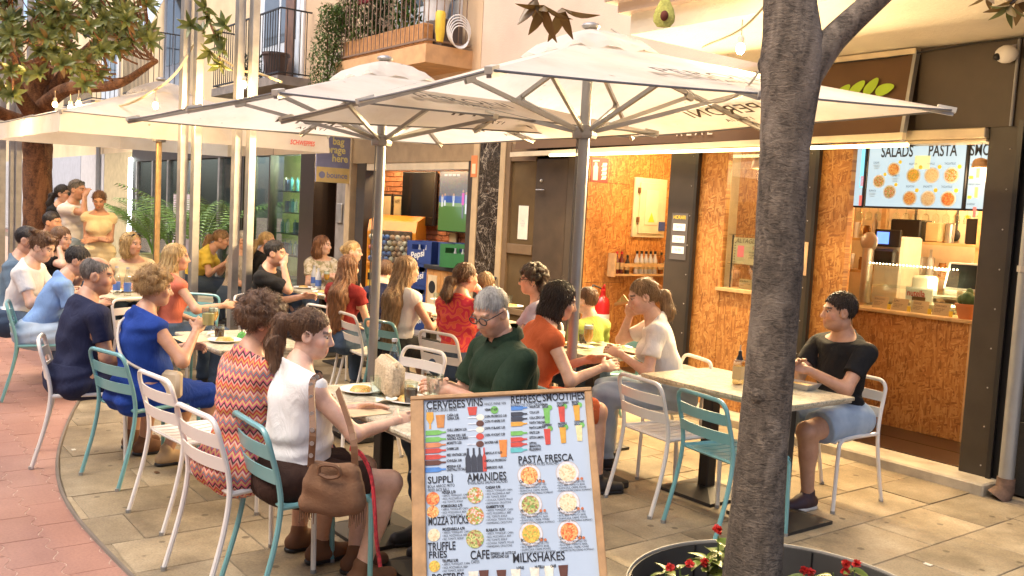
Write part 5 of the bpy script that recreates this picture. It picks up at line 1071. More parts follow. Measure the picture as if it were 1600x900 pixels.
for i, (u, v, z, nl, nf) in enumerate(((1105, 872, .30, 16, 1), (1122, 838, .40, 4, 2), (1132, 855, .34, 8, 1), (1040, 893, .30, 9, 1), (1062, 884, .28, 4, 1), (1268, 892, .29, 8, 2), (1335, 890, .30, 5, 2), (1302, 895, .27, 8, 1))):
    q = G(u, v, z); f = thing('flowering_plant', ('bushy leafed red flowering plant against the trunk in the planter', 'tall red flower cluster beside the trunk in the planter', 'mid height red flowering plant touching the trunk')[i] if i < 3 else 'small red flowering plant by the planter rim', 'plant', (q[0], q[1], .13), 0, 'red flowers in the round planter')
    MB().tube([(0, 0, 0), (.01, .0, (z - .13) * .6), (0, 0, z - .13)], [.006, .005, .003], 5).build('stem', M('green stem', (.08, .12, .03), .5), f)
    for k in range(nl):
        a = rg.uniform(0, 2 * PI); el = rg.uniform(-.3, .7); o = link('leaf', LEAFG, f, (rg.uniform(-.02, .02), rg.uniform(-.02, .02), (z - .13) * rg.uniform(.55, 1)), (el, rg.uniform(-.4, .4), a)); o.scale = (rg.uniform(.7, 1.2),) * 3
    for k in range(nf):
        c = np.array([rg.uniform(-.04, .04), rg.uniform(-.04, .04), z - .13 + rg.uniform(-.01, .03)]); mb = MB()
        for p in range(26):
            mm = Matrix.Translation(Vector(c)) @ Euler((rg.uniform(-1.4, 1.4), rg.uniform(-1.4, 1.4), rg.uniform(0, 6.28))).to_matrix().to_4x4(); mb.add([mm @ v.co for v in PET.vertices], [(0, 1, 2, 3)])
        mb.build('blossom', MPET, f)
# balcony plants, palms
def bush(name, label, c, size, n, mt, ll, seed, group=None, cat='plant', droop=0, box=None):
    t = thing(name, label, cat, (c[0], c[1], c[2]), 0, group); rg = random.Random(seed); mb = MB()
    for i in range(n):
        a, r = rg.uniform(0, 2 * PI), rg.random() ** .5; h_ = rg.random(); p = np.array([math.cos(a) * r * size[0] * (1 - .4 * h_), math.sin(a) * r * size[1] * (1 - .4 * h_), h_ * size[2]]); p += .05 * np.array([math.sin(7 * p[2] + seed), math.cos(5 * p[0]), 0])
        d = unit([rg.uniform(-1, 1), rg.uniform(-1, 1), rg.uniform(-.6, .9) - droop]); x, y, z = frame(d); L = ll * rg.uniform(.6, 1.3); w = L * .16; mb.add([p, p + d * L * .5 + x * w, p + d * L, p + d * L * .5 - x * w], [(0, 1, 2, 3)])
    mb.build('foliage', mt, t)
    st = MB()
    for k in range(7): a = rg.uniform(0, 6.28); st.tube([(0, 0, 0), (math.cos(a) * size[0] * .3, math.sin(a) * size[1] * .3, size[2] * .5), (math.cos(a) * size[0] * .6, math.sin(a) * size[1] * .6, size[2] * .85)], [.01, .007, .003], 5)
    st.build('stems', M('brown stem', (.10, .06, .03), .8), t); return t
MG1 = M('fine feathery green', (.10, .16, .035), .6, var=.35, vs_=5); MG2 = M('broad mid green', (.06, .14, .02), .5, var=.4, vs_=6); MG3 = M('dark shrub green', (.035, .07, .018), .5, var=.4, vs_=6)
bush('asparagus_fern', 'feathery asparagus fern spilling over the left end of the balcony', (-12.05, 5.75, 3.3), (.42, .3, 1.15), 5200, MG1, .06, 1, droop=.3)
bush('asparagus_fern', 'tall feathery fern climbing beside the red cloth on the balcony', (-11.75, 5.95, 3.9), (.55, .2, 1.3), 3200, MG1, .07, 2)
bush('geranium_plant', 'leafy geranium with a red bloom in the balcony planter', (-10.35, 5.95, 3.93), (.3, .15, .62), 420, MG2, .12, 3); bush('trailing_plant', 'thin leaved plant in the middle of the balcony planter', (-11.1, 5.95, 3.93), (.35, .15, .7), 520, MG3, .13, 4); bush('potted_shrub', 'dark shrub growing from the white bucket', (-10.0, 6.2, 4.28), (.26, .2, .7), 700, MG3, .08, 5); bush('potted_shrub', 'low plant behind the black iron balcony rail', (-15.9, 6.1, 3.7), (.3, .2, .5), 350, MG3, .12, 6)
q = YP(616, 2, 5.85); simple('red_bloom', MB().ball((0, 0, 0), (.05, .05, .04), 10, 6), MPET, 'single red geranium bloom above the balcony rail', 'flower', None, (-10.35, 5.85, 4.6)); simple('red_cloth', B((-11.55, 5.9, 4.4), (-11.15, 5.94, 4.9), bev=.01), M('dark red cloth', (.22, .02, .03), .8), 'dark red cloth hung among the balcony plants', 'cloth')
def palm(loc, label, n, L, seed):
    t = thing('palm_plant', label, 'plant', loc, 0, 'palms by the dark shop front'); rg = random.Random(seed); MB().lathe([(.2, 0), (.26, .5), (.28, .5), (.22, .46), (0, .46)], 14).build('pot', M('pale lime pot', (.5, .5, .25), .5), t, True)
    for i in range(n):
        a = 2 * PI * i / n + rg.uniform(-.3, .3); up_ = rg.uniform(.5, 1.2); pts = [np.array([0, 0, .46])]; d = np.array([math.cos(a) * .28, math.sin(a) * .28, 1.3]); 
        for k in range(9): d = unit(d + np.array([math.cos(a), math.sin(a), -.5 - .2 * k * .3]) * .10 * (1.6 - up_ * .5)); pts.append(pts[-1] + d * L / 9)
        mb = MB(); mb.tube(pts, [.012 * (1 - k / 11) for k in range(10)], 5)
        for k in range(2, 10):
            for f in (0, .33, .66):
                if k == 9 and f: continue
                p = pts[k] + (pts[min(k + 1, 9)] - pts[k]) * f; dd = unit(pts[min(k + 1, 9)] - pts[k - 1]); sd_ = unit(np.cross(dd, [0, 0, 1])); l2 = L * .24 * math.sin(PI * (k + f) / 11.5 + .25)
                for s_ in (-1, 1): e = p + (sd_ * s_ * .8 + dd * .55 + np.array([0, 0, -.35])) * l2; m_ = (p + e) / 2 + np.array([0, 0, .03]); w = dd * .014; mb.add([p, m_ + w, e, m_ - w], [(0, 1, 2, 3)])
        mb.build('frond', M('fresh palm green', (.16, .28, .06), .45, var=.3), t)
q = AT(180, 330, 78); palm((q[0], 5.6, 0), 'bright green potted palm beside the white tube light', 11, 1.6, 1); palm((-19.4, 5.9, 0), 'potted palm in front of the black ribbed shop front', 9, 1.6, 2); palm((-17.3, 5.8, 0), 'potted palm beside the salon window', 9, 2.1, 4)
# ================= STRING LIGHTS =================
def bulb(loc, label, power=2.5, cord=.08):
    t = thing('festoon_bulb', label, 'bulb', loc, 0, 'festoon bulbs'); MB().ball((0, 0, 0), (.028, .028, .034), 12, 8).build('globe', M_BULB, t, True); MB().lathe([(.017, .03), (.02, .06), (.012, .075), (0, .075)], 10).build('socket', M('pale socket', (.6, .52, .4), .5), t, True); MB().tube([(0, 0, .07), (0, .0, .07 + cord)], .004, 5).build('lead', M('pale flex', (.55, .45, .28), .6), t); lamp('bulb_light', t, (0, 0, -.05), power, (1, .66, .30), .03)
for (u, v, s_), l in (((86, 163, 140), 'lit festoon bulb hanging at the magnolia trunk'), ((110, 168, 140), 'lit festoon bulb hanging at the magnolia trunk'), ((123, 162, 140), 'lit festoon bulb hanging at the magnolia trunk'), ((243, 165, 170), 'lit festoon bulb under the knot of the rope over the valanced parasol'), ((381, 132, 165), 'lit festoon bulb between the tall steel posts')): bulb(AT(u, v, s_), l, 20)
bulb(AT(1157, 76, 262), 'lit festoon bulb hanging under the plaster soffit by the tree', 18, .1)
M_ROPE = M('pale rope', (.60, .48, .26), .8)
def rope(name, pts, r, label, cat='cable', mt=None): return simple(name, MB().tube(smooth_path(pts, 8), r, 6), mt or M_ROPE, label, cat, None, None, True)
rope('light_cable', [AT(150, 158, 140), AT(190, 165, 150), AT(243, 140, 170), AT(278, 110, 165), AT(303, 68, 160)], .012, 'pale rope rising from the valanced parasol to the steel posts')
rope('light_cable', [AT(303, 68, 158), AT(340, 88, 158), AT(378, 110, 157), AT(400, 113, 157), AT(440, 128, 160)], .012, 'pale rope tied to the steel posts above the middle parasol')
rope('light_cable', [AT(1235, -40, 330), AT(1165, 40, 300), AT(1105, 70, 270), AT(1098, 74, 262)], .007, 'pale festoon cable running from the trunk to the soffit')
rope('light_cable', [AT(955, 45, 252), AT(1000, 75, 252), AT(1048, 106, 262), AT(1075, 140, 268), AT(1110, 160, 275), AT(1150, 150, 290), AT(1180, 120, 310), AT(1197, 85, 340)], .006, 'thin grey cable looping down from the parasol top to the tree', mt=M('grey flex', (.45, .42, .36), .6))
av = thing('avocado_ornament', 'yellow green crocheted avocado half with brown stone hanging from the tree', 'ornament', AT(1038, 22, 340)); dn = unit(np.array([0, 0, CH]) - np.array(av.location)); 
prof = [(0, -.062), (.03, -.058), (.048, -.035), (.05, -.01), (.042, .02), (.03, .045), (.02, .065), (0, .072)]
mb = MB(); mb.lathe(prof, 20); o = mb.build('flesh', M('yellow green yarn', (.55, .52, .12), .9, var=.25, vs_=60, bmp=.8, bs=120), av, True); o.scale = (1, .45, 1); o.rotation_euler = (0, 0, math.atan2(dn[1], dn[0]) + PI / 2)
MB().ball((dn[0] * .02, dn[1] * .02, -.012), (.022, .016, .024), 12, 8).build('stone', M('red brown yarn', (.12, .025, .012), .9), av, True); MB().tube([(0, 0, .07), (0, 0, .35)], .003, 5).build('thread', M_ROPE, av)
# ================= MENU A-BOARD =================
bt, bl_ = AT(783, 615, 409), AT(797, 900, 439); dwn = unit(bl_ - bt); rgt = unit(AT(915, 613, 409) - AT(645, 618, 409)); nrm = unit(np.cross(rgt, -dwn)); rgt = unit(np.cross(-dwn, nrm))
L_ = bt[2] / -dwn[2]; Wb = .345
ab = thing('menu_board', 'wooden framed menu sandwich board covered in food and drink print', 'sign board', (bt[0], bt[1], 0))
mw = Matrix([[rgt[i], -dwn[i], nrm[i], bt[i] - (ab.location[i])] for i in range(3)] + [[0, 0, 0, 1]])   # board frame: x right, y up from the top edge, z outwards
M_OAK = M('oak frame', (.42, .24, .10), .5, var=.25, vs_=14, bmp=.15)
def bp(name, mb, mt, sm=False):
    me = mb.mesh(name, mt, sm); me.transform(mw); return link(name, me, ab)
bp('frame_stile', MB().box((-Wb, -L_ + .02, -.012), (-Wb + .05, -.012, .018), bev=.003), M_OAK); bp('frame_stile', MB().box((Wb - .028, -L_ + .02, -.012), (Wb, -.012, .018), bev=.003), M_OAK); bp('top_rail', MB().box((-Wb, -.012, -.014), (Wb, 0.004, .02), bev=.003), M_OAK); bp('bottom_rail', MB().box((-Wb + .05, -L_ + .02, -.01), (Wb - .028, -L_ + .08, .016)), M_OAK)
bp('poster', MB().box((-Wb + .05, -L_ + .08, -.008), (Wb - .028, -.012, .004)), M('pale blue white poster', (.42, .50, .58), .35, var=.03))
bd = unit(np.array([-nrm[0], -nrm[1], 0])); top = bt - np.array([ab.location[0], ab.location[1], 0]) - nrm * .03
for s_ in (-1, 1): MB().bar(top + rgt * s_ * (Wb - .02), top + rgt * s_ * (Wb - .02) + bd * .42 - np.array([0, 0, top[2]]), .04, .03).build('rear_leg', M_OAK, ab)
MB().add([top + rgt * s_ * (Wb - .04) + (bd * .42 - np.array([0, 0, top[2]])) * f for f in (.05, .92) for s_ in (-1, 1)], [(0, 1, 3, 2)]).build('rear_panel', M('black rear panel', (.02, .02, .02), .7), ab)
MB().tube([top + nrm * .03 + (-rgt * (Wb + .004)) + dwn * .28, top - rgt * (Wb + .004) + bd * .13 - np.array([0, 0, .31])], .004, 5).build('stay_chain', M_STEEL, ab)
px = lambda u: (u - 780) / 270 * .67          # photo pixel along the board -> board x
def py(v): return -(v - 616) / 284 * np.linalg.norm(bl_ - bt) 
def bx_(u, v): k = 1 + (v - 616) / 284 * .07; c = 783 + (v - 616) / 284 * 15; return (u - c) / (403 * k), py(v)
def btext(s, u, v, size, mt=M_INK, wide=.62, bold=.0, **k):
    x, y = bx_(u, v); me = text_mesh(s, size, wide, bold, **k); me.name = 'lettering'; me.materials.clear(); me.materials.append(mt); me.transform(mw @ Matrix.Translation((x, y, .0065))); return link('lettering', me, ab)
def head(s, u, v, wpx, hpx):
    me = text_mesh(s, 1, 1, .0); xs = [q.co.x for q in me.vertices]; ys = [q.co.y for q in me.vertices]; w, h = max(xs) - min(xs), max(ys) - min(ys); x, y = bx_(u, v); k = 1 + (v - 616) / 284 * .07
    me2 = text_mesh(s, 1, 1, .016); me2.transform(Matrix.Diagonal((wpx / 403 / k / w, hpx / 403 / k / h, 1, 1))); me2.materials.clear(); me2.materials.append(M_INK); me2.name = 'lettering'; me2.transform(mw @ Matrix.Translation((x, y, .0065))); link('lettering', me2, ab)
for s, u, v, w, h in (('CERVESES', 668, 636, 59, 12), ('VINS', 730, 635, 25, 12), ('REFRESC', 798, 634, 46, 12), ('SMOOTIHES', 847, 633, 64, 12), ('SUPPLÌ', 671, 755, 38, 13), ('AMANIDES', 732, 755, 60, 12), ('PASTA FRESCA', 810, 731, 84, 11), ('MOZZA STICKS', 672, 819, 61, 12), ('TRUFFLE', 672, 857, 42, 12), ('FRIES', 673, 868, 27, 10), ('CAFE', 737, 873, 29, 13), ('MILKSHAKES', 802, 881, 79, 13), ('POSTRES', 678, 903, 49, 12)): head(s, u, v, w, h)
SUB = [('CERVEZAS BEERS BIERES', 668, 641), ('VINOS WINE VIN', 757, 635), ('REFRESCOS SOFT DRINKS', 798, 640), ('BOLA ARROZ FRITO\nFRIED RICE BALL', 671, 762), ('ENSALADAS SALADS SALADES', 733, 760), ('FRESH PASTA PATES FRAICHES', 811, 736), ('CAFES', 738, 879)]
for s, u, v in SUB: btext(s, u, v, .0155, wide=.7)
def bblock(mt, u, v, w, h, off=.0058, name='picture_print'):
    x, y = bx_(u, v); mb = MB(); mb.box((x - w / 806, y - h / 806, .004), (x + w / 806, y + h / 806, off)); return bp(name, mb, mt)
def bdisc(mt, u, v, r, off=.006, n=22, name='dish_print', sy=1.): x, y = bx_(u, v); mb = MB(); mb.add([(x + r / 403 * math.cos(2 * PI * k / n), y + r / 403 * sy * math.sin(2 * PI * k / n), off) for k in range(n)], [tuple(range(n))]); return bp(name, mb, mt)
def bshape(pts, mt, u, v, sx, sy, off=.0062, name='bottle_print'): x, y = bx_(u, v); mb = MB(); mb.add([(x + a * sx / 403, y + b2 * sy / 403, off) for a, b2 in pts], [tuple(range(len(pts)))]); return bp(name, mb, mt)
BOT = [(-.5, -.28), (.15, -.28), (.3, -.1), (.5, -.1), (.5, .1), (.3, .1), (.15, .28), (-.5, .28)]; VB = [(-.28, -.5), (.28, -.5), (.28, .1), (.1, .25), (.1, .5), (-.1, .5), (-.1, .25), (-.28, .1)]; GLS = [(-.3, -.5), (.3, -.5), (.42, .5), (-.42, .5)]; CUP = [(-.12, -.5), (.12, -.5), (.1, -.2), (.45, .1), (.4, .5), (-.4, .5), (-.45, .1), (-.1, -.2)]
def pc(n, c): return M('print ' + n, c, .5, var=.15, vs_=60)
AM, GRN, RD, BR, BLU, PNK, CRM, BLK = pc('amber', (.60, .30, .03)), pc('green', (.15, .40, .08)), pc('red', (.50, .05, .03)), pc('dark brown', (.10, .03, .015)), pc('blue', (.06, .2, .5)), pc('pink', (.62, .25, .18)), pc('cream', (.72, .66, .52)), pc('near black', (.03, .035, .05))
bshape(CUP, AM, 674, 655, 13, 26); bshape(GLS, pc('copper', (.5, .2, .04)), 690, 657, 17, 20)
for i, (v, mt) in enumerate(((675, GRN), (686, GRN), (695, pc('orange red', (.55, .2, .08))), (704, RD), (714, RD), (723, BR), (734, BLU))): bshape(BOT, mt, 683, v, 31, 13)
tl_ = ['CAÑA 2,50\nGERRA 3,80', 'CHILL LEMON 3,20', 'PERONI 3,00 / 3,80\nNASTRO AZZURRO', 'MORETTI 3,50', 'DAMM 2,80', 'RED VINTAGE 3,80', 'ICHNUSA 3,80', 'MESSINA 4,20\nCRISTALLI DI SALE']
for i, (s, v) in enumerate(zip(tl_, (650, 674, 683, 695, 704, 714, 723, 732))): btext(s, 700, v, .0135, wide=.66, bold=.0004)
bshape(GLS, RD, 739, 643, 18, 13)
for v, mt in ((654, CRM), (664, BR), (674, CRM), (685, RD), (697, BR)): bdisc(mt, 751, v, 6, sy=.8); bblock(pc('glass stem', (.62, .66, .7)), 739, v, 14, 1.5)
bdisc(GRN, 773, 643, 6); bshape(GLS, pc('orange', (.6, .2, .03)), 787, 706, 15, 26)
for i, u in enumerate((733, 742, 751, 758)): bshape(VB, BLK if i < 3 else RD, u, 722, 15 if i < 3 else 10, 36)
for s, v in (('VERMUT 4,50', 644), ('COPA PROSECCO 3,80', 655), ('COPA VI NEGRE 3,50', 663), ('COPA VI BLANC 3,50', 674), ('COPA VI ROSAT 3,50', 685), ('SANGRIA 4,80', 697), ('AMPOLLA VI 16,00', 714), ('AMPOLLA PROSECCO', 726), ('LAMBRUSCO 14,00', 737)): btext(s, 758, v, .0125, wide=.66, bold=.0004)
for v, mt in ((642, BLU), (652, BLK), (660, BLK), (668, AM), (683, GRN), (693, RD), (701, RD), (710, pc('aqua', (.1, .4, .4)))): bshape(BOT, mt, 811, v, 25, 12)
for s, v in (('AIGUA 2,00', 643), ('COLA 2,50', 652), ('COLA ZERO 2,50', 661), ('FANTA TARONJA', 669), ('FANTA LLIMONA', 677), ('SPRITE 2,50', 685), ('LIPTON LIMON', 693), ('LIPTON\nMARACUYA', 702), ('PELLEGRINO', 712)): btext(s, 827, v, .0125, wide=.62, bold=.0004)
for i, (u, v, mt) in enumerate(((854, 657, GRN), (877, 656, RD), (900, 655, AM), (855, 691, RD), (879, 690, AM), (904, 688, pc('coconut', (.7, .6, .3))))): bshape(GLS, mt, u, v, 12, 24); bdisc(GRN, u + 4, v - 13, 4); btext(('GREEN\nDETOX', 'STRAWBERRY\nDELIGHT', 'MANGO\nDREAM', 'RASPBERRY', 'PINEAPPLE\nSUNSET', 'COCONUT\nGOLD')[i], u - 8, v - 17, .011, wide=.65, bold=.0004)
for i, (u, v, f) in enumerate(((827, 751, 0), (886, 750, 1), (829, 796, 2), (887, 796, 1), (830, 840, 3), (889, 840, 5))):
    bdisc(pc('plate rim', (.5, .4, .35)), u, v, 17.5, .0055, 28, 'plate_print'); bdisc(pc('white plate', (.6, .6, .6)), u, v, 16.5, .006, 28, 'plate_print'); bdisc(FOODS[f], u, v - 0, 13, .0066); btext(('CARBONARA 9,80', 'FUSILLI 9,50', 'PESTO 9,80', 'SPAGHETTI 8,90', 'BOLOGNESA 9,80', 'TAGLIATELLE 9,90')[i], u - 15, v + 11, .0145, wide=.7, bold=.0006)
    for k in range(4): btext(('• SALSA DE FORMATGE I OU', '• RICE, BEEF, TOMATO, BASIL', '• GUANCIALE, CREME, POIVRE', '• FORMATGE PECORINO ROMANO')[k], u - 16, v + 16 + k * 4.3, .010, wide=.8)
    for k, mt in enumerate((pc('allergen', (.5, .15, .05)), pc('allergen', (.5, .15, .05)))): bdisc(mt, u + 16 + k * 6, v + 10, 2.2, .0068, 10)
for i, (u, v, r, f) in enumerate(((679, 779, 10, 5), (679, 799, 9, 0), (681, 834, 9, 1), (682, 880, 8, 3), (744, 777, 12, 4), (744, 808, 13, 4), (744, 843, 13, 2))):
    bdisc(FOODS[f], u, v, r, .006); uu = u + r + 4
    for k in range(4 if i < 4 else 6): btext(('NDUJA 2,70', '• ARROS, TOMAQUET, CARN', '• RICE, MOZZARELLA, BEEF', '• RIZ, TOMATE, BOEUF', '• LECHUGA, TOMATE, POLLO', '• PARMESANO, CROUTONS')[(k if i < 4 else k) % 6] if k or i < 1 else ('', 'POMODORO 2,70', 'MOZZARELLA 6,90', 'TRUFFLE 5,90', 'CAESAR 9,90', 'GAMBETTI 9,90', 'BURRATA 10,90')[i], uu, v - r + 3 + k * 4.8, .0135 if k == 0 else .0105, wide=.72, bold=.0005 if k == 0 else 0)
for u, v, mt in ((742, 899, CRM), (758, 898, BR), (785, 899, BR), (807, 899, CRM), (836, 898, CRM), (858, 897, CRM), (880, 897, BR)): bshape(GLS, mt, u, v, 17, 16, name='cup_print')
btext('ESPRESSO 1,60  LATTE 2,20\nCAPPUCCINO 2,50', 768, 868, .0125, wide=.62, bold=.0004)
for u in (820, 848, 872): btext(('LOTUS', 'NUTELLA', 'CAFE')[(820, 848, 872).index(u)], u - 12, 891, .013, wide=.65, bold=.0005)
# ================= PEOPLE: one implicit surface per body, polygonised with surface nets =================
def surf_nets(d, lo, h):
    s = d < 0
    if not s.any(): return np.zeros((0, 3)), np.zeros((0, 4), int)
    nx, ny, nz = d.shape; pos = np.zeros((nx - 1, ny - 1, nz - 1, 3), np.float32); cnt = np.zeros((nx - 1, ny - 1, nz - 1), np.float32); cross = []
    for ax in range(3):
        a = [slice(None)] * 3; b = [slice(None)] * 3; a[ax] = slice(0, -1); b[ax] = slice(1, None)
        da, db = d[tuple(a)], d[tuple(b)]; cr = (da < 0) != (db < 0); cross.append((cr, da < 0)); I = np.argwhere(cr)
        if not len(I): continue
        t = (da[cr] / (da[cr] - db[cr])).astype(np.float32); P_ = I.astype(np.float32); P_[:, ax] += t
        o1, o2 = [q for q in range(3) if q != ax]
        for e1 in (0, -1):
            for e2 in (0, -1):
                J = I.copy(); J[:, o1] += e1; J[:, o2] += e2; ok = (J >= 0).all(1) & (J[:, 0] < nx - 1) & (J[:, 1] < ny - 1) & (J[:, 2] < nz - 1)
                np.add.at(pos, tuple(J[ok].T), P_[ok]); np.add.at(cnt, tuple(J[ok].T), 1)
    act = cnt > 0; idx = -np.ones(cnt.shape, int); idx[act] = np.arange(act.sum()); V = pos[act] / cnt[act][:, None] * h + lo; F_ = []
    for ax in range(3):
        cr, neg = cross[ax]; I = np.argwhere(cr); o1, o2 = [(1, 2), (2, 0), (0, 1)][ax]; ok = (I[:, o1] > 0) & (I[:, o2] > 0) & (I[:, o1] < d.shape[o1] - 1) & (I[:, o2] < d.shape[o2] - 1); I = I[ok]; ng = neg[tuple(I.T)]
        def at(e1, e2): J = I.copy(); J[:, o1] += e1; J[:, o2] += e2; return idx[tuple(J.T)]
        q = np.stack([at(-1, -1), at(0, -1), at(0, 0), at(-1, 0)], 1); q[~ng] = q[~ng][:, ::-1]; F_.append(q)
    F_ = np.concatenate(F_); return V, F_[(F_ >= 0).all(1)]
def ident(): return np.eye(3)
def cap(a, b, ra, rb=None, k=.03): return ('c', np.asarray(a, float), np.asarray(b, float), ra, ra if rb is None else rb, k)
def ell(c, r, R=None, k=.03): return ('e', np.asarray(c, float), np.asarray(r, float), ident() if R is None else R, k)
def neg(p): return ('-',) + (p,)
def field(prims, h, post=None, clips=()):
    lo, hi = np.full(3, 9.), np.full(3, -9.)
    for p in prims:
        if p[0] == '-': continue
        if p[0] == 'c': q = np.array([p[1] - p[3], p[1] + p[3], p[2] - p[4], p[2] + p[4]])
        else: m_ = np.abs(p[3]) @ p[2]; q = np.array([p[1] - m_, p[1] + m_])
        lo = np.minimum(lo, q.min(0)); hi = np.maximum(hi, q.max(0))
    lo -= 4 * h + .02; hi += 4 * h + .02; n = np.ceil((hi - lo) / h).astype(int) + 1; D = np.full(n, .1, np.float32)
    ax = [lo[i] + h * np.arange(n[i]) for i in range(3)]
    for p in prims:
        sub = p[0] == '-'; q = p[1] if sub else p; k = q[-1]
        if q[0] == 'c': b0 = np.minimum(q[1] - q[3], q[2] - q[4]); b1 = np.maximum(q[1] + q[3], q[2] + q[4])
        else: m_ = np.abs(q[3]) @ q[2]; b0, b1 = q[1] - m_, q[1] + m_
        i0 = np.clip(np.floor((b0 - k - .02 - lo) / h).astype(int), 0, n); i1 = np.clip(np.ceil((b1 + k + .02 - lo) / h).astype(int) + 1, 0, n)
        if (i1 <= i0).any(): continue
        sl = tuple(slice(a, b) for a, b in zip(i0, i1)); x, y, z = np.meshgrid(ax[0][sl[0]], ax[1][sl[1]], ax[2][sl[2]], indexing='ij'); P_ = np.stack([x, y, z], -1)
        if q[0] == 'c':
            ba = q[2] - q[1]; pa = P_ - q[1]; t = np.clip((pa @ ba) / max(ba @ ba, 1e-9), 0, 1); dd = np.linalg.norm(pa - t[..., None] * ba, axis=-1) - (q[3] + (q[4] - q[3]) * t)
        else:
            l = (P_ - q[1]) @ q[3]; k0 = np.linalg.norm(l / q[2], axis=-1); k1 = np.linalg.norm(l / q[2] ** 2, axis=-1); dd = k0 * (k0 - 1) / np.maximum(k1, 1e-6)
        o = D[sl]
        if sub: dd = -dd; hh = np.clip(.5 - .5 * (o - dd) / k, 0, 1); D[sl] = o * (1 - hh) + dd * hh + k * hh * (1 - hh)
        else: hh = np.clip(.5 + .5 * (o - dd) / k, 0, 1); D[sl] = o * (1 - hh) + dd * hh - k * hh * (1 - hh)
    if post or clips:
        x, y, z = np.meshgrid(*ax, indexing='ij')
        if post: D = D + post(x, y, z)
        for c, nn in clips: D = np.maximum(D, (x - c[0]) * nn[0] + (y - c[1]) * nn[1] + (z - c[2]) * nn[2])
    D[0], D[-1], D[:, 0], D[:, -1], D[:, :, 0], D[:, :, -1] = .1, .1, .1, .1, .1, .1
    return surf_nets(D, lo, h)
def np_mesh(name, V, F_, mt):
    me = bpy.data.meshes.new(name); me.vertices.add(len(V)); me.vertices.foreach_set('co', V.astype(np.float32).ravel()); me.loops.add(F_.size); me.loops.foreach_set('vertex_index', F_.astype(np.int32).ravel()); me.polygons.add(len(F_)); me.polygons.foreach_set('loop_start', np.arange(0, F_.size, 4, dtype=np.int32)); me.polygons.foreach_set('use_smooth', np.ones(len(F_), bool)); me.materials.append(mt); me.update(calc_edges=True); return me
def rotm(yaw=0, pitch=0, roll=0):    # pitch > 0 tips forward (+Y), yaw > 0 turns left
    cy, sy, cp, sp, cr, sr = math.cos(yaw), math.sin(yaw), math.cos(pitch), math.sin(pitch), math.cos(roll), math.sin(roll)
    return np.array([[cy, -sy, 0], [sy, cy, 0], [0, 0, 1]]) @ np.array([[1, 0, 0], [0, cp, sp], [0, -sp, cp]]) @ np.array([[cr, 0, sr], [0, 1, 0], [-sr, 0, cr]])
def ik(a, t, l1, l2, pole):
    a, t = np.asarray(a, float), np.asarray(t, float); d = t - a; L = np.linalg.norm(d); u = d / L; L = min(L, (l1 + l2) * .995); t = a + u * L; x = (l1 * l1 - l2 * l2 + L * L) / (2 * L); hgt = math.sqrt(max(l1 * l1 - x * x, 0)); pl_ = np.asarray(pole, float); pl_ = unit(pl_ - u * np.dot(pl_, u)); return a + u * x + pl_ * hgt, t
def m_skin():
    mt, t, b = base('skin'); at = nd(t, 'ShaderNodeAttribute'); at.attribute_name = 'Col'; v = coords(t); n = noise(t, v, 30, 3); n = noise(t, v, 16, 5, .65); r = ramp(t, [(.3, (.86, .80, .78)), (.7, (1.1, 1.1, 1.1))]); t.links.new(n, r.inputs[0])
    t.links.new(mix(t, 1, at.outputs['Color'], r.outputs[0], 'MULTIPLY'), b.inputs['Base Color']); b.inputs['Roughness'].default_value = .48; b.inputs['Subsurface Weight'].default_value = .12; b.inputs['Subsurface Radius'].default_value = (.6, .2, .1); b.inputs['Subsurface Scale'].default_value = .012; bump(t, b, noise(t, v, 220, 2), .08, .002); return mt
M_SKIN = m_skin()
def m_hair(name, a, b_, rough=.42):
    if name in MATS: return MATS[name]
    mt, t, b = base(name); v = coords(t, (1, 1, .12)); n = noise(t, v, 95, 4, .7, .3); n2 = noise(t, v, 22, 2); ad = nd(t, 'ShaderNodeMath', operation='ADD'); t.links.new(n, ad.inputs[0]); ml = nd(t, 'ShaderNodeMath', operation='MULTIPLY'); ml.inputs[1].default_value = .6; t.links.new(n2, ml.inputs[0]); t.links.new(ml.outputs[0], ad.inputs[1]); r = ramp(t, [(.55, a), (1.0, b_)]); t.links.new(ad.outputs[0], r.inputs[0]); t.links.new(r.outputs[0], b.inputs['Base Color']); b.inputs['Roughness'].default_value = rough; bump(t, b, n, .9, .012); MATS[name] = mt; return mt
HAIR = dict(dark=m_hair('dark brown hair', (.012, .008, .005), (.06, .035, .02)), brown=m_hair('brown hair', (.045, .02, .008), (.20, .10, .045)), auburn=m_hair('auburn hair', (.07, .025, .008), (.30, .13, .05)), blonde=m_hair('blonde hair', (.20, .11, .035), (.60, .42, .18)), honey=m_hair('honey curls', (.16, .08, .025), (.55, .34, .13)), grey=m_hair('grey hair', (.13, .12, .11), (.50, .48, .44)), pepper=m_hair('pepper grey hair', (.04, .035, .03), (.22, .19, .16)), light=m_hair('light brown hair', (.10, .055, .022), (.36, .22, .10)), black=m_hair('black hair', (.006, .005, .005), (.03, .022, .018)))
def cloth(name, col, var=.1, rough=.85, weave=.15):
    mt = M(name, col, rough, var=var, vs_=5, bmp=weave, bs=260, spec=.25); t = mt.node_tree; b = t.nodes['Principled BSDF']; v = coords(t, (1, 1, .6)); n = noise(t, v, 11, 3, .5, 2.2); b1 = [q for q in t.nodes if q.type == 'BUMP'][0]; b2 = nd(t, 'ShaderNodeBump'); b2.inputs['Strength'].default_value = .3; b2.inputs['Distance'].default_value = .03; t.links.new(n, b2.inputs['Height']); t.links.new(b2.outputs[0], b1.inputs['Normal']); return mt
def m_pattern(name, fn):
    if name in MATS: return MATS[name]
    mt, t, b = base(name); b.inputs['Roughness'].default_value = .85; v = coords(t); fn(t, b, v); MATS[name] = mt; return mt
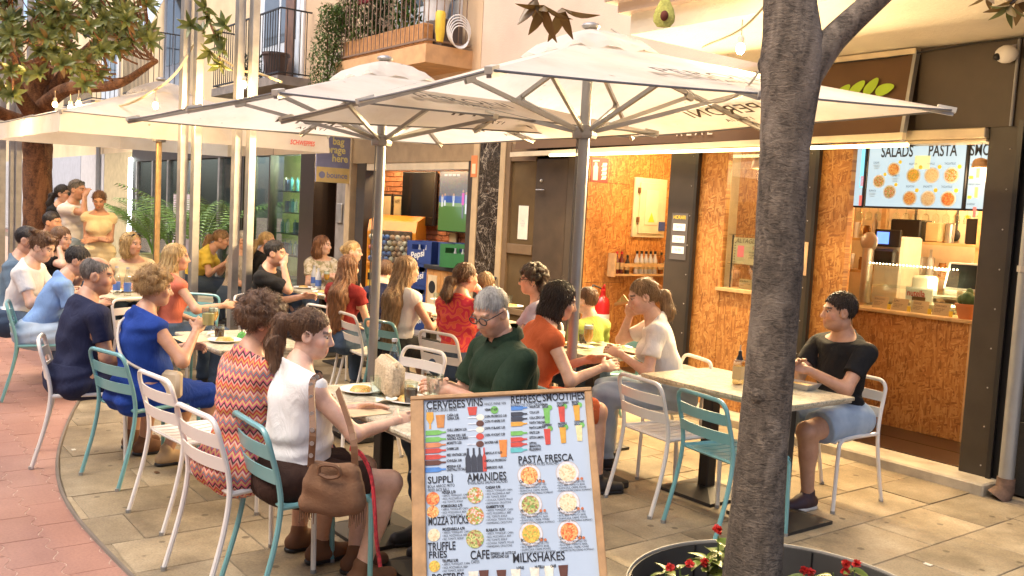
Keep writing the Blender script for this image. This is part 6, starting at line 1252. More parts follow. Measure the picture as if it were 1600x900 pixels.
def p_chevron(t, b, v):
    s = nd(t, 'ShaderNodeSeparateXYZ'); t.links.new(v, s.inputs[0]); at = nd(t, 'ShaderNodeMath', operation='ARCTAN2'); t.links.new(s.outputs[0], at.inputs[0]); t.links.new(s.outputs[1], at.inputs[1])
    ad = nd(t, 'ShaderNodeMath', operation='ADD'); t.links.new(s.outputs[0], ad.inputs[0]); t.links.new(s.outputs[1], ad.inputs[1]); pp = nd(t, 'ShaderNodeMath', operation='PINGPONG'); pp.inputs[1].default_value = .022; t.links.new(ad.outputs[0], pp.inputs[0]); a2 = nd(t, 'ShaderNodeMath', operation='ADD'); t.links.new(pp.outputs[0], a2.inputs[0]); t.links.new(s.outputs[2], a2.inputs[1]); md = nd(t, 'ShaderNodeMath', operation='MODULO'); md.inputs[1].default_value = .115; ab_ = nd(t, 'ShaderNodeMath', operation='ABSOLUTE'); t.links.new(a2.outputs[0], ab_.inputs[0]); t.links.new(ab_.outputs[0], md.inputs[0]); dv = nd(t, 'ShaderNodeMath', operation='DIVIDE'); dv.inputs[1].default_value = .115; t.links.new(md.outputs[0], dv.inputs[0])
    cs = [(.55, .05, .04), (.62, .30, .22), (.06, .03, .03), (.60, .12, .16), (.58, .40, .14), (.45, .07, .12), (.14, .20, .22), (.62, .20, .10), (.66, .44, .33), (.40, .04, .08), (.55, .30, .08)]; r = ramp(t, [(i / len(cs), c) for i, c in enumerate(cs)]); r.color_ramp.interpolation = 'CONSTANT'; t.links.new(dv.outputs[0], r.inputs[0]); t.links.new(r.outputs[0], b.inputs['Base Color'])
def p_swirl(t, b, v): w = nd(t, 'ShaderNodeTexWave', wave_type='RINGS'); w.inputs['Scale'].default_value = 5; w.inputs['Distortion'].default_value = 14; w.inputs['Detail'].default_value = 1; w.inputs['Detail Scale'].default_value = 2.2; t.links.new(v, w.inputs['Vector']); r = ramp(t, [(.3, (.62, .03, .06)), (.55, (.70, .05, .10)), (.62, (.74, .22, .05)), (.8, (.72, .10, .05))]); t.links.new(w.outputs['Fac'], r.inputs[0]); t.links.new(r.outputs[0], b.inputs['Base Color'])
def p_floral(t, b, v): n = noise(t, v, 26, 2, .5, .5); r = ramp(t, [(.42, (.66, .60, .48)), (.52, (.5, .42, .28)), (.6, (.30, .28, .16))]); t.links.new(n, r.inputs[0]); t.links.new(r.outputs[0], b.inputs['Base Color'])
def p_denim(t, b, v): n = noise(t, v, 4, 4); r = ramp(t, [(.3, (.20, .28, .40)), (.7, (.42, .52, .62))]); t.links.new(n, r.inputs[0]); t.links.new(r.outputs[0], b.inputs['Base Color']); bump(t, b, noise(t, v, 300, 2), .25, .003)
def p_stripe(t, b, v): w = nd(t, 'ShaderNodeTexWave'); w.inputs['Scale'].default_value = 22; t.links.new(v, w.inputs['Vector']); r = ramp(t, [(.4, (.55, .50, .42)), (.6, (.30, .26, .22))]); t.links.new(w.outputs['Fac'], r.inputs[0]); t.links.new(r.outputs[0], b.inputs['Base Color'])
CL = dict(chevron=m_pattern('zigzag knit', p_chevron), swirl=m_pattern('red swirl cotton', p_swirl), floral=m_pattern('cream floral cotton', p_floral), denim=m_pattern('pale denim', p_denim), stripe=m_pattern('striped shirt cotton', p_stripe), navy=cloth('navy cotton', (.018, .022, .055)), blue=cloth('royal blue crepe', (.012, .045, .25)), ltblue=cloth('light blue cotton', (.20, .33, .58)), greyblue=cloth('grey blue cotton', (.13, .19, .25)), white=cloth('white cotton', (.74, .72, .69), .05), black=cloth('black cotton', (.012, .012, .013), .3), green=cloth('dark green pique', (.009, .023, .011)), orange=cloth('orange linen', (.52, .11, .035)), lime=cloth('lime cotton', (.36, .44, .10)), yellow=cloth('yellow cotton', (.72, .55, .08)), paley=cloth('pale yellow knit', (.72, .60, .36)), beige=cloth('beige cotton', (.60, .46, .26)), coral=cloth('coral cotton', (.58, .16, .10)), red=cloth('dark red cotton', (.22, .02, .02)), brown=cloth('dark brown cotton', (.035, .016, .01)), dkdenim=cloth('dark denim', (.05, .08, .13)), khaki=cloth('khaki cotton', (.30, .22, .12)), skirtblack=cloth('black skirt', (.015, .015, .018)), lilac=cloth('pale lilac cotton', (.45, .42, .55)))
SHOE = dict(black=M('black trainer', (.02, .018, .018), .6), white=M('white trainer', (.65, .6, .52), .6), brown=M('brown suede shoe', (.16, .07, .03), .8), trainer=M('dark maroon trainer', (.045, .02, .022), .6), tan=M('tan sandal', (.45, .30, .16), .7))
M_EYEW = M('eye white', (.42, .38, .35), .3); M_IRIS = M('dark iris', (.03, .018, .01), .15); M_SOLE = M('pale sole', (.6, .55, .48), .7)
PRINTS = []
def unit_rows(a): return a / np.maximum(np.linalg.norm(a, axis=1), 1e-9)[:, None]
def person(label, u, v, zh=1.2, yaw=0, lean=.08, side=0, hy=0, hp=0, hr=0, sex='f', fat=1., hair='short', hcol='brown', skin=(.55, .33, .22), top='tee', tmat='white', bot='trousers', bmat='dkdenim', shoe='black', L=None, R=None, feet=None, stand=False, q=1, curl=.5, sleeve=.5, glasses=None, pron=None, group=None, hairlen=.3, neck=0, armpole=None, seat=.53):
    """q: 2 close, 1 middle, 0 far.  L/R: wrist targets in the body frame (right, forward, up)."""
    hb = (.016, .0125, .0092)[q]; hh = (.0105, .0075, .0045)[q]; hf = (.012, .0085, .0055)[q]; m_ = sex == 'm'
    RB = rotm(0, lean, side); up, fw, rt = RB[:, 2], RB[:, 1], RB[:, 0]; Hc = np.array([0, 0, .93 if stand else seat]); w = (1.06 if m_ else .95) * fat
    sp_ = lambda x, y, z: Hc + rt * x + fw * y + up * z
    NB = sp_(0, -.015, .50); HR = rotm(hy, lean * .35 + hp, hr); HC = NB + unit(up * .7 + np.array([0, .16, .3]) + fw * .05) * .165 + np.array([0, .02 + .02 * hp, 0]); hsc = .98 if m_ else .93
    S = zh / HC[2]; W3 = G(u, v, zh); ca, sa = math.cos(yaw), math.sin(yaw); hx, hyy = HC[0] * S, HC[1] * S; loc = (W3[0] - (ca * hx - sa * hyy), W3[1] - (sa * hx + ca * hyy), 0)
    t = thing('person', label, 'person', loc, yaw, group); t.scale = (S, S, S)
    PRINTS.append((label[:30], round(S, 2), [round(float(c), 2) for c in loc], round(yaw, 2)))
    shw = .172 if m_ else .150; SHL, SHR = sp_(-shw * (.6 + .4 * w), -.005, .435), sp_(shw * (.6 + .4 * w), -.005, .435)
    tor = [ell(sp_(0, -.015, .02), (.155 * w, .115 * w, .12), RB, .05), ell(sp_(0, .0 + .03 * (fat - 1), .17), (.128 * w, .10 * w, .16), RB, .06), ell(sp_(0, -.005, .33), (.148 * w, .105 * w, .165), RB, .06), cap(SHL, SHR, .058, .058, .05), cap(sp_(-.09, -.02, .44), NB + up * .03, .048, .045, .05), cap(sp_(.09, -.02, .44), NB + up * .03, .048, .045, .05)]
    if not m_: tor += [ell(sp_(s_ * .068, .085 * w, .315), (.062, .055, .062), RB, .04) for s_ in (-1, 1)]
    if fat > 1.08: tor += [ell(sp_(0, .06, .15), (.12 * fat, .09 * fat, .12), RB, .06)]
    hips = [ell(Hc + np.array([s_ * .075, -.055, -.01]), (.095 * w, .10, .085), None, .05) for s_ in (-1, 1)]
    # legs
    legs = []; legp = []
    for i, s_ in enumerate((-1, 1)):
        hj = Hc + np.array([s_ * .085, .0, -.005]); ft = feet[i] if feet else ((s_ * .09, .02, 0) if stand else (s_ * .10, .40, 0)); an = np.array([ft[0], ft[1], ft[2] + .085]); kn, an = ik(hj, an, .44, .42, (0.15 * s_, 1, .35) if not stand else (0, 1, 0)); legp.append((hj, kn, an))
        tk = 1.12 * (w if not m_ else .5 + .5 * w); legs.append([cap(hj, kn, .088 * tk, .058, .04), cap(kn, an, .056, .037, .03), ell(kn + (an - kn) * .3 - np.array([0, .02, 0]), (.05, .052, .11), None, .03)])
    # arms and hands
    arms = []; hands = []; armp = []
    for i, (s_, tg, sh) in enumerate(((-1, L, SHL), (1, R, SHR))):
        tg = tg if tg is not None else ((s_ * .13, .30, .62) if not stand else (s_ * .26, .05, .72)); el, wr = ik(sh, tg, .275, .245, (armpole or (s_ * .55, -.45, -.75)) if not armpole else armpole); armp.append((sh, el, wr)); ak = .92 if not m_ else 1.06; ak *= (.6 + .4 * fat)
        arms.append([cap(sh, el, .047 * ak, .038 * ak, .03), cap(el, wr, .039 * ak, .026 * ak, .025)])
        d = unit(wr - el); d = unit(d + np.array([-s_ * .15, .15, -.1])); nn = np.array([-s_ * .75, 0, -.5]) if pron is None else np.asarray(pron, float) * np.array([-s_, 1, 1]); nn = unit(nn - d * np.dot(nn, d)); ac = np.cross(d, nn) * (1 if s_ > 0 else -1)   # ac points to the thumb side
        hk = []; hk.append(cap(wr - d * .02, wr + d * .015, .025 * ak, .026, .015)); PM = np.stack([ac, d, nn], 1); hk.append(ell(wr + d * .052, (.040, .054, .017), PM, .012))
        for f, (o, ln) in enumerate(((.030, .068), (.010, .077), (-.011, .072), (-.030, .056))):
            p = wr + d * .092 + ac * o; a = curl * (.8 + .15 * f); prev = p - d * .015; rr = .0092
            for k_, fr in enumerate((.42, .32, .26)):
                a_ = a * (.4 + .55 * k_); nx_ = p + (d * math.cos(a_) + nn * math.sin(a_)) * ln * fr * 1.15; hk.append(cap(p if k_ else prev, nx_, rr, rr * .92, .004)); p = nx_; rr *= .92
        p = wr + d * .028 + ac * .03; d2 = unit(d * .75 + ac * .6 + nn * .35); p2 = p + d2 * .04; p3 = p2 + unit(d2 + d * .3 + nn * .3 * curl - ac * .2) * .032; hk += [cap(p, p2, .0125, .0105, .01), cap(p2, p3, .0105, .0085, .004)]; hands.append(hk)
    neckp = [cap(NB - up * .03, HC + HR @ np.array([0, -.02, -.07]), .058 if m_ else .048, .054 if m_ else .045, .03)]
    # head
    h_ = lambda x, y, z: HC + HR @ (np.array([x, y, z]) * hsc)
    E = lambda c, r, k=.02: ell(h_(*c), np.array(r) * hsc, HR, k); C = lambda a, b, r, r2=None, k=.012: cap(h_(*a), h_(*b), r * hsc, (r2 or r) * hsc, k)
    jw = .006 if m_ else 0
    hd = [E((0, -.012, .035), (.076, .096, .086)), E((0, .028, -.028), (.061 + jw, .068, .082), .03), E((0, .052, -.088), (.034 + jw, .034, .026), .035), E((0, .0, -.07), (.052 + jw, .055, .04), .03), C((-.036, .081, .024), (.036, .081, .024), .011), neg(E((-.032, .103, .003), (.019, .014, .011), .012)), neg(E((.032, .103, .003), (.019, .014, .011), .012)), E((-.040, .066, -.028), (.022, .02, .022), .02), E((.040, .066, -.028), (.022, .02, .022), .02), C((0, .088, .008), (0, .108, -.030), .0085, .0125, .012), C((-.011, .098, -.036), (.011, .098, -.036), .008, None, .008), C((-.017, .087, -.062), (.017, .087, -.062), .0065, None, .006), C((-.014, .086, -.071), (.014, .086, -.071), .0075, None, .006), neg(C((-.022, .098, -.0665), (.022, .098, -.0665), .0028, None, .004))]
    for s_ in (-1, 1): hd += [E((s_ * .078, -.004, -.006), (.011, .026, .034), .008), neg(E((s_ * .087, .004, -.004), (.006, .012, .018), .006))]
    # body mesh
    parts = []; parts.append(field(tor + hips + sum(legs, []) + sum(arms, []) + neckp[:1], hb))
    parts.append(field(hd + [cap(HC + HR @ np.array([0, -.02, -.07]), NB, .054 if m_ else .045, .056 if m_ else .046, .03)], hh, None, [(HC + HR @ np.array([0, 0, -.16]), -up)]))
    for hk in hands: parts.append(field(hk, hf))
    V = np.concatenate([p[0] for p in parts]); off = np.cumsum([0] + [len(p[0]) for p in parts]); F_ = np.concatenate([p[1] + o for p, o in zip(parts, off)])
    me = np_mesh('body', V, F_, M_SKIN); Lc = (V - HC) @ HR / hsc; col = np.tile(np.array(skin), (len(V), 1)); dark = np.array((.05, .03, .02)) if hcol not in ('blonde', 'honey', 'grey') else np.array((.22, .15, .09))
    isH = np.arange(len(V)) >= off[1]; isH &= np.arange(len(V)) < off[2]
    def paint(mask, c, a): col[mask] = col[mask] * (1 - a) + np.array(c) * a
    lx, ly, lz = Lc[:, 0], Lc[:, 1], Lc[:, 2]; paint(isH & (np.abs(lx) < .024) & (ly > .078) & (lz < -.056) & (lz > -.079), (skin[0] * .85, skin[1] * .5, skin[2] * .5), .75)
    paint(isH & (np.abs(np.abs(lx) - .034) < .019) & (ly > .06) & (np.abs(lz - .027 + .18 * (np.abs(lx) - .034) ** 2 * 40) < .0062), dark, .8)
    paint(isH & (np.abs(np.abs(lx) - .045) < .022) & (ly > .04) & (lz < -.01) & (lz > -.05), (skin[0] * 1.08, skin[1] * .82, skin[2] * .8), .35)
    paint(isH & (np.abs(np.abs(lx) - .032) < .018) & (ly > .07) & (np.abs(lz - .009) < .004), dark, .55)
    if m_: paint(isH & (ly > .0) & (lz < -.045), (skin[0] * .72, skin[1] * .72, skin[2] * .74), .45)
    ca_ = me.color_attributes.new('Col', 'FLOAT_COLOR', 'POINT'); ca_.data.foreach_set('color', np.concatenate([col, np.ones((len(V), 1))], 1).astype(np.float32).ravel()); link('body', me, t)
    for s_ in (-1, 1):
        if q == 0: break
        e = MB(); e.ball((0, 0, 0), .0122 * hsc, 10, 6); e.build('eye', M_EYEW, t, True, h_(s_ * .0315, .0765, .002)); fw_ = HR @ np.array([0, 1, -.1]); MB().ball(tuple(fw_ * .0078 * hsc), .0068 * hsc, 8, 6).build('iris', M_IRIS, t, True, h_(s_ * .0315, .0765, .002))
    # clothing
    ph = rnd.uniform(0, 6); amp = .0052 if q else .003
    folds = lambda x, y, z: amp * (np.sin(24 * z + 9 * x + 4 * np.sin(11 * x + ph) + ph) + .8 * np.sin(17 * y - 21 * z + 5 * np.sin(13 * z + ph)) + .7 * np.sin(31 * x + 19 * y + ph))
    def grow(ps, g): return [('c', p[1], p[2], p[3] + g, p[4] + g, p[5]) if p[0] == 'c' else ('e', p[1], p[2] + g, p[3], p[4]) for p in ps]
    def garment(name, prims, mt, clips=()): V2, F2 = field(prims, hb, folds, clips); link(name, np_mesh(name, V2, F2, mt), t)
    tm = CL[tmat]; neckc = [(NB + up * (.012 + neck) + fw * .0, unit(up * 1. + fw * (.55 if not m_ else .45)))]
    if top != 'none':
        hemz = -.02 if top != 'dress' else -.12
        ps = grow(tor, .014) + (grow(hips, .012) if top in ('tee', 'dress', 'shirt') else [])
        cl_ = list(neckc)
        if top in ('tee', 'shirt', 'vest'): cl_.append((Hc + np.array([0, 0, -.03 if top != 'vest' else .03]), np.array([0, 0, -1.])))
        garment({'tee': 'tee_shirt', 'shirt': 'shirt', 'vest': 'vest', 'dress': 'dress'}.get(top, 'top') if top != 'dress' else 'dress_bodice', ps, tm, cl_)
        if sleeve > 0:
            for (sh, el, wr) in armp:
                e = sh + (el - sh) * min(sleeve, 1) * 1.0; d = unit(el - sh); r0 = (.047 * 1.06 if m_ else .047 * .95) * (.6 + .4 * fat)
                pr = [cap(sh, sh + (el - sh) * min(sleeve + .1, 1), r0 + .018, r0 + .014, .03), ell(sh - up * .01, (.062, .062, .062), None, .03)]
                garment('sleeve', pr, tm, [(e, d)] + [])
        if top == 'dress':
            lp_ = []
            for (hj, kn, an) in legp: lp_ += [cap(hj, hj + (kn - hj) * 1.02, .112 * w, .085, .06)]
            mid = (legp[0][1] + legp[1][1]) / 2; lp_ += [cap(Hc, Hc + (mid - Hc) * .95, .10 * w, .075, .06)] + grow(hips, .02); garment('skirt', lp_, tm, [(Hc + (mid - Hc) * .97, unit(mid - Hc))])
    bm = CL[bmat] if bmat else None
    if bm and top != 'dress':
        frac = {'trousers': 2, 'jeans': 2, 'shorts': .72, 'skirt': .8}[bot]; ps = grow(hips, .026) + grow(tor[:1], .018)
        cl_ = [(Hc + np.array([0, 0, .11]), np.array([0, 0, 1.]))]
        if bot == 'skirt': mid = (legp[0][1] + legp[1][1]) / 2; ps += [cap(Hc, Hc + (mid - Hc) * frac, .11, .085, .06)] + [cap(hj, hj + (kn - hj) * frac, .108, .085, .06) for hj, kn, an in legp]; cl_.append((Hc + (mid - Hc) * frac, unit(mid - Hc))); garment('skirt', ps, bm, cl_)
        elif bot == 'shorts':
            garment('shorts', ps, bm, cl_)
            for hj, kn, an in legp: d = unit(kn - hj); garment('shorts_leg', [cap(hj, hj + (kn - hj) * .95, .126, .098, .03)], bm, [(hj + (kn - hj) * frac, d)])
        else:
            garment('trousers', ps + sum([[cap(hj, kn, .118 * (1 if m_ else .97), .08, .05), cap(kn, an, .076, .057, .03)] for hj, kn, an in legp], []), bm, cl_ + [(np.array([0, 0, min(p[2][2] for p in legp) - .0]), np.array([0, 0, -1.]))])
    for i, (hj, kn, an) in enumerate(legp):
        f = unit(np.array([(kn - hj)[0] * .4, 1, 0]) if not feet or len(feet) < 3 else np.asarray(feet[2])); gz = an[2] - .085; b0 = np.array([an[0], an[1], gz]); V2, F2 = field([cap(b0 + f * -.035 + [0, 0, .045], b0 + f * .05 + [0, 0, .05], .042, .044, .02), cap(b0 + f * .05 + [0, 0, .042], b0 + f * .15 + [0, 0, .034], .043, .036, .03), cap(b0 + [0, 0, .05], an + [0, 0, .02], .044, .043, .02)], max(hf, .007), None, [(b0 + [0, 0, .014], np.array([0, 0, -1.]))]); so = link('shoe', np_mesh('shoe', V2, F2, SHOE[shoe]), t)
        V2, F2 = field([cap(b0 + f * -.035 + [0, 0, .012], b0 + f * .06 + [0, 0, .012], .043, .046, .02), cap(b0 + f * .06 + [0, 0, .012], b0 + f * .15 + [0, 0, .012], .046, .037, .02)], max(hf, .007), None, [(b0 + [0, 0, .022], np.array([0, 0, 1.])), (b0 + [0, 0, 0.001], np.array([0, 0, -1.]))]); link('sole', np_mesh('sole', V2, F2, M_SOLE if shoe in ('white', 'trainer') else M_BLACK), so)
    # hair
    hm = HAIR[hcol]; rg = random.Random(len(PRINTS)); g = lambda x, y, z: h_(x, y, z); dn = -up * .6 + np.array([0, 0, -.4])
    hp_ = [ell(g(0, -.016, .036), np.array((.083, .101, .094)) * hsc, HR, .02)]; face = [neg(ell(g(0, .105, -.035), np.array((.060, .062, .098)) * hsc, HR, .012))]; line = [(g(0, .085, .068), HR @ unit([0, 1.1, -1.]))]
    extra = []; cl2 = list(line)
    if hair == 'long':
        prev = g(0, -.05, .03); ps = []
        back = sp_(0, -.135 * w, .42); end = sp_(0, -.15 * w, .45 - hairlen)
        ps = [cap(g(0, -.045, .03), g(0, -.065, -.09), .080, .078, .03), cap(g(0, -.065, -.09), back, .078, .075, .04), cap(back, end, .075, .04, .04)]
        for s_ in (-1, 1): ps += [cap(g(s_ * .055, -.03, .03), g(s_ * .062, -.035, -.10), .036, .036, .03), cap(g(s_ * .062, -.035, -.10), sp_(s_ * .06, -.125 * w, .38), .036, .045, .03), cap(sp_(s_ * .055, -.125 * w, .40), sp_(s_ * .05, -.15 * w, .47 - hairlen), .045, .022, .03)]
        extra = ps; cl2 = []; face = [neg(ell(g(0, .10, -.04), np.array((.064, .085, .105)) * hsc, HR, .012)), neg(ell(g(0, .09, -.11), np.array((.066, .08, .08)), HR, .012))]
    elif hair == 'bob':
        extra = [cap(g(0, -.03, .02), g(0, -.045, -.08), .088, .082, .03)] + [cap(g(s_ * .06, -.01, .02), g(s_ * .066, -.012, -.09), .034, .032, .03) for s_ in (-1, 1)]; cl2 = []; face = [neg(ell(g(0, .095, -.04), np.array((.062, .08, .11)) * hsc, HR, .012))]
    elif hair in ('pony', 'lowpony'):
        b0 = g(0, -.105, .045 if hair == 'pony' else -.02); b1 = b0 + HR @ np.array([0, -.05, -.01]); e = b1 + np.array([0, -.03, -.10]); extra = [cap(g(0, -.08, .04), b0, .045, .028, .03), ell(b0, (.026, .026, .026), None, .01), cap(b0, b1, .024, .034, .015), cap(b1, e, .036, .042, .02), cap(e, e + np.array([0, .0, -hairlen * .5]), .042, .034, .02), cap(e + np.array([0, 0, -hairlen * .5]), e + np.array([0, .015, -hairlen]), .034, .012, .02)]
    elif hair == 'bun': extra = [ell(g(0, -.118, .02), (.042, .038, .042), None, .012)]
    elif hair in ('curly', 'curlylong'):
        pts = []
        for _ in range(150 if q else 70):
            a, b_ = rg.uniform(0, 2 * PI), rg.uniform(-.45, 1.); rr = math.sqrt(1 - b_ * b_); p = np.array([rr * math.cos(a) * .088, rr * math.sin(a) * .104 - .016, b_ * .098 + .036])
            if p[2] < .055 + 1.0 * (p[1] - .07): continue
            pts.append(ell(g(*p), np.array((1, 1, 1)) * rg.uniform(.016, .028), None, .006))
        extra = pts
        if hair == 'curlylong':
            for _ in range(80): zz = rg.uniform(-.02, -.30); a = rg.uniform(-1, 1); extra.append(ell(g(a * (.085 + .03 * -zz), -.05 - .05 * rg.random() - .02 * -zz, zz), np.array((1, 1, 1.2)) * rg.uniform(.02, .032), None, .008))
    elif hair in ('short', 'bald', 'messy', 'crop'):
        th = {'short': 1., 'messy': 1.06, 'crop': .965, 'bald': .955}[hair]; hp_ = [ell(g(0, -.014, .038), np.array((.0815, .1005, .0935)) * hsc * th, HR, .02)]
        if hair == 'messy': extra = [ell(g(.05 * rg.uniform(-1, 1), rg.uniform(-.09, .075), .085 + rg.uniform(-.01, .03)), np.array((.03, .035, .02)), None, .01) for _ in range(22)]
        if hair == 'bald': face = face + [neg(ell(g(0, .02, .125), np.array((.055, .075, .04)) * hsc, HR, .02))]
    A = .0032 if hair not in ('crop', 'bald') else .0012; fq = 34 if q == 2 else 20
    def streak(x, y, z):
        P_ = np.stack([x - HC[0], y - HC[1], z - HC[2]], -1) @ HR; th_ = np.arctan2(P_[..., 0], P_[..., 1] + .02); return A * np.sin(th_ * fq + 3 * np.sin(P_[..., 2] * 22 + ph)) + A * .6 * np.sin(th_ * fq * 1.9 + P_[..., 2] * 40)
    if cl2:  # scalp part follows the hairline, the tail is free
        Va, Fa = field(hp_ + face, hh, streak, cl2); sets = [(Va, Fa)]
        if extra: sets.append(field(extra, max(hh, .005), streak if hair not in ('curly', 'curlylong') else None))
    else: sets = [field(hp_ + extra + face, max(hh, .005), streak)]
    o2 = np.cumsum([0] + [len(a) for a, _ in sets]); link('hair', np_mesh('hair', np.concatenate([a for a, _ in sets]), np.concatenate([f + o for (_, f), o in zip(sets, o2)]), hm), t)
    # loose strands over the hair mass
    hs_ = bpy.data.objects[-1] if False else None; Vh = np.concatenate([a for a, _ in sets]); Fh = np.concatenate([f + o for (_, f), o in zip(sets, o2)]); fn_ = np.cross(Vh[Fh[:, 2]] - Vh[Fh[:, 0]], Vh[Fh[:, 3]] - Vh[Fh[:, 1]]); fn_ /= np.maximum(np.linalg.norm(fn_, axis=1), 1e-9)[:, None]; ctr = Vh[Fh].mean(1); ns = (350, 1100, 3600)[q] if hair not in ('crop', 'bald') else (150, 500, 1600)[q]; rs_ = np.random.RandomState(len(PRINTS)); pick = rs_.randint(0, len(Fh), ns); nrm_ = fn_[pick]; p0 = ctr[pick]; crown = g(0, -.05, .12); fl = (p0 - crown); dwn_ = np.array([0, 0, -1.]); low = (p0 - HC) @ HR[:, 2] < .0
    fl = unit_rows(fl) + np.where(low, 1.6, .3)[:, None] * dwn_
    if hair in ('pony', 'lowpony', 'bun'):
        tie = b0 if hair != 'bun' else g(0, -.118, .02); tail = np.arange(len(Fh))[pick] >= len(sets[0][1]); fl = np.where(tail[:, None], np.array([0, .0, -1.]), unit_rows(tie - p0))
    fl += rs_.normal(0, .12 if hair not in ('curly', 'curlylong', 'messy') else (1.1 if hair != 'messy' else .5), fl.shape); fl -= nrm_ * (fl * nrm_).sum(1)[:, None]; fl = unit_rows(fl); ln_ = (rs_.uniform(.02, .05, ns) if hair not in ('crop', 'bald', 'short') else rs_.uniform(.008, .018, ns))[:, None]; ln_ = ln_ * np.where(((p0 - HC) @ HR[:, 1] > .03) & (neck == 0), .4, 1.)[:, None]; sdw = np.cross(fl, nrm_) * rs_.uniform(.0008, .0016, ns)[:, None] * (1.6 if q < 2 else 1); lift = .0035 if hair not in ('curly', 'curlylong') else .008
    pa = p0 + nrm_ * .0005; pb = p0 + fl * ln_ * .55 + nrm_ * lift; pc_ = p0 + fl * ln_ + nrm_ * (lift * .6) - np.array([0, 0, .003]); SV = np.stack([pa - sdw, pa + sdw, pb + sdw, pb - sdw, pc_ + sdw * .2, pc_ - sdw * .2], 1).reshape(-1, 3); b6 = np.arange(ns)[:, None] * 6; SF = np.concatenate([b6 + np.array([0, 1, 2, 3]), b6 + np.array([3, 2, 4, 5])]); so_ = link('hair_strands', np_mesh('hair_strands', SV, SF, hm), t); so_['kind'] = 'stuff'
    if hair in ('pony', 'lowpony') : MB().ball((0, 0, 0), .03, 10, 6).build('hair_tie', M('cream scrunchie', (.68, .52, .24), .9, bmp=.6, bs=60) if q == 2 else M_BLACK, t, True, b0)
    def gl_(up_=0, mt=M_IRON):
        mb = MB()
        for s_ in (-1, 1):
            ring = [g(s_ * .034 + .026 * math.cos(a), .105 + (-.05 * up_), .003 + up_ * .085 + .02 * math.sin(a)) for a in np.linspace(0, 2 * PI, 17)]; mb.tube(ring, .0032, 5); mb.tube([g(s_ * .06, .10 - .05 * up_, .01 + up_ * .085), g(s_ * .083, .04 - .05 * up_, .012 + up_ * .07), g(s_ * .083, -.03 - .02 * up_, .008 + up_ * .03)], .0028, 5)
        mb.tube([g(-.009, .108 - .05 * up_, .008 + up_ * .085), g(.009, .108 - .05 * up_, .008 + up_ * .085)], .003, 5); o = mb.build('spectacles', mt, t, True)
        if up_ or glasses == 'sun':
            for s_ in (-1, 1): l = MB(); l.add([g(s_ * .034 + .025 * math.cos(a), .1055 - .05 * up_, .003 + up_ * .085 + .019 * math.sin(a)) for a in np.linspace(0, 2 * PI, 14, endpoint=False)], [tuple(range(14))]); l.build('lens', M_BLACK, o)
    if glasses: gl_(1 if glasses == 'head' else 0)
    t['_hc'] = [float(c) for c in HC]
    return t, dict(S=S, loc=loc, yaw=yaw, sp=sp_, legp=legp, armp=armp, g=g, HR=HR, NB=NB, Hc=Hc, SHL=SHL, SHR=SHR)
# ================= THE GUESTS =================
TAN, FAIR, MID = (.52, .29, .18), (.66, .42, .30), (.58, .34, .23)
p29 = person('woman in white sleeveless top and dark shorts with a ponytail at the menu board table', 487, 522, 1.13, .0, .06, 0, -.66, .12, fat=1.12, hair='pony', hcol='brown', skin=FAIR, top='vest', tmat='white', sleeve=0, bot='shorts', bmat='brown', shoe='brown', L=(-.16, .40, .78), R=(.20, .42, .79), q=2, neck=.001, hairlen=.22, feet=((-.02, .36, 0), (.16, .30, .0)))
p30 = person('woman with short brown hair in a zigzag patterned dress beside the ponytail woman', 412, 502, 1.155, .1, .12, 0, -.55, .1, fat=1.18, hair='curly', hcol='brown', skin=TAN, top='dress', tmat='chevron', sleeve=.45, shoe='brown', q=2, L=(-.14, .36, .78), R=(.14, .36, .78))
p23 = person('grey cropped man in dark green polo and black glasses holding a glass', 768, 487, 1.2, PI - .12, .14, 0, .30, .42, sex='m', fat=1.34, hair='crop', hcol='grey', skin=(.50, .28, .19), top='tee', tmat='green', sleeve=.72, bmat='dkdenim', glasses='on', q=2, neck=.035, L=(-.02, .36, .80), R=(.12, .33, .80), curl=.75)
p28 = person('man in black tee and pale denim shorts seated with hands together', 1311, 487, 1.2, PI - .12, .06, 0, -.5, .0, sex='m', hair='short', hcol='dark', skin=(.52, .29, .18), top='tee', tmat='black', sleeve=.62, bot='shorts', bmat='denim', shoe='trainer', q=2, L=(-.05, .36, .84), R=(.04, .38, .86), curl=.25, feet=((-.10, .34, 0), (.10, .40, 0)))
p27 = person('woman in white tee with hair tied back eating pizza', 1004, 463, 1.19, 2.35, .30, .0, .25, .18, hair='lowpony', hcol='light', skin=FAIR, top='tee', tmat='white', sleeve=.62, bot='jeans', bmat='denim', shoe='black', q=2, R=(.10, .30, 1.02), L=(-.10, .34, .78), curl=.6, hairlen=.05)
p10 = person('woman with honey curls in royal blue dress seen from behind raising a glass', 243, 450, 1.14, .12, .10, 0, -.3, .05, fat=1.22, hair='curly', hcol='honey', skin=TAN, top='dress', tmat='blue', sleeve=0, shoe='tan', q=2, R=(.20, .28, .93), L=(-.12, .34, .78), curl=.8, feet=((-.12, .25, 0), (.08, .38, 0)))
p8 = person('balding man in navy polo seen from behind beside the woman in blue', 152, 431, 1.17, .1, .12, 0, -.5, .05, sex='m', fat=1.18, hair='bald', hcol='pepper', skin=TAN, top='tee', tmat='navy', sleeve=.65, bot='shorts', bmat='navy', shoe='brown', q=2)
p7 = person('boy in light blue tee bending over the table', 122, 408, 1.12, -.1, .45, 0, -.35, .1, sex='m', fat=.95, hair='short', hcol='black', skin=MID, top='tee', tmat='ltblue', sleeve=.6, bot='shorts', bmat='denim', shoe='white', q=1, L=(-.1, .45, .77), R=(.12, .45, .77))
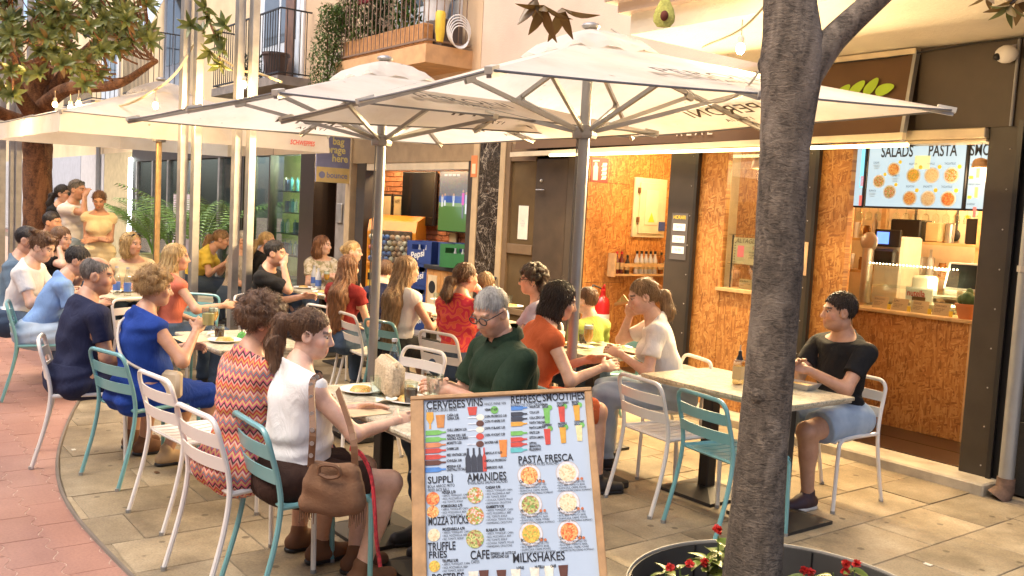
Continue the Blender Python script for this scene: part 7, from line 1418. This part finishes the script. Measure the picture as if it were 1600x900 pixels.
p1 = person('man in blue grey tee in profile with a white wristband', 44, 376, 1.24, -.45, .12, 0, -.1, .05, sex='m', hair='crop', hcol='black', skin=MID, top='tee', tmat='greyblue', sleeve=.65, bot='jeans', bmat='denim', q=1, R=(.14, .32, .72), L=(-.1, .36, .76))
p2 = person('young man in white tee leaning on the table', 66, 386, 1.2, -.55, .28, 0, -.1, .3, sex='m', fat=.92, hair='messy', hcol='brown', skin=FAIR, top='tee', tmat='white', sleeve=.6, q=1, R=(.12, .42, .80), L=(-.08, .44, .80))
person('girl with long brown hair in black tee resting chin on hand', 97, 372, 1.2, -1.0, .22, 0, .1, .1, hair='long', hcol='brown', skin=FAIR, top='tee', tmat='black', sleeve=.6, q=1, R=(.06, .20, 1.07), L=(-.08, .36, .78), hairlen=.38)
person('dark haired diner half hidden by the long haired girl', 82, 348, 1.3, -.8, .1, 0, 0, 0, sex='m', hair='short', hcol='black', skin=TAN, top='tee', tmat='black', q=0)
def stand(label, u, v, s_, **k):
    zz = AT(u, v, s_)[2]; return person(label, u, v, zz, stand=True, **k)
stand('standing woman in black dress and sunglasses beside the tree trunk', 99, 303, 120, yaw=-.75, lean=.02, hair='lowpony', hcol='black', skin=MID, top='vest', tmat='black', sleeve=0, bot='skirt', bmat='skirtblack', q=1, glasses='sun', hairlen=.04)
stand('standing man in white tee with hand at his mouth', 121, 297, 121, yaw=-.8, lean=.02, sex='m', hair='short', hcol='pepper', skin=(.5, .28, .18), top='tee', tmat='white', sleeve=.6, bot='jeans', bmat='denim', R=(.08, .20, 1.52), q=1, glasses='head', armpole=(.5, -.2, -.8))
stand('standing woman in pale yellow dress looking down with arms folded', 155, 313, 124, yaw=-1.9, lean=.02, hp=.35, hair='bun', hcol='brown', skin=TAN, top='vest', tmat='paley', sleeve=.18, bot='skirt', bmat='paley', R=(-.03, .22, 1.12), L=(.03, .24, 1.10), q=1)
p9 = person('blonde woman in beige top with sunglasses on her hair', 206, 381, 1.2, -2.0, .06, 0, .95, 0, hair='bob', hcol='blonde', skin=TAN, top='vest', tmat='beige', sleeve=.12, glasses='head', q=1, L=(-.1, .32, .78), R=(.2, .3, .76))
person('blonde woman in coral top seen from behind between the steel posts', 277, 402, 1.18, .15, .06, 0, -.5, 0, hair='long', hcol='blonde', skin=MID, top='vest', tmat='coral', sleeve=0, q=1, R=(.34, .34, .80), hairlen=.26)
person('woman in yellow tee bending forward with a low ponytail', 346, 374, 1.16, -.5, .65, 0, 0, .1, hair='lowpony', hcol='light', skin=MID, top='tee', tmat='yellow', sleeve=.6, q=1, R=(.2, .5, .8), L=(-.1, .5, .8), hairlen=.2)
person('grey haired man in striped shirt behind the steel posts', 381, 376, 1.2, -.7, .1, 0, 0, 0, sex='m', hair='crop', hcol='grey', skin=MID, top='shirt', tmat='stripe', sleeve=.75, q=1, glasses='on')
person('blonde woman with ponytail in black vest top', 418, 377, 1.2, -.1, .08, 0, -.6, 0, hair='lowpony', hcol='blonde', skin=MID, top='vest', tmat='black', sleeve=0, q=1, hairlen=.16)
p15 = person('man in black tee with sunglasses on his hair and hand at his mouth', 430, 396, 1.2, -.75, .12, 0, .02, .02, sex='m', hair='short', hcol='black', skin=MID, top='tee', tmat='black', sleeve=.85, glasses='head', q=1, R=(.06, .22, 1.08), L=(-.1, .36, .78), curl=.7, armpole=(.35, .2, -.9))
person('auburn haired woman in cream floral top', 505, 383, 1.2, -1.75, .06, 0, .85, -.02, hair='long', hcol='auburn', skin=FAIR, top='tee', tmat='floral', sleeve=.6, q=1, R=(.04, .30, .82), L=(-.06, .30, .82), hairlen=.2)
person('blonde woman with a bun in a dark top', 552, 393, 1.19, -.75, .1, 0, 0, 0, hair='bun', hcol='blonde', skin=FAIR, top='tee', tmat='black', sleeve=.5, q=1, R=(.1, .36, .78), L=(-.1, .36, .78))
person('girl with long auburn hair in dark red top seen from behind', 546, 418, 1.15, .5, .06, 0, 0, 0, fat=.9, hair='long', hcol='auburn', skin=FAIR, top='tee', tmat='red', sleeve=.4, q=1, hairlen=.36)
person('dark haired boy behind the grey parasol pole', 603, 424, 1.07, .7, .06, 0, 0, 0, sex='m', fat=.85, hair='short', hcol='brown', skin=FAIR, top='tee', tmat='navy', q=1)
p20 = person('girl with very long brown hair in white sports shirt seen from behind', 637, 422, 1.19, .25, .05, 0, -.25, 0, fat=.92, hair='long', hcol='light', skin=MID, top='vest', tmat='white', sleeve=.0, bot='shorts', bmat='black', q=1, R=(.16, .34, .78), L=(-.16, .32, .78), hairlen=.46)
p21 = person('woman in red swirl patterned shirt with hair tied low seen from behind', 728, 434, 1.19, .35, .06, 0, -.35, .0, fat=1.05, hair='lowpony', hcol='brown', skin=MID, top='shirt', tmat='swirl', sleeve=.7, bot='jeans', bmat='dkdenim', q=1, R=(.06, .22, 1.06), L=(-.12, .34, .78), hairlen=.04)
person('fair haired child behind the man in green', 759, 446, 1.09, .6, .05, 0, 0, 0, sex='m', fat=.85, hair='short', hcol='light', skin=FAIR, top='tee', tmat='ltblue', q=1)
person('woman with long dark curls and glasses in a lilac top', 832, 438, 1.19, 2.35, .06, 0, .1, 0, hair='curlylong', hcol='dark', skin=FAIR, top='tee', tmat='lilac', sleeve=.5, glasses='on', q=1, R=(.1, .34, .78), L=(-.1, .34, .78))
p25 = person('woman in orange linen dress with dark hair reaching over the table', 876, 470, 1.18, -.35, .28, 0, -.25, .15, fat=1.08, hair='bob', hcol='dark', skin=(.60, .36, .24), top='dress', tmat='orange', sleeve=0, shoe='black', q=2, R=(.22, .42, .79), L=(-.05, .42, .79), hairlen=.12, feet=((-.1, .38, 0), (.16, .45, 0)))
person('boy in lime tee by the fire extinguisher', 917, 470, 1.05, 1.6, .06, 0, .2, 0, sex='m', fat=.85, hair='short', hcol='brown', skin=FAIR, top='tee', tmat='lime', sleeve=.6, q=1)
# polo collar and watch of the man in green, wristband of the man in blue grey
i23 = p23[1]; NBc = i23['NB']; cmb = MB(); ring = []
for r_, dz in ((.066, .066), (.088, .046), (.100, .012)): ring.append([NBc + np.array([r_ * math.cos(a) * 1.05, r_ * math.sin(a) - .005, dz - .03 * math.sin(a) * 1.0]) for a in np.linspace(PI * .60, PI * 2.40, 22)])
for r0, r1 in zip(ring, ring[1:]): cmb.add(r0 + r1, [(i, i + 1, 23 + i, 22 + i) for i in range(21)])
cmb.build('collar', CL['green'], p23[0], 'all')
for pr, k, mt, r_ in ((p23, 0, M_STEEL, .032), (p1, 1, M_WHITE, .031)):
    sh, el, wr = pr[1]['armp'][k]; d = unit(wr - el); mb = MB(); mb.tube([wr - d * .045, wr - d * .022], r_, 14, cap=False); mb.build('wristband', mt, pr[0], True)
def sit(pr, idx, rot=None, dy=.08, dx=0.):
    c = CHAIRS[idx]; x, y, _ = pr[1]['loc']; a = pr[1]['yaw']; c.location = (x - math.sin(a) * dy, y + math.cos(a) * dy, 0); c.rotation_euler = (0, 0, a if rot is None else rot)
for pr, i, rot in ((p29, 6, .02), (p30, 5, .1), (p23, 17, None), (p28, 9, PI + .03), (p27, 10, 2.8), (p10, 3, .25), (p8, 2, -.25), (p7, 1, -.2), (p1, 0, -.2), (p9, 22, None), (p15, 16, None), (p20, 12, .15), (p21, 11, .2), (p25, 19, -.1)): sit(pr, i, rot)
CHAIRS[6].location.x += .02; CHAIRS[6].rotation_euler.z = -.03
# ================= BAGS AND TABLEWARE =================
Z_T = .741
def local(pr, p):  # body frame -> world
    info = pr[1]; S, c, s_ = info['S'], math.cos(info['yaw']), math.sin(info['yaw']); p = np.asarray(p, float) * S; return np.array([info['loc'][0] + c * p[0] - s_ * p[1], info['loc'][1] + s_ * p[0] + c * p[1], p[2]])
def tumbler(loc, label, h=.10, r=.036, fill=None, group='drinking glasses'):
    t = thing('drinking_glass', label, 'glass', loc, 0, group); MB().lathe([(r * .8, 0), (r, h), (r - .003, h), (r * .8 - .003, .006), (0, .006)], 18).build('glass', M_GLASS, t, True)
    if fill: MB().lathe([(0, .007), (r * .79, .007), (r * .93, h * .7), (0, h * .7)], 16).build('drink', fill, t, True)
def beer(loc, label, h=.17):
    t = thing('beer_glass', label, 'glass', loc, 0, 'stemmed beer glasses'); MB().lathe([(.033, 0), (.03, .004), (.006, .01), (.005, .045), (.022, .07), (.037, .11), (.033, h), (.031, h), (.034, .11), (0, .058)], 18).build('glass', M_GLASS, t, True)
    MB().lathe([(0, .06), (.02, .071), (.0345, .11), (.032, h * .8), (0, h * .8)], 16).build('beer', M('lit amber beer', (.70, .33, .03), .1, spec=.8), t, True); MB().lathe([(.0318, h * .8), (.031, h * .93), (0, h * .93)], 16).build('foam', M_WHITE, t, True)
def water(loc, label, mt=None, h=.24, cap_='blue'):
    t = thing('water_bottle', label, 'bottle', loc, 0, 'bottles on the tables'); MB().lathe([(.032, 0), (.034, .01), (.034, h * .55), (.02, h * .78), (.014, h * .82), (.014, h * .93), (0, h * .93)], 16).build('bottle', mt or M_GLASS, t, True); MB().lathe([(.0345, h * .15), (.0345, h * .45)], 16).build('label', M('blue bottle label', (.08, .16, .45), .5), t, True); MB().lathe([(.016, h * .93), (.016, h), (0, h)], 12).build('cap', M('grey cap', (.4, .4, .42), .4), t, True)
def plate(loc, label, food=None, r=.12):
    t = thing('plate', label, 'plate', loc, 0, 'plates on the tables'); MB().lathe([(0, .004), (r * .6, .004), (r, .016), (r, .02), (r * .6, .009), (0, .009)][::-1], 24).build('dish', M_WHITE, t, True)
    if food: o = MB().lathe([(r * .55, .010), (r * .4, .03), (0, .036)], 16); o.build('food', food, t, True)
MFOOD = m_food('plated food', (.5, .2, .05), (.65, .4, .12), (.2, .3, .05))
# straw clutch bag, glasses, plates on the near table
sbg = thing('straw_bag', 'beige woven straw clutch bag standing on the table', 'bag', (-4.10, 2.36, Z_T), -.3); MB().box((-.16, -.05, .0), (.16, .05, .19), bev=.03).build('body', M('woven straw', (.50, .40, .26), .8, var=.3, vs_=90, bmp=.8, bs=120), sbg, True); MB().tube([(-.155, 0, .17), (-.1, 0, .192), (.1, 0, .192), (.155, 0, .17)], .006, 6).build('zip', M_FRAME, sbg, True)
q = G(604, 612, Z_T); tumbler((q[0], q[1], Z_T), 'clear water tumbler beside the straw bag'); q = G(588, 618, Z_T); tumbler((q[0], q[1], Z_T), 'clear water tumbler beside the straw bag'); q = G(614, 596, Z_T); water((q[0], q[1], Z_T), 'clear water bottle with blue label behind the tumblers')
q = G(640, 628, Z_T); plate((q[0], q[1], Z_T), 'white plate with food near the menu board', MFOOD); q = G(712, 612, Z_T); plate((q[0], q[1], Z_T), 'white plate by the hand of the man in green', MFOOD, .13)
hand = local(p23, (.02, .42, .80)); tumbler((hand[0], hand[1], .765), 'round glass held by the man in the green polo', .12, .045)
# black pepper mill / umbrella crank handle
q = G(795, 612, Z_T); pm_ = thing('pepper_mill', 'tall black mill with metal top on the table of the man in green', 'mill', (q[0], q[1], Z_T)); MB().lathe([(.034, 0), (.03, .03), (.018, .13), (.014, .17), (0, .17)], 14).build('body', M_BLACK, pm_, True); MB().ball((0, 0, .18), (.024, .024, .01), 12, 6).build('knob', M_STEEL, pm_, True)
# right table
q = G(1153, 600, Z_T); ob = thing('oil_bottle', 'square clear oil bottle with steel spout on the table by the tree', 'bottle', (q[0], q[1], Z_T), .2); MB().box((-.028, -.028, 0), (.028, .028, .15), bev=.006).build('bottle', glass('oil glass', (.72, .62, .35), .05, .25), ob); MB().lathe([(.024, .15), (.011, .18), (.011, .205), (0, .205)], 12).build('neck', M_BLACK, ob, True); MB().tube([(0, 0, .2), (.0, 0, .24)], .004, 6).build('spout', M_STEEL, ob); MB().box((-.0285, -.0285, .03), (.0285, .0285, .11)).build('label', M_CARD, ob)
q = G(1250, 606, Z_T); tr2 = thing('foil_tray', 'foil takeaway tray with food before the man in black tee', 'tray', (q[0], q[1], Z_T), .1); MB().add([(s1 * w, s2 * d, z) for w, d, z in ((.08, .06, 0), (.10, .075, .035), (.095, .07, .035), (.076, .056, .006)) for s1, s2 in ((-1, -1), (1, -1), (1, 1), (-1, 1))], [(0, 3, 2, 1)] + [(k * 4 + i, k * 4 + (i + 1) % 4, k * 4 + 4 + (i + 1) % 4, k * 4 + 4 + i) for k in range(3) for i in range(4)] + [(12, 13, 14, 15)]).build('tray', M('crinkled foil', (.6, .58, .55), .3, metal=.7, bmp=.4), tr2); MB().box((-.07, -.05, .01), (.07, .05, .025), bev=.01).build('food', MFOOD, tr2)
# white tee woman's pizza
hd_ = local(p27, (.08, .36, 1.09)); pz = thing('pizza_slice', 'pizza slice held up by the woman in the white tee', 'pizza', hd_, .5); MB().add([(-.05, 0, 0), (.06, -.01, .02), (0, .03, .07), (-.05, .012, .0), (.06, .002, .02), (0, .042, .07)], [(0, 1, 2), (5, 4, 3), (0, 3, 4, 1), (1, 4, 5, 2), (2, 5, 3, 0)]).build('slice', MFOOD, pz); MB().tube([(-.05, .006, 0), (0, .0, .01), (.06, 0, .02)], .012, 6).build('crust', M('baked crust', (.5, .28, .1), .8), pz, True)
q = G(985, 550, Z_T); simple('serving_board', B((-.13, -.09, 0), (.13, .09, .015), bev=.004), M_BROWNW, 'dark wooden serving board on the table of the woman in white tee', 'board', None, (q[0], q[1], Z_T))
q = G(918, 548, Z_T); beer((q[0], q[1], Z_T), 'stemmed beer glass by the boy in lime', .2)
# middle tables
for (u, v), l in (((333, 515), 'stemmed beer glass on the table of the woman in blue'), ((510, 446), 'stemmed beer glass before the auburn haired woman')): q = G(u, v, Z_T); beer((q[0], q[1], Z_T), l)
q = local(p10, (.20, .36, .96)); tumbler((q[0], q[1], q[2]), 'glass raised by the woman in royal blue', .11, .04, M('white wine', (.6, .5, .2), .1))
for (u, v), l in (((182, 460), 'clear water bottle before the blonde woman in beige'), ((199, 462), 'clear water bottle beside the dark soda bottle')): q = G(u, v, Z_T); water((q[0], q[1], Z_T), l, h=.27)
for (u, v) in ((490, 447), (497, 452)): q = G(u, v, Z_T); water((q[0], q[1], Z_T), 'dark soda bottle on the table of the man in black', M('dark oil bottle'), .24)
for (u, v, l) in ((505, 458, 'plate of food on the long table of the man in black'), (488, 462, 'plate of food at the near end of the long table'), (690, 470, 'plate of food by the long haired girl in white'), (800, 480, 'plate on the table of the curly haired woman')): q = G(u, v, Z_T); plate((q[0], q[1], Z_T), l, MFOOD)
for (u, v, l) in ((795, 478, 'clear jar on the table of the curly haired woman'), (702, 462, 'clear glass by the woman in red pattern'), (682, 474, 'clear glass by the long haired girl in white'), (104, 448, 'clear glass before the young man in white')): q = G(u, v, Z_T); tumbler((q[0], q[1], Z_T), l, .11, fill=None)
q = G(378, 528, Z_T); simple('green_napkin', MB().lathe([(.04, 0), (.03, .03), (.0, .05)], 8), M('bright green', (.1, .35, .08), .7), 'small green lidded pot on the table by the woman in blue', 'pot', None, (q[0], q[1], Z_T))
for i, (u, v, l) in enumerate(((300, 530, 'folded menu card on the table of the woman in blue'), (560, 640, 'printed paper place mat on the near table'))): q = G(u, v, Z_T); simple('paper_mat', B((-.14, -.1, 0), (.14, .1, .003)), M('cream poster paper'), l, 'paper', None, (q[0], q[1], Z_T))
rt_ = random.Random(9)
for x0, x1, y0, y1, nm_ in ((-5.42, -4.66, 4.32, 4.95, 'the table of the orange dress woman'), (-4.45, -3.5, 2.1, 2.65, 'the table behind the menu board'), (-6.62, -5.72, 2.05, 2.68, 'the table by the woman in blue'), (-9.75, -8.95, 1.95, 2.6, 'the table by the steel posts'), (-9.9, -8.6, 4.25, 4.95, 'the long table of the man in black'), (-6.95, -5.6, 4.42, 5.05, 'the table of the woman in red pattern')):
    for k in range(3):
        x, y = rt_.uniform(x0 + .1, x1 - .1), rt_.uniform(y0 + .1, y1 - .1); mb = MB(); n = 10
        mb.add([(0, 0, .018)] + [((.05 + .02 * rt_.random()) * math.cos(2 * PI * i / n), (.05 + .02 * rt_.random()) * math.sin(2 * PI * i / n), .002 + .028 * rt_.random()) for i in range(n)], [(0, i + 1, (i + 1) % n + 1) for i in range(n)])
        simple('paper_napkin', mb, M('white paper'), 'crumpled paper napkin on ' + nm_, 'napkin', 'crumpled napkins', (x, y, Z_T))
    x, y = rt_.uniform(x0 + .15, x1 - .15), rt_.uniform(y0 + .12, y1 - .12); tumbler((x, y, Z_T), 'half full tumbler on ' + nm_, .11, .036, M('cola drink', (.05, .02, .008), .15))
    plate((rt_.uniform(x0 + .2, x1 - .2), y0 + .16, Z_T), 'plate of leftovers on ' + nm_, MFOOD, .11); plate((rt_.uniform(x0 + .2, x1 - .2), y1 - .16, Z_T), 'second plate, by the far edge of ' + nm_, MFOOD, .1)
# brown suede handbag over the near chair
M_SUEDE = M('brown suede', (.17, .085, .04), .9, var=.2, vs_=9, bmp=.4, bs=90); M_STRAP = M('brown strap leather', (.15, .07, .03), .6)
hbq = AT(520, 752, 412); hbg = thing('suede_handbag', 'brown suede handbag with studded straps and fringes hanging on the teal chair', 'bag', (hbq[0], hbq[1], hbq[2]), .8)
V2, F2 = field([cap((-.085, 0, -.09), (.085, 0, -.09), .04, .04, .03), cap((-.07, 0, .05), (.07, 0, .05), .022, .022, .05), cap((-.08, 0, -.02), (.08, 0, -.02), .04, .04, .06)], .007, lambda x, y, z: .004 * np.sin(40 * x + 18 * z) + .003 * np.sin(55 * z + 20 * x)); link('body', np_mesh('body', V2, F2, M_SUEDE), hbg)
MB().tube(smooth_path([(-.04, -.05, .04), (-.03, -.056, .075), (.03, -.056, .075), (.04, -.05, .04), (0, -.052, .028), (-.04, -.05, .04)], 5), .008, 6).build('handle_loop', M_STRAP, hbg, True)
sh_ = AT(498, 592, 395); sA = np.array(sh_) - hbq; rz = Matrix.Rotation(-.8, 3, 'Z'); sA = np.array(rz @ Vector(sA)); sB = np.array(rz @ Vector(AT(528, 610, 380) - hbq))
def strap(pts, w=.026):
    mb = MB(); pts = smooth_path(pts, 6)
    for a, b_ in zip(pts, pts[1:]): mb.bar(a, b_ + (b_ - a) * .1, w, .006, upv=(0, -1, 0))
    return mb
st1 = [(-.085, -.01, .05), (-.075, -.03, .2), tuple(sA + np.array([-.02, -.02, -.02])), tuple(sA + np.array([0, .03, .012]))]; strap(st1).build('strap', M_STRAP, hbg); strap([(.085, .0, .05), (.06, .03, .18), tuple(sB)]).build('strap', M_STRAP, hbg)
for p in smooth_path(st1, 3)[1:-1]: MB().lathe([(.005, 0), (.009, .0), (.009, .003), (.005, .003)], 10).build('eyelet', M_STEEL, hbg, False, p + np.array([0, -.006, 0]), (PI / 2, 0, 0))
for x in (-.095, .10):
    for k in range(9): MB().tube([(x + k * .004 - .016, -.01 + .006 * (k % 3), -.02), (x + k * .006 - .024, -.015 + .008 * (k % 3), -.10), (x + k * .007 - .028, -.012, -.17 + .008 * (k % 4))], [.004, .003, .002], 5).build('fringe', M_SUEDE, hbg)
scf = AT(560, 700, 410); scarf = thing('red_scarf', 'narrow red printed scarf hanging from the handbag beside the shorts', 'scarf', (scf[0], scf[1], scf[2])); pts = [AT(u, v, s_) - scf for u, v, s_ in ((547, 700, 385), (566, 712, 388), (580, 745, 390), (585, 790, 393), (588, 840, 396), (594, 885, 400))]; strap(pts, .022).build('cloth', M('red bandana print', (.36, .02, .03), .8, var=.6, vs_=60), scarf)
# cream shoulder bag of the woman in blue
cbp = local(p10, (.20, .12, .62)); cb_ = thing('cream_shoulder_bag', 'small cream shoulder bag at the hip of the woman in royal blue', 'bag', cbp, .5); MB().box((-.09, -.03, -.09), (.09, .03, .07), bev=.02).build('body', M('cream leather', (.58, .46, .30), .5), cb_, True)
i10 = p10[1]; pts = [local(p10, p) - cbp for p in (i10['sp'](.17, -.02, .15), i10['sp'](.10, -.145, .22), i10['sp'](0, -.16, .32), i10['sp'](-.08, -.125, .43), i10['sp'](-.10, -.03, .50))]; mb = MB(); rzi = np.array(Matrix.Rotation(-.5, 3, 'Z')); mb.tube(smooth_path([rzi @ p for p in pts], 6), .009, 6); mb.build('strap', M('pale strap', (.60, .52, .42), .6), cb_, True)
# litter
for (u, v) in ((1450, 882), (115, 703), (245, 738)): q = G(u, v, .004); simple('litter_scrap', B((-.02, -.012, 0), (.02, .012, .004)), M('white paper') if v != 738 else M_BROWNW, ('white scrap of paper litter by the doorway step' if u > 900 else 'white scrap of litter on the red paver edge') if v != 738 else 'dry brown leaf on the paving', 'litter', None, (q[0], q[1], .003))
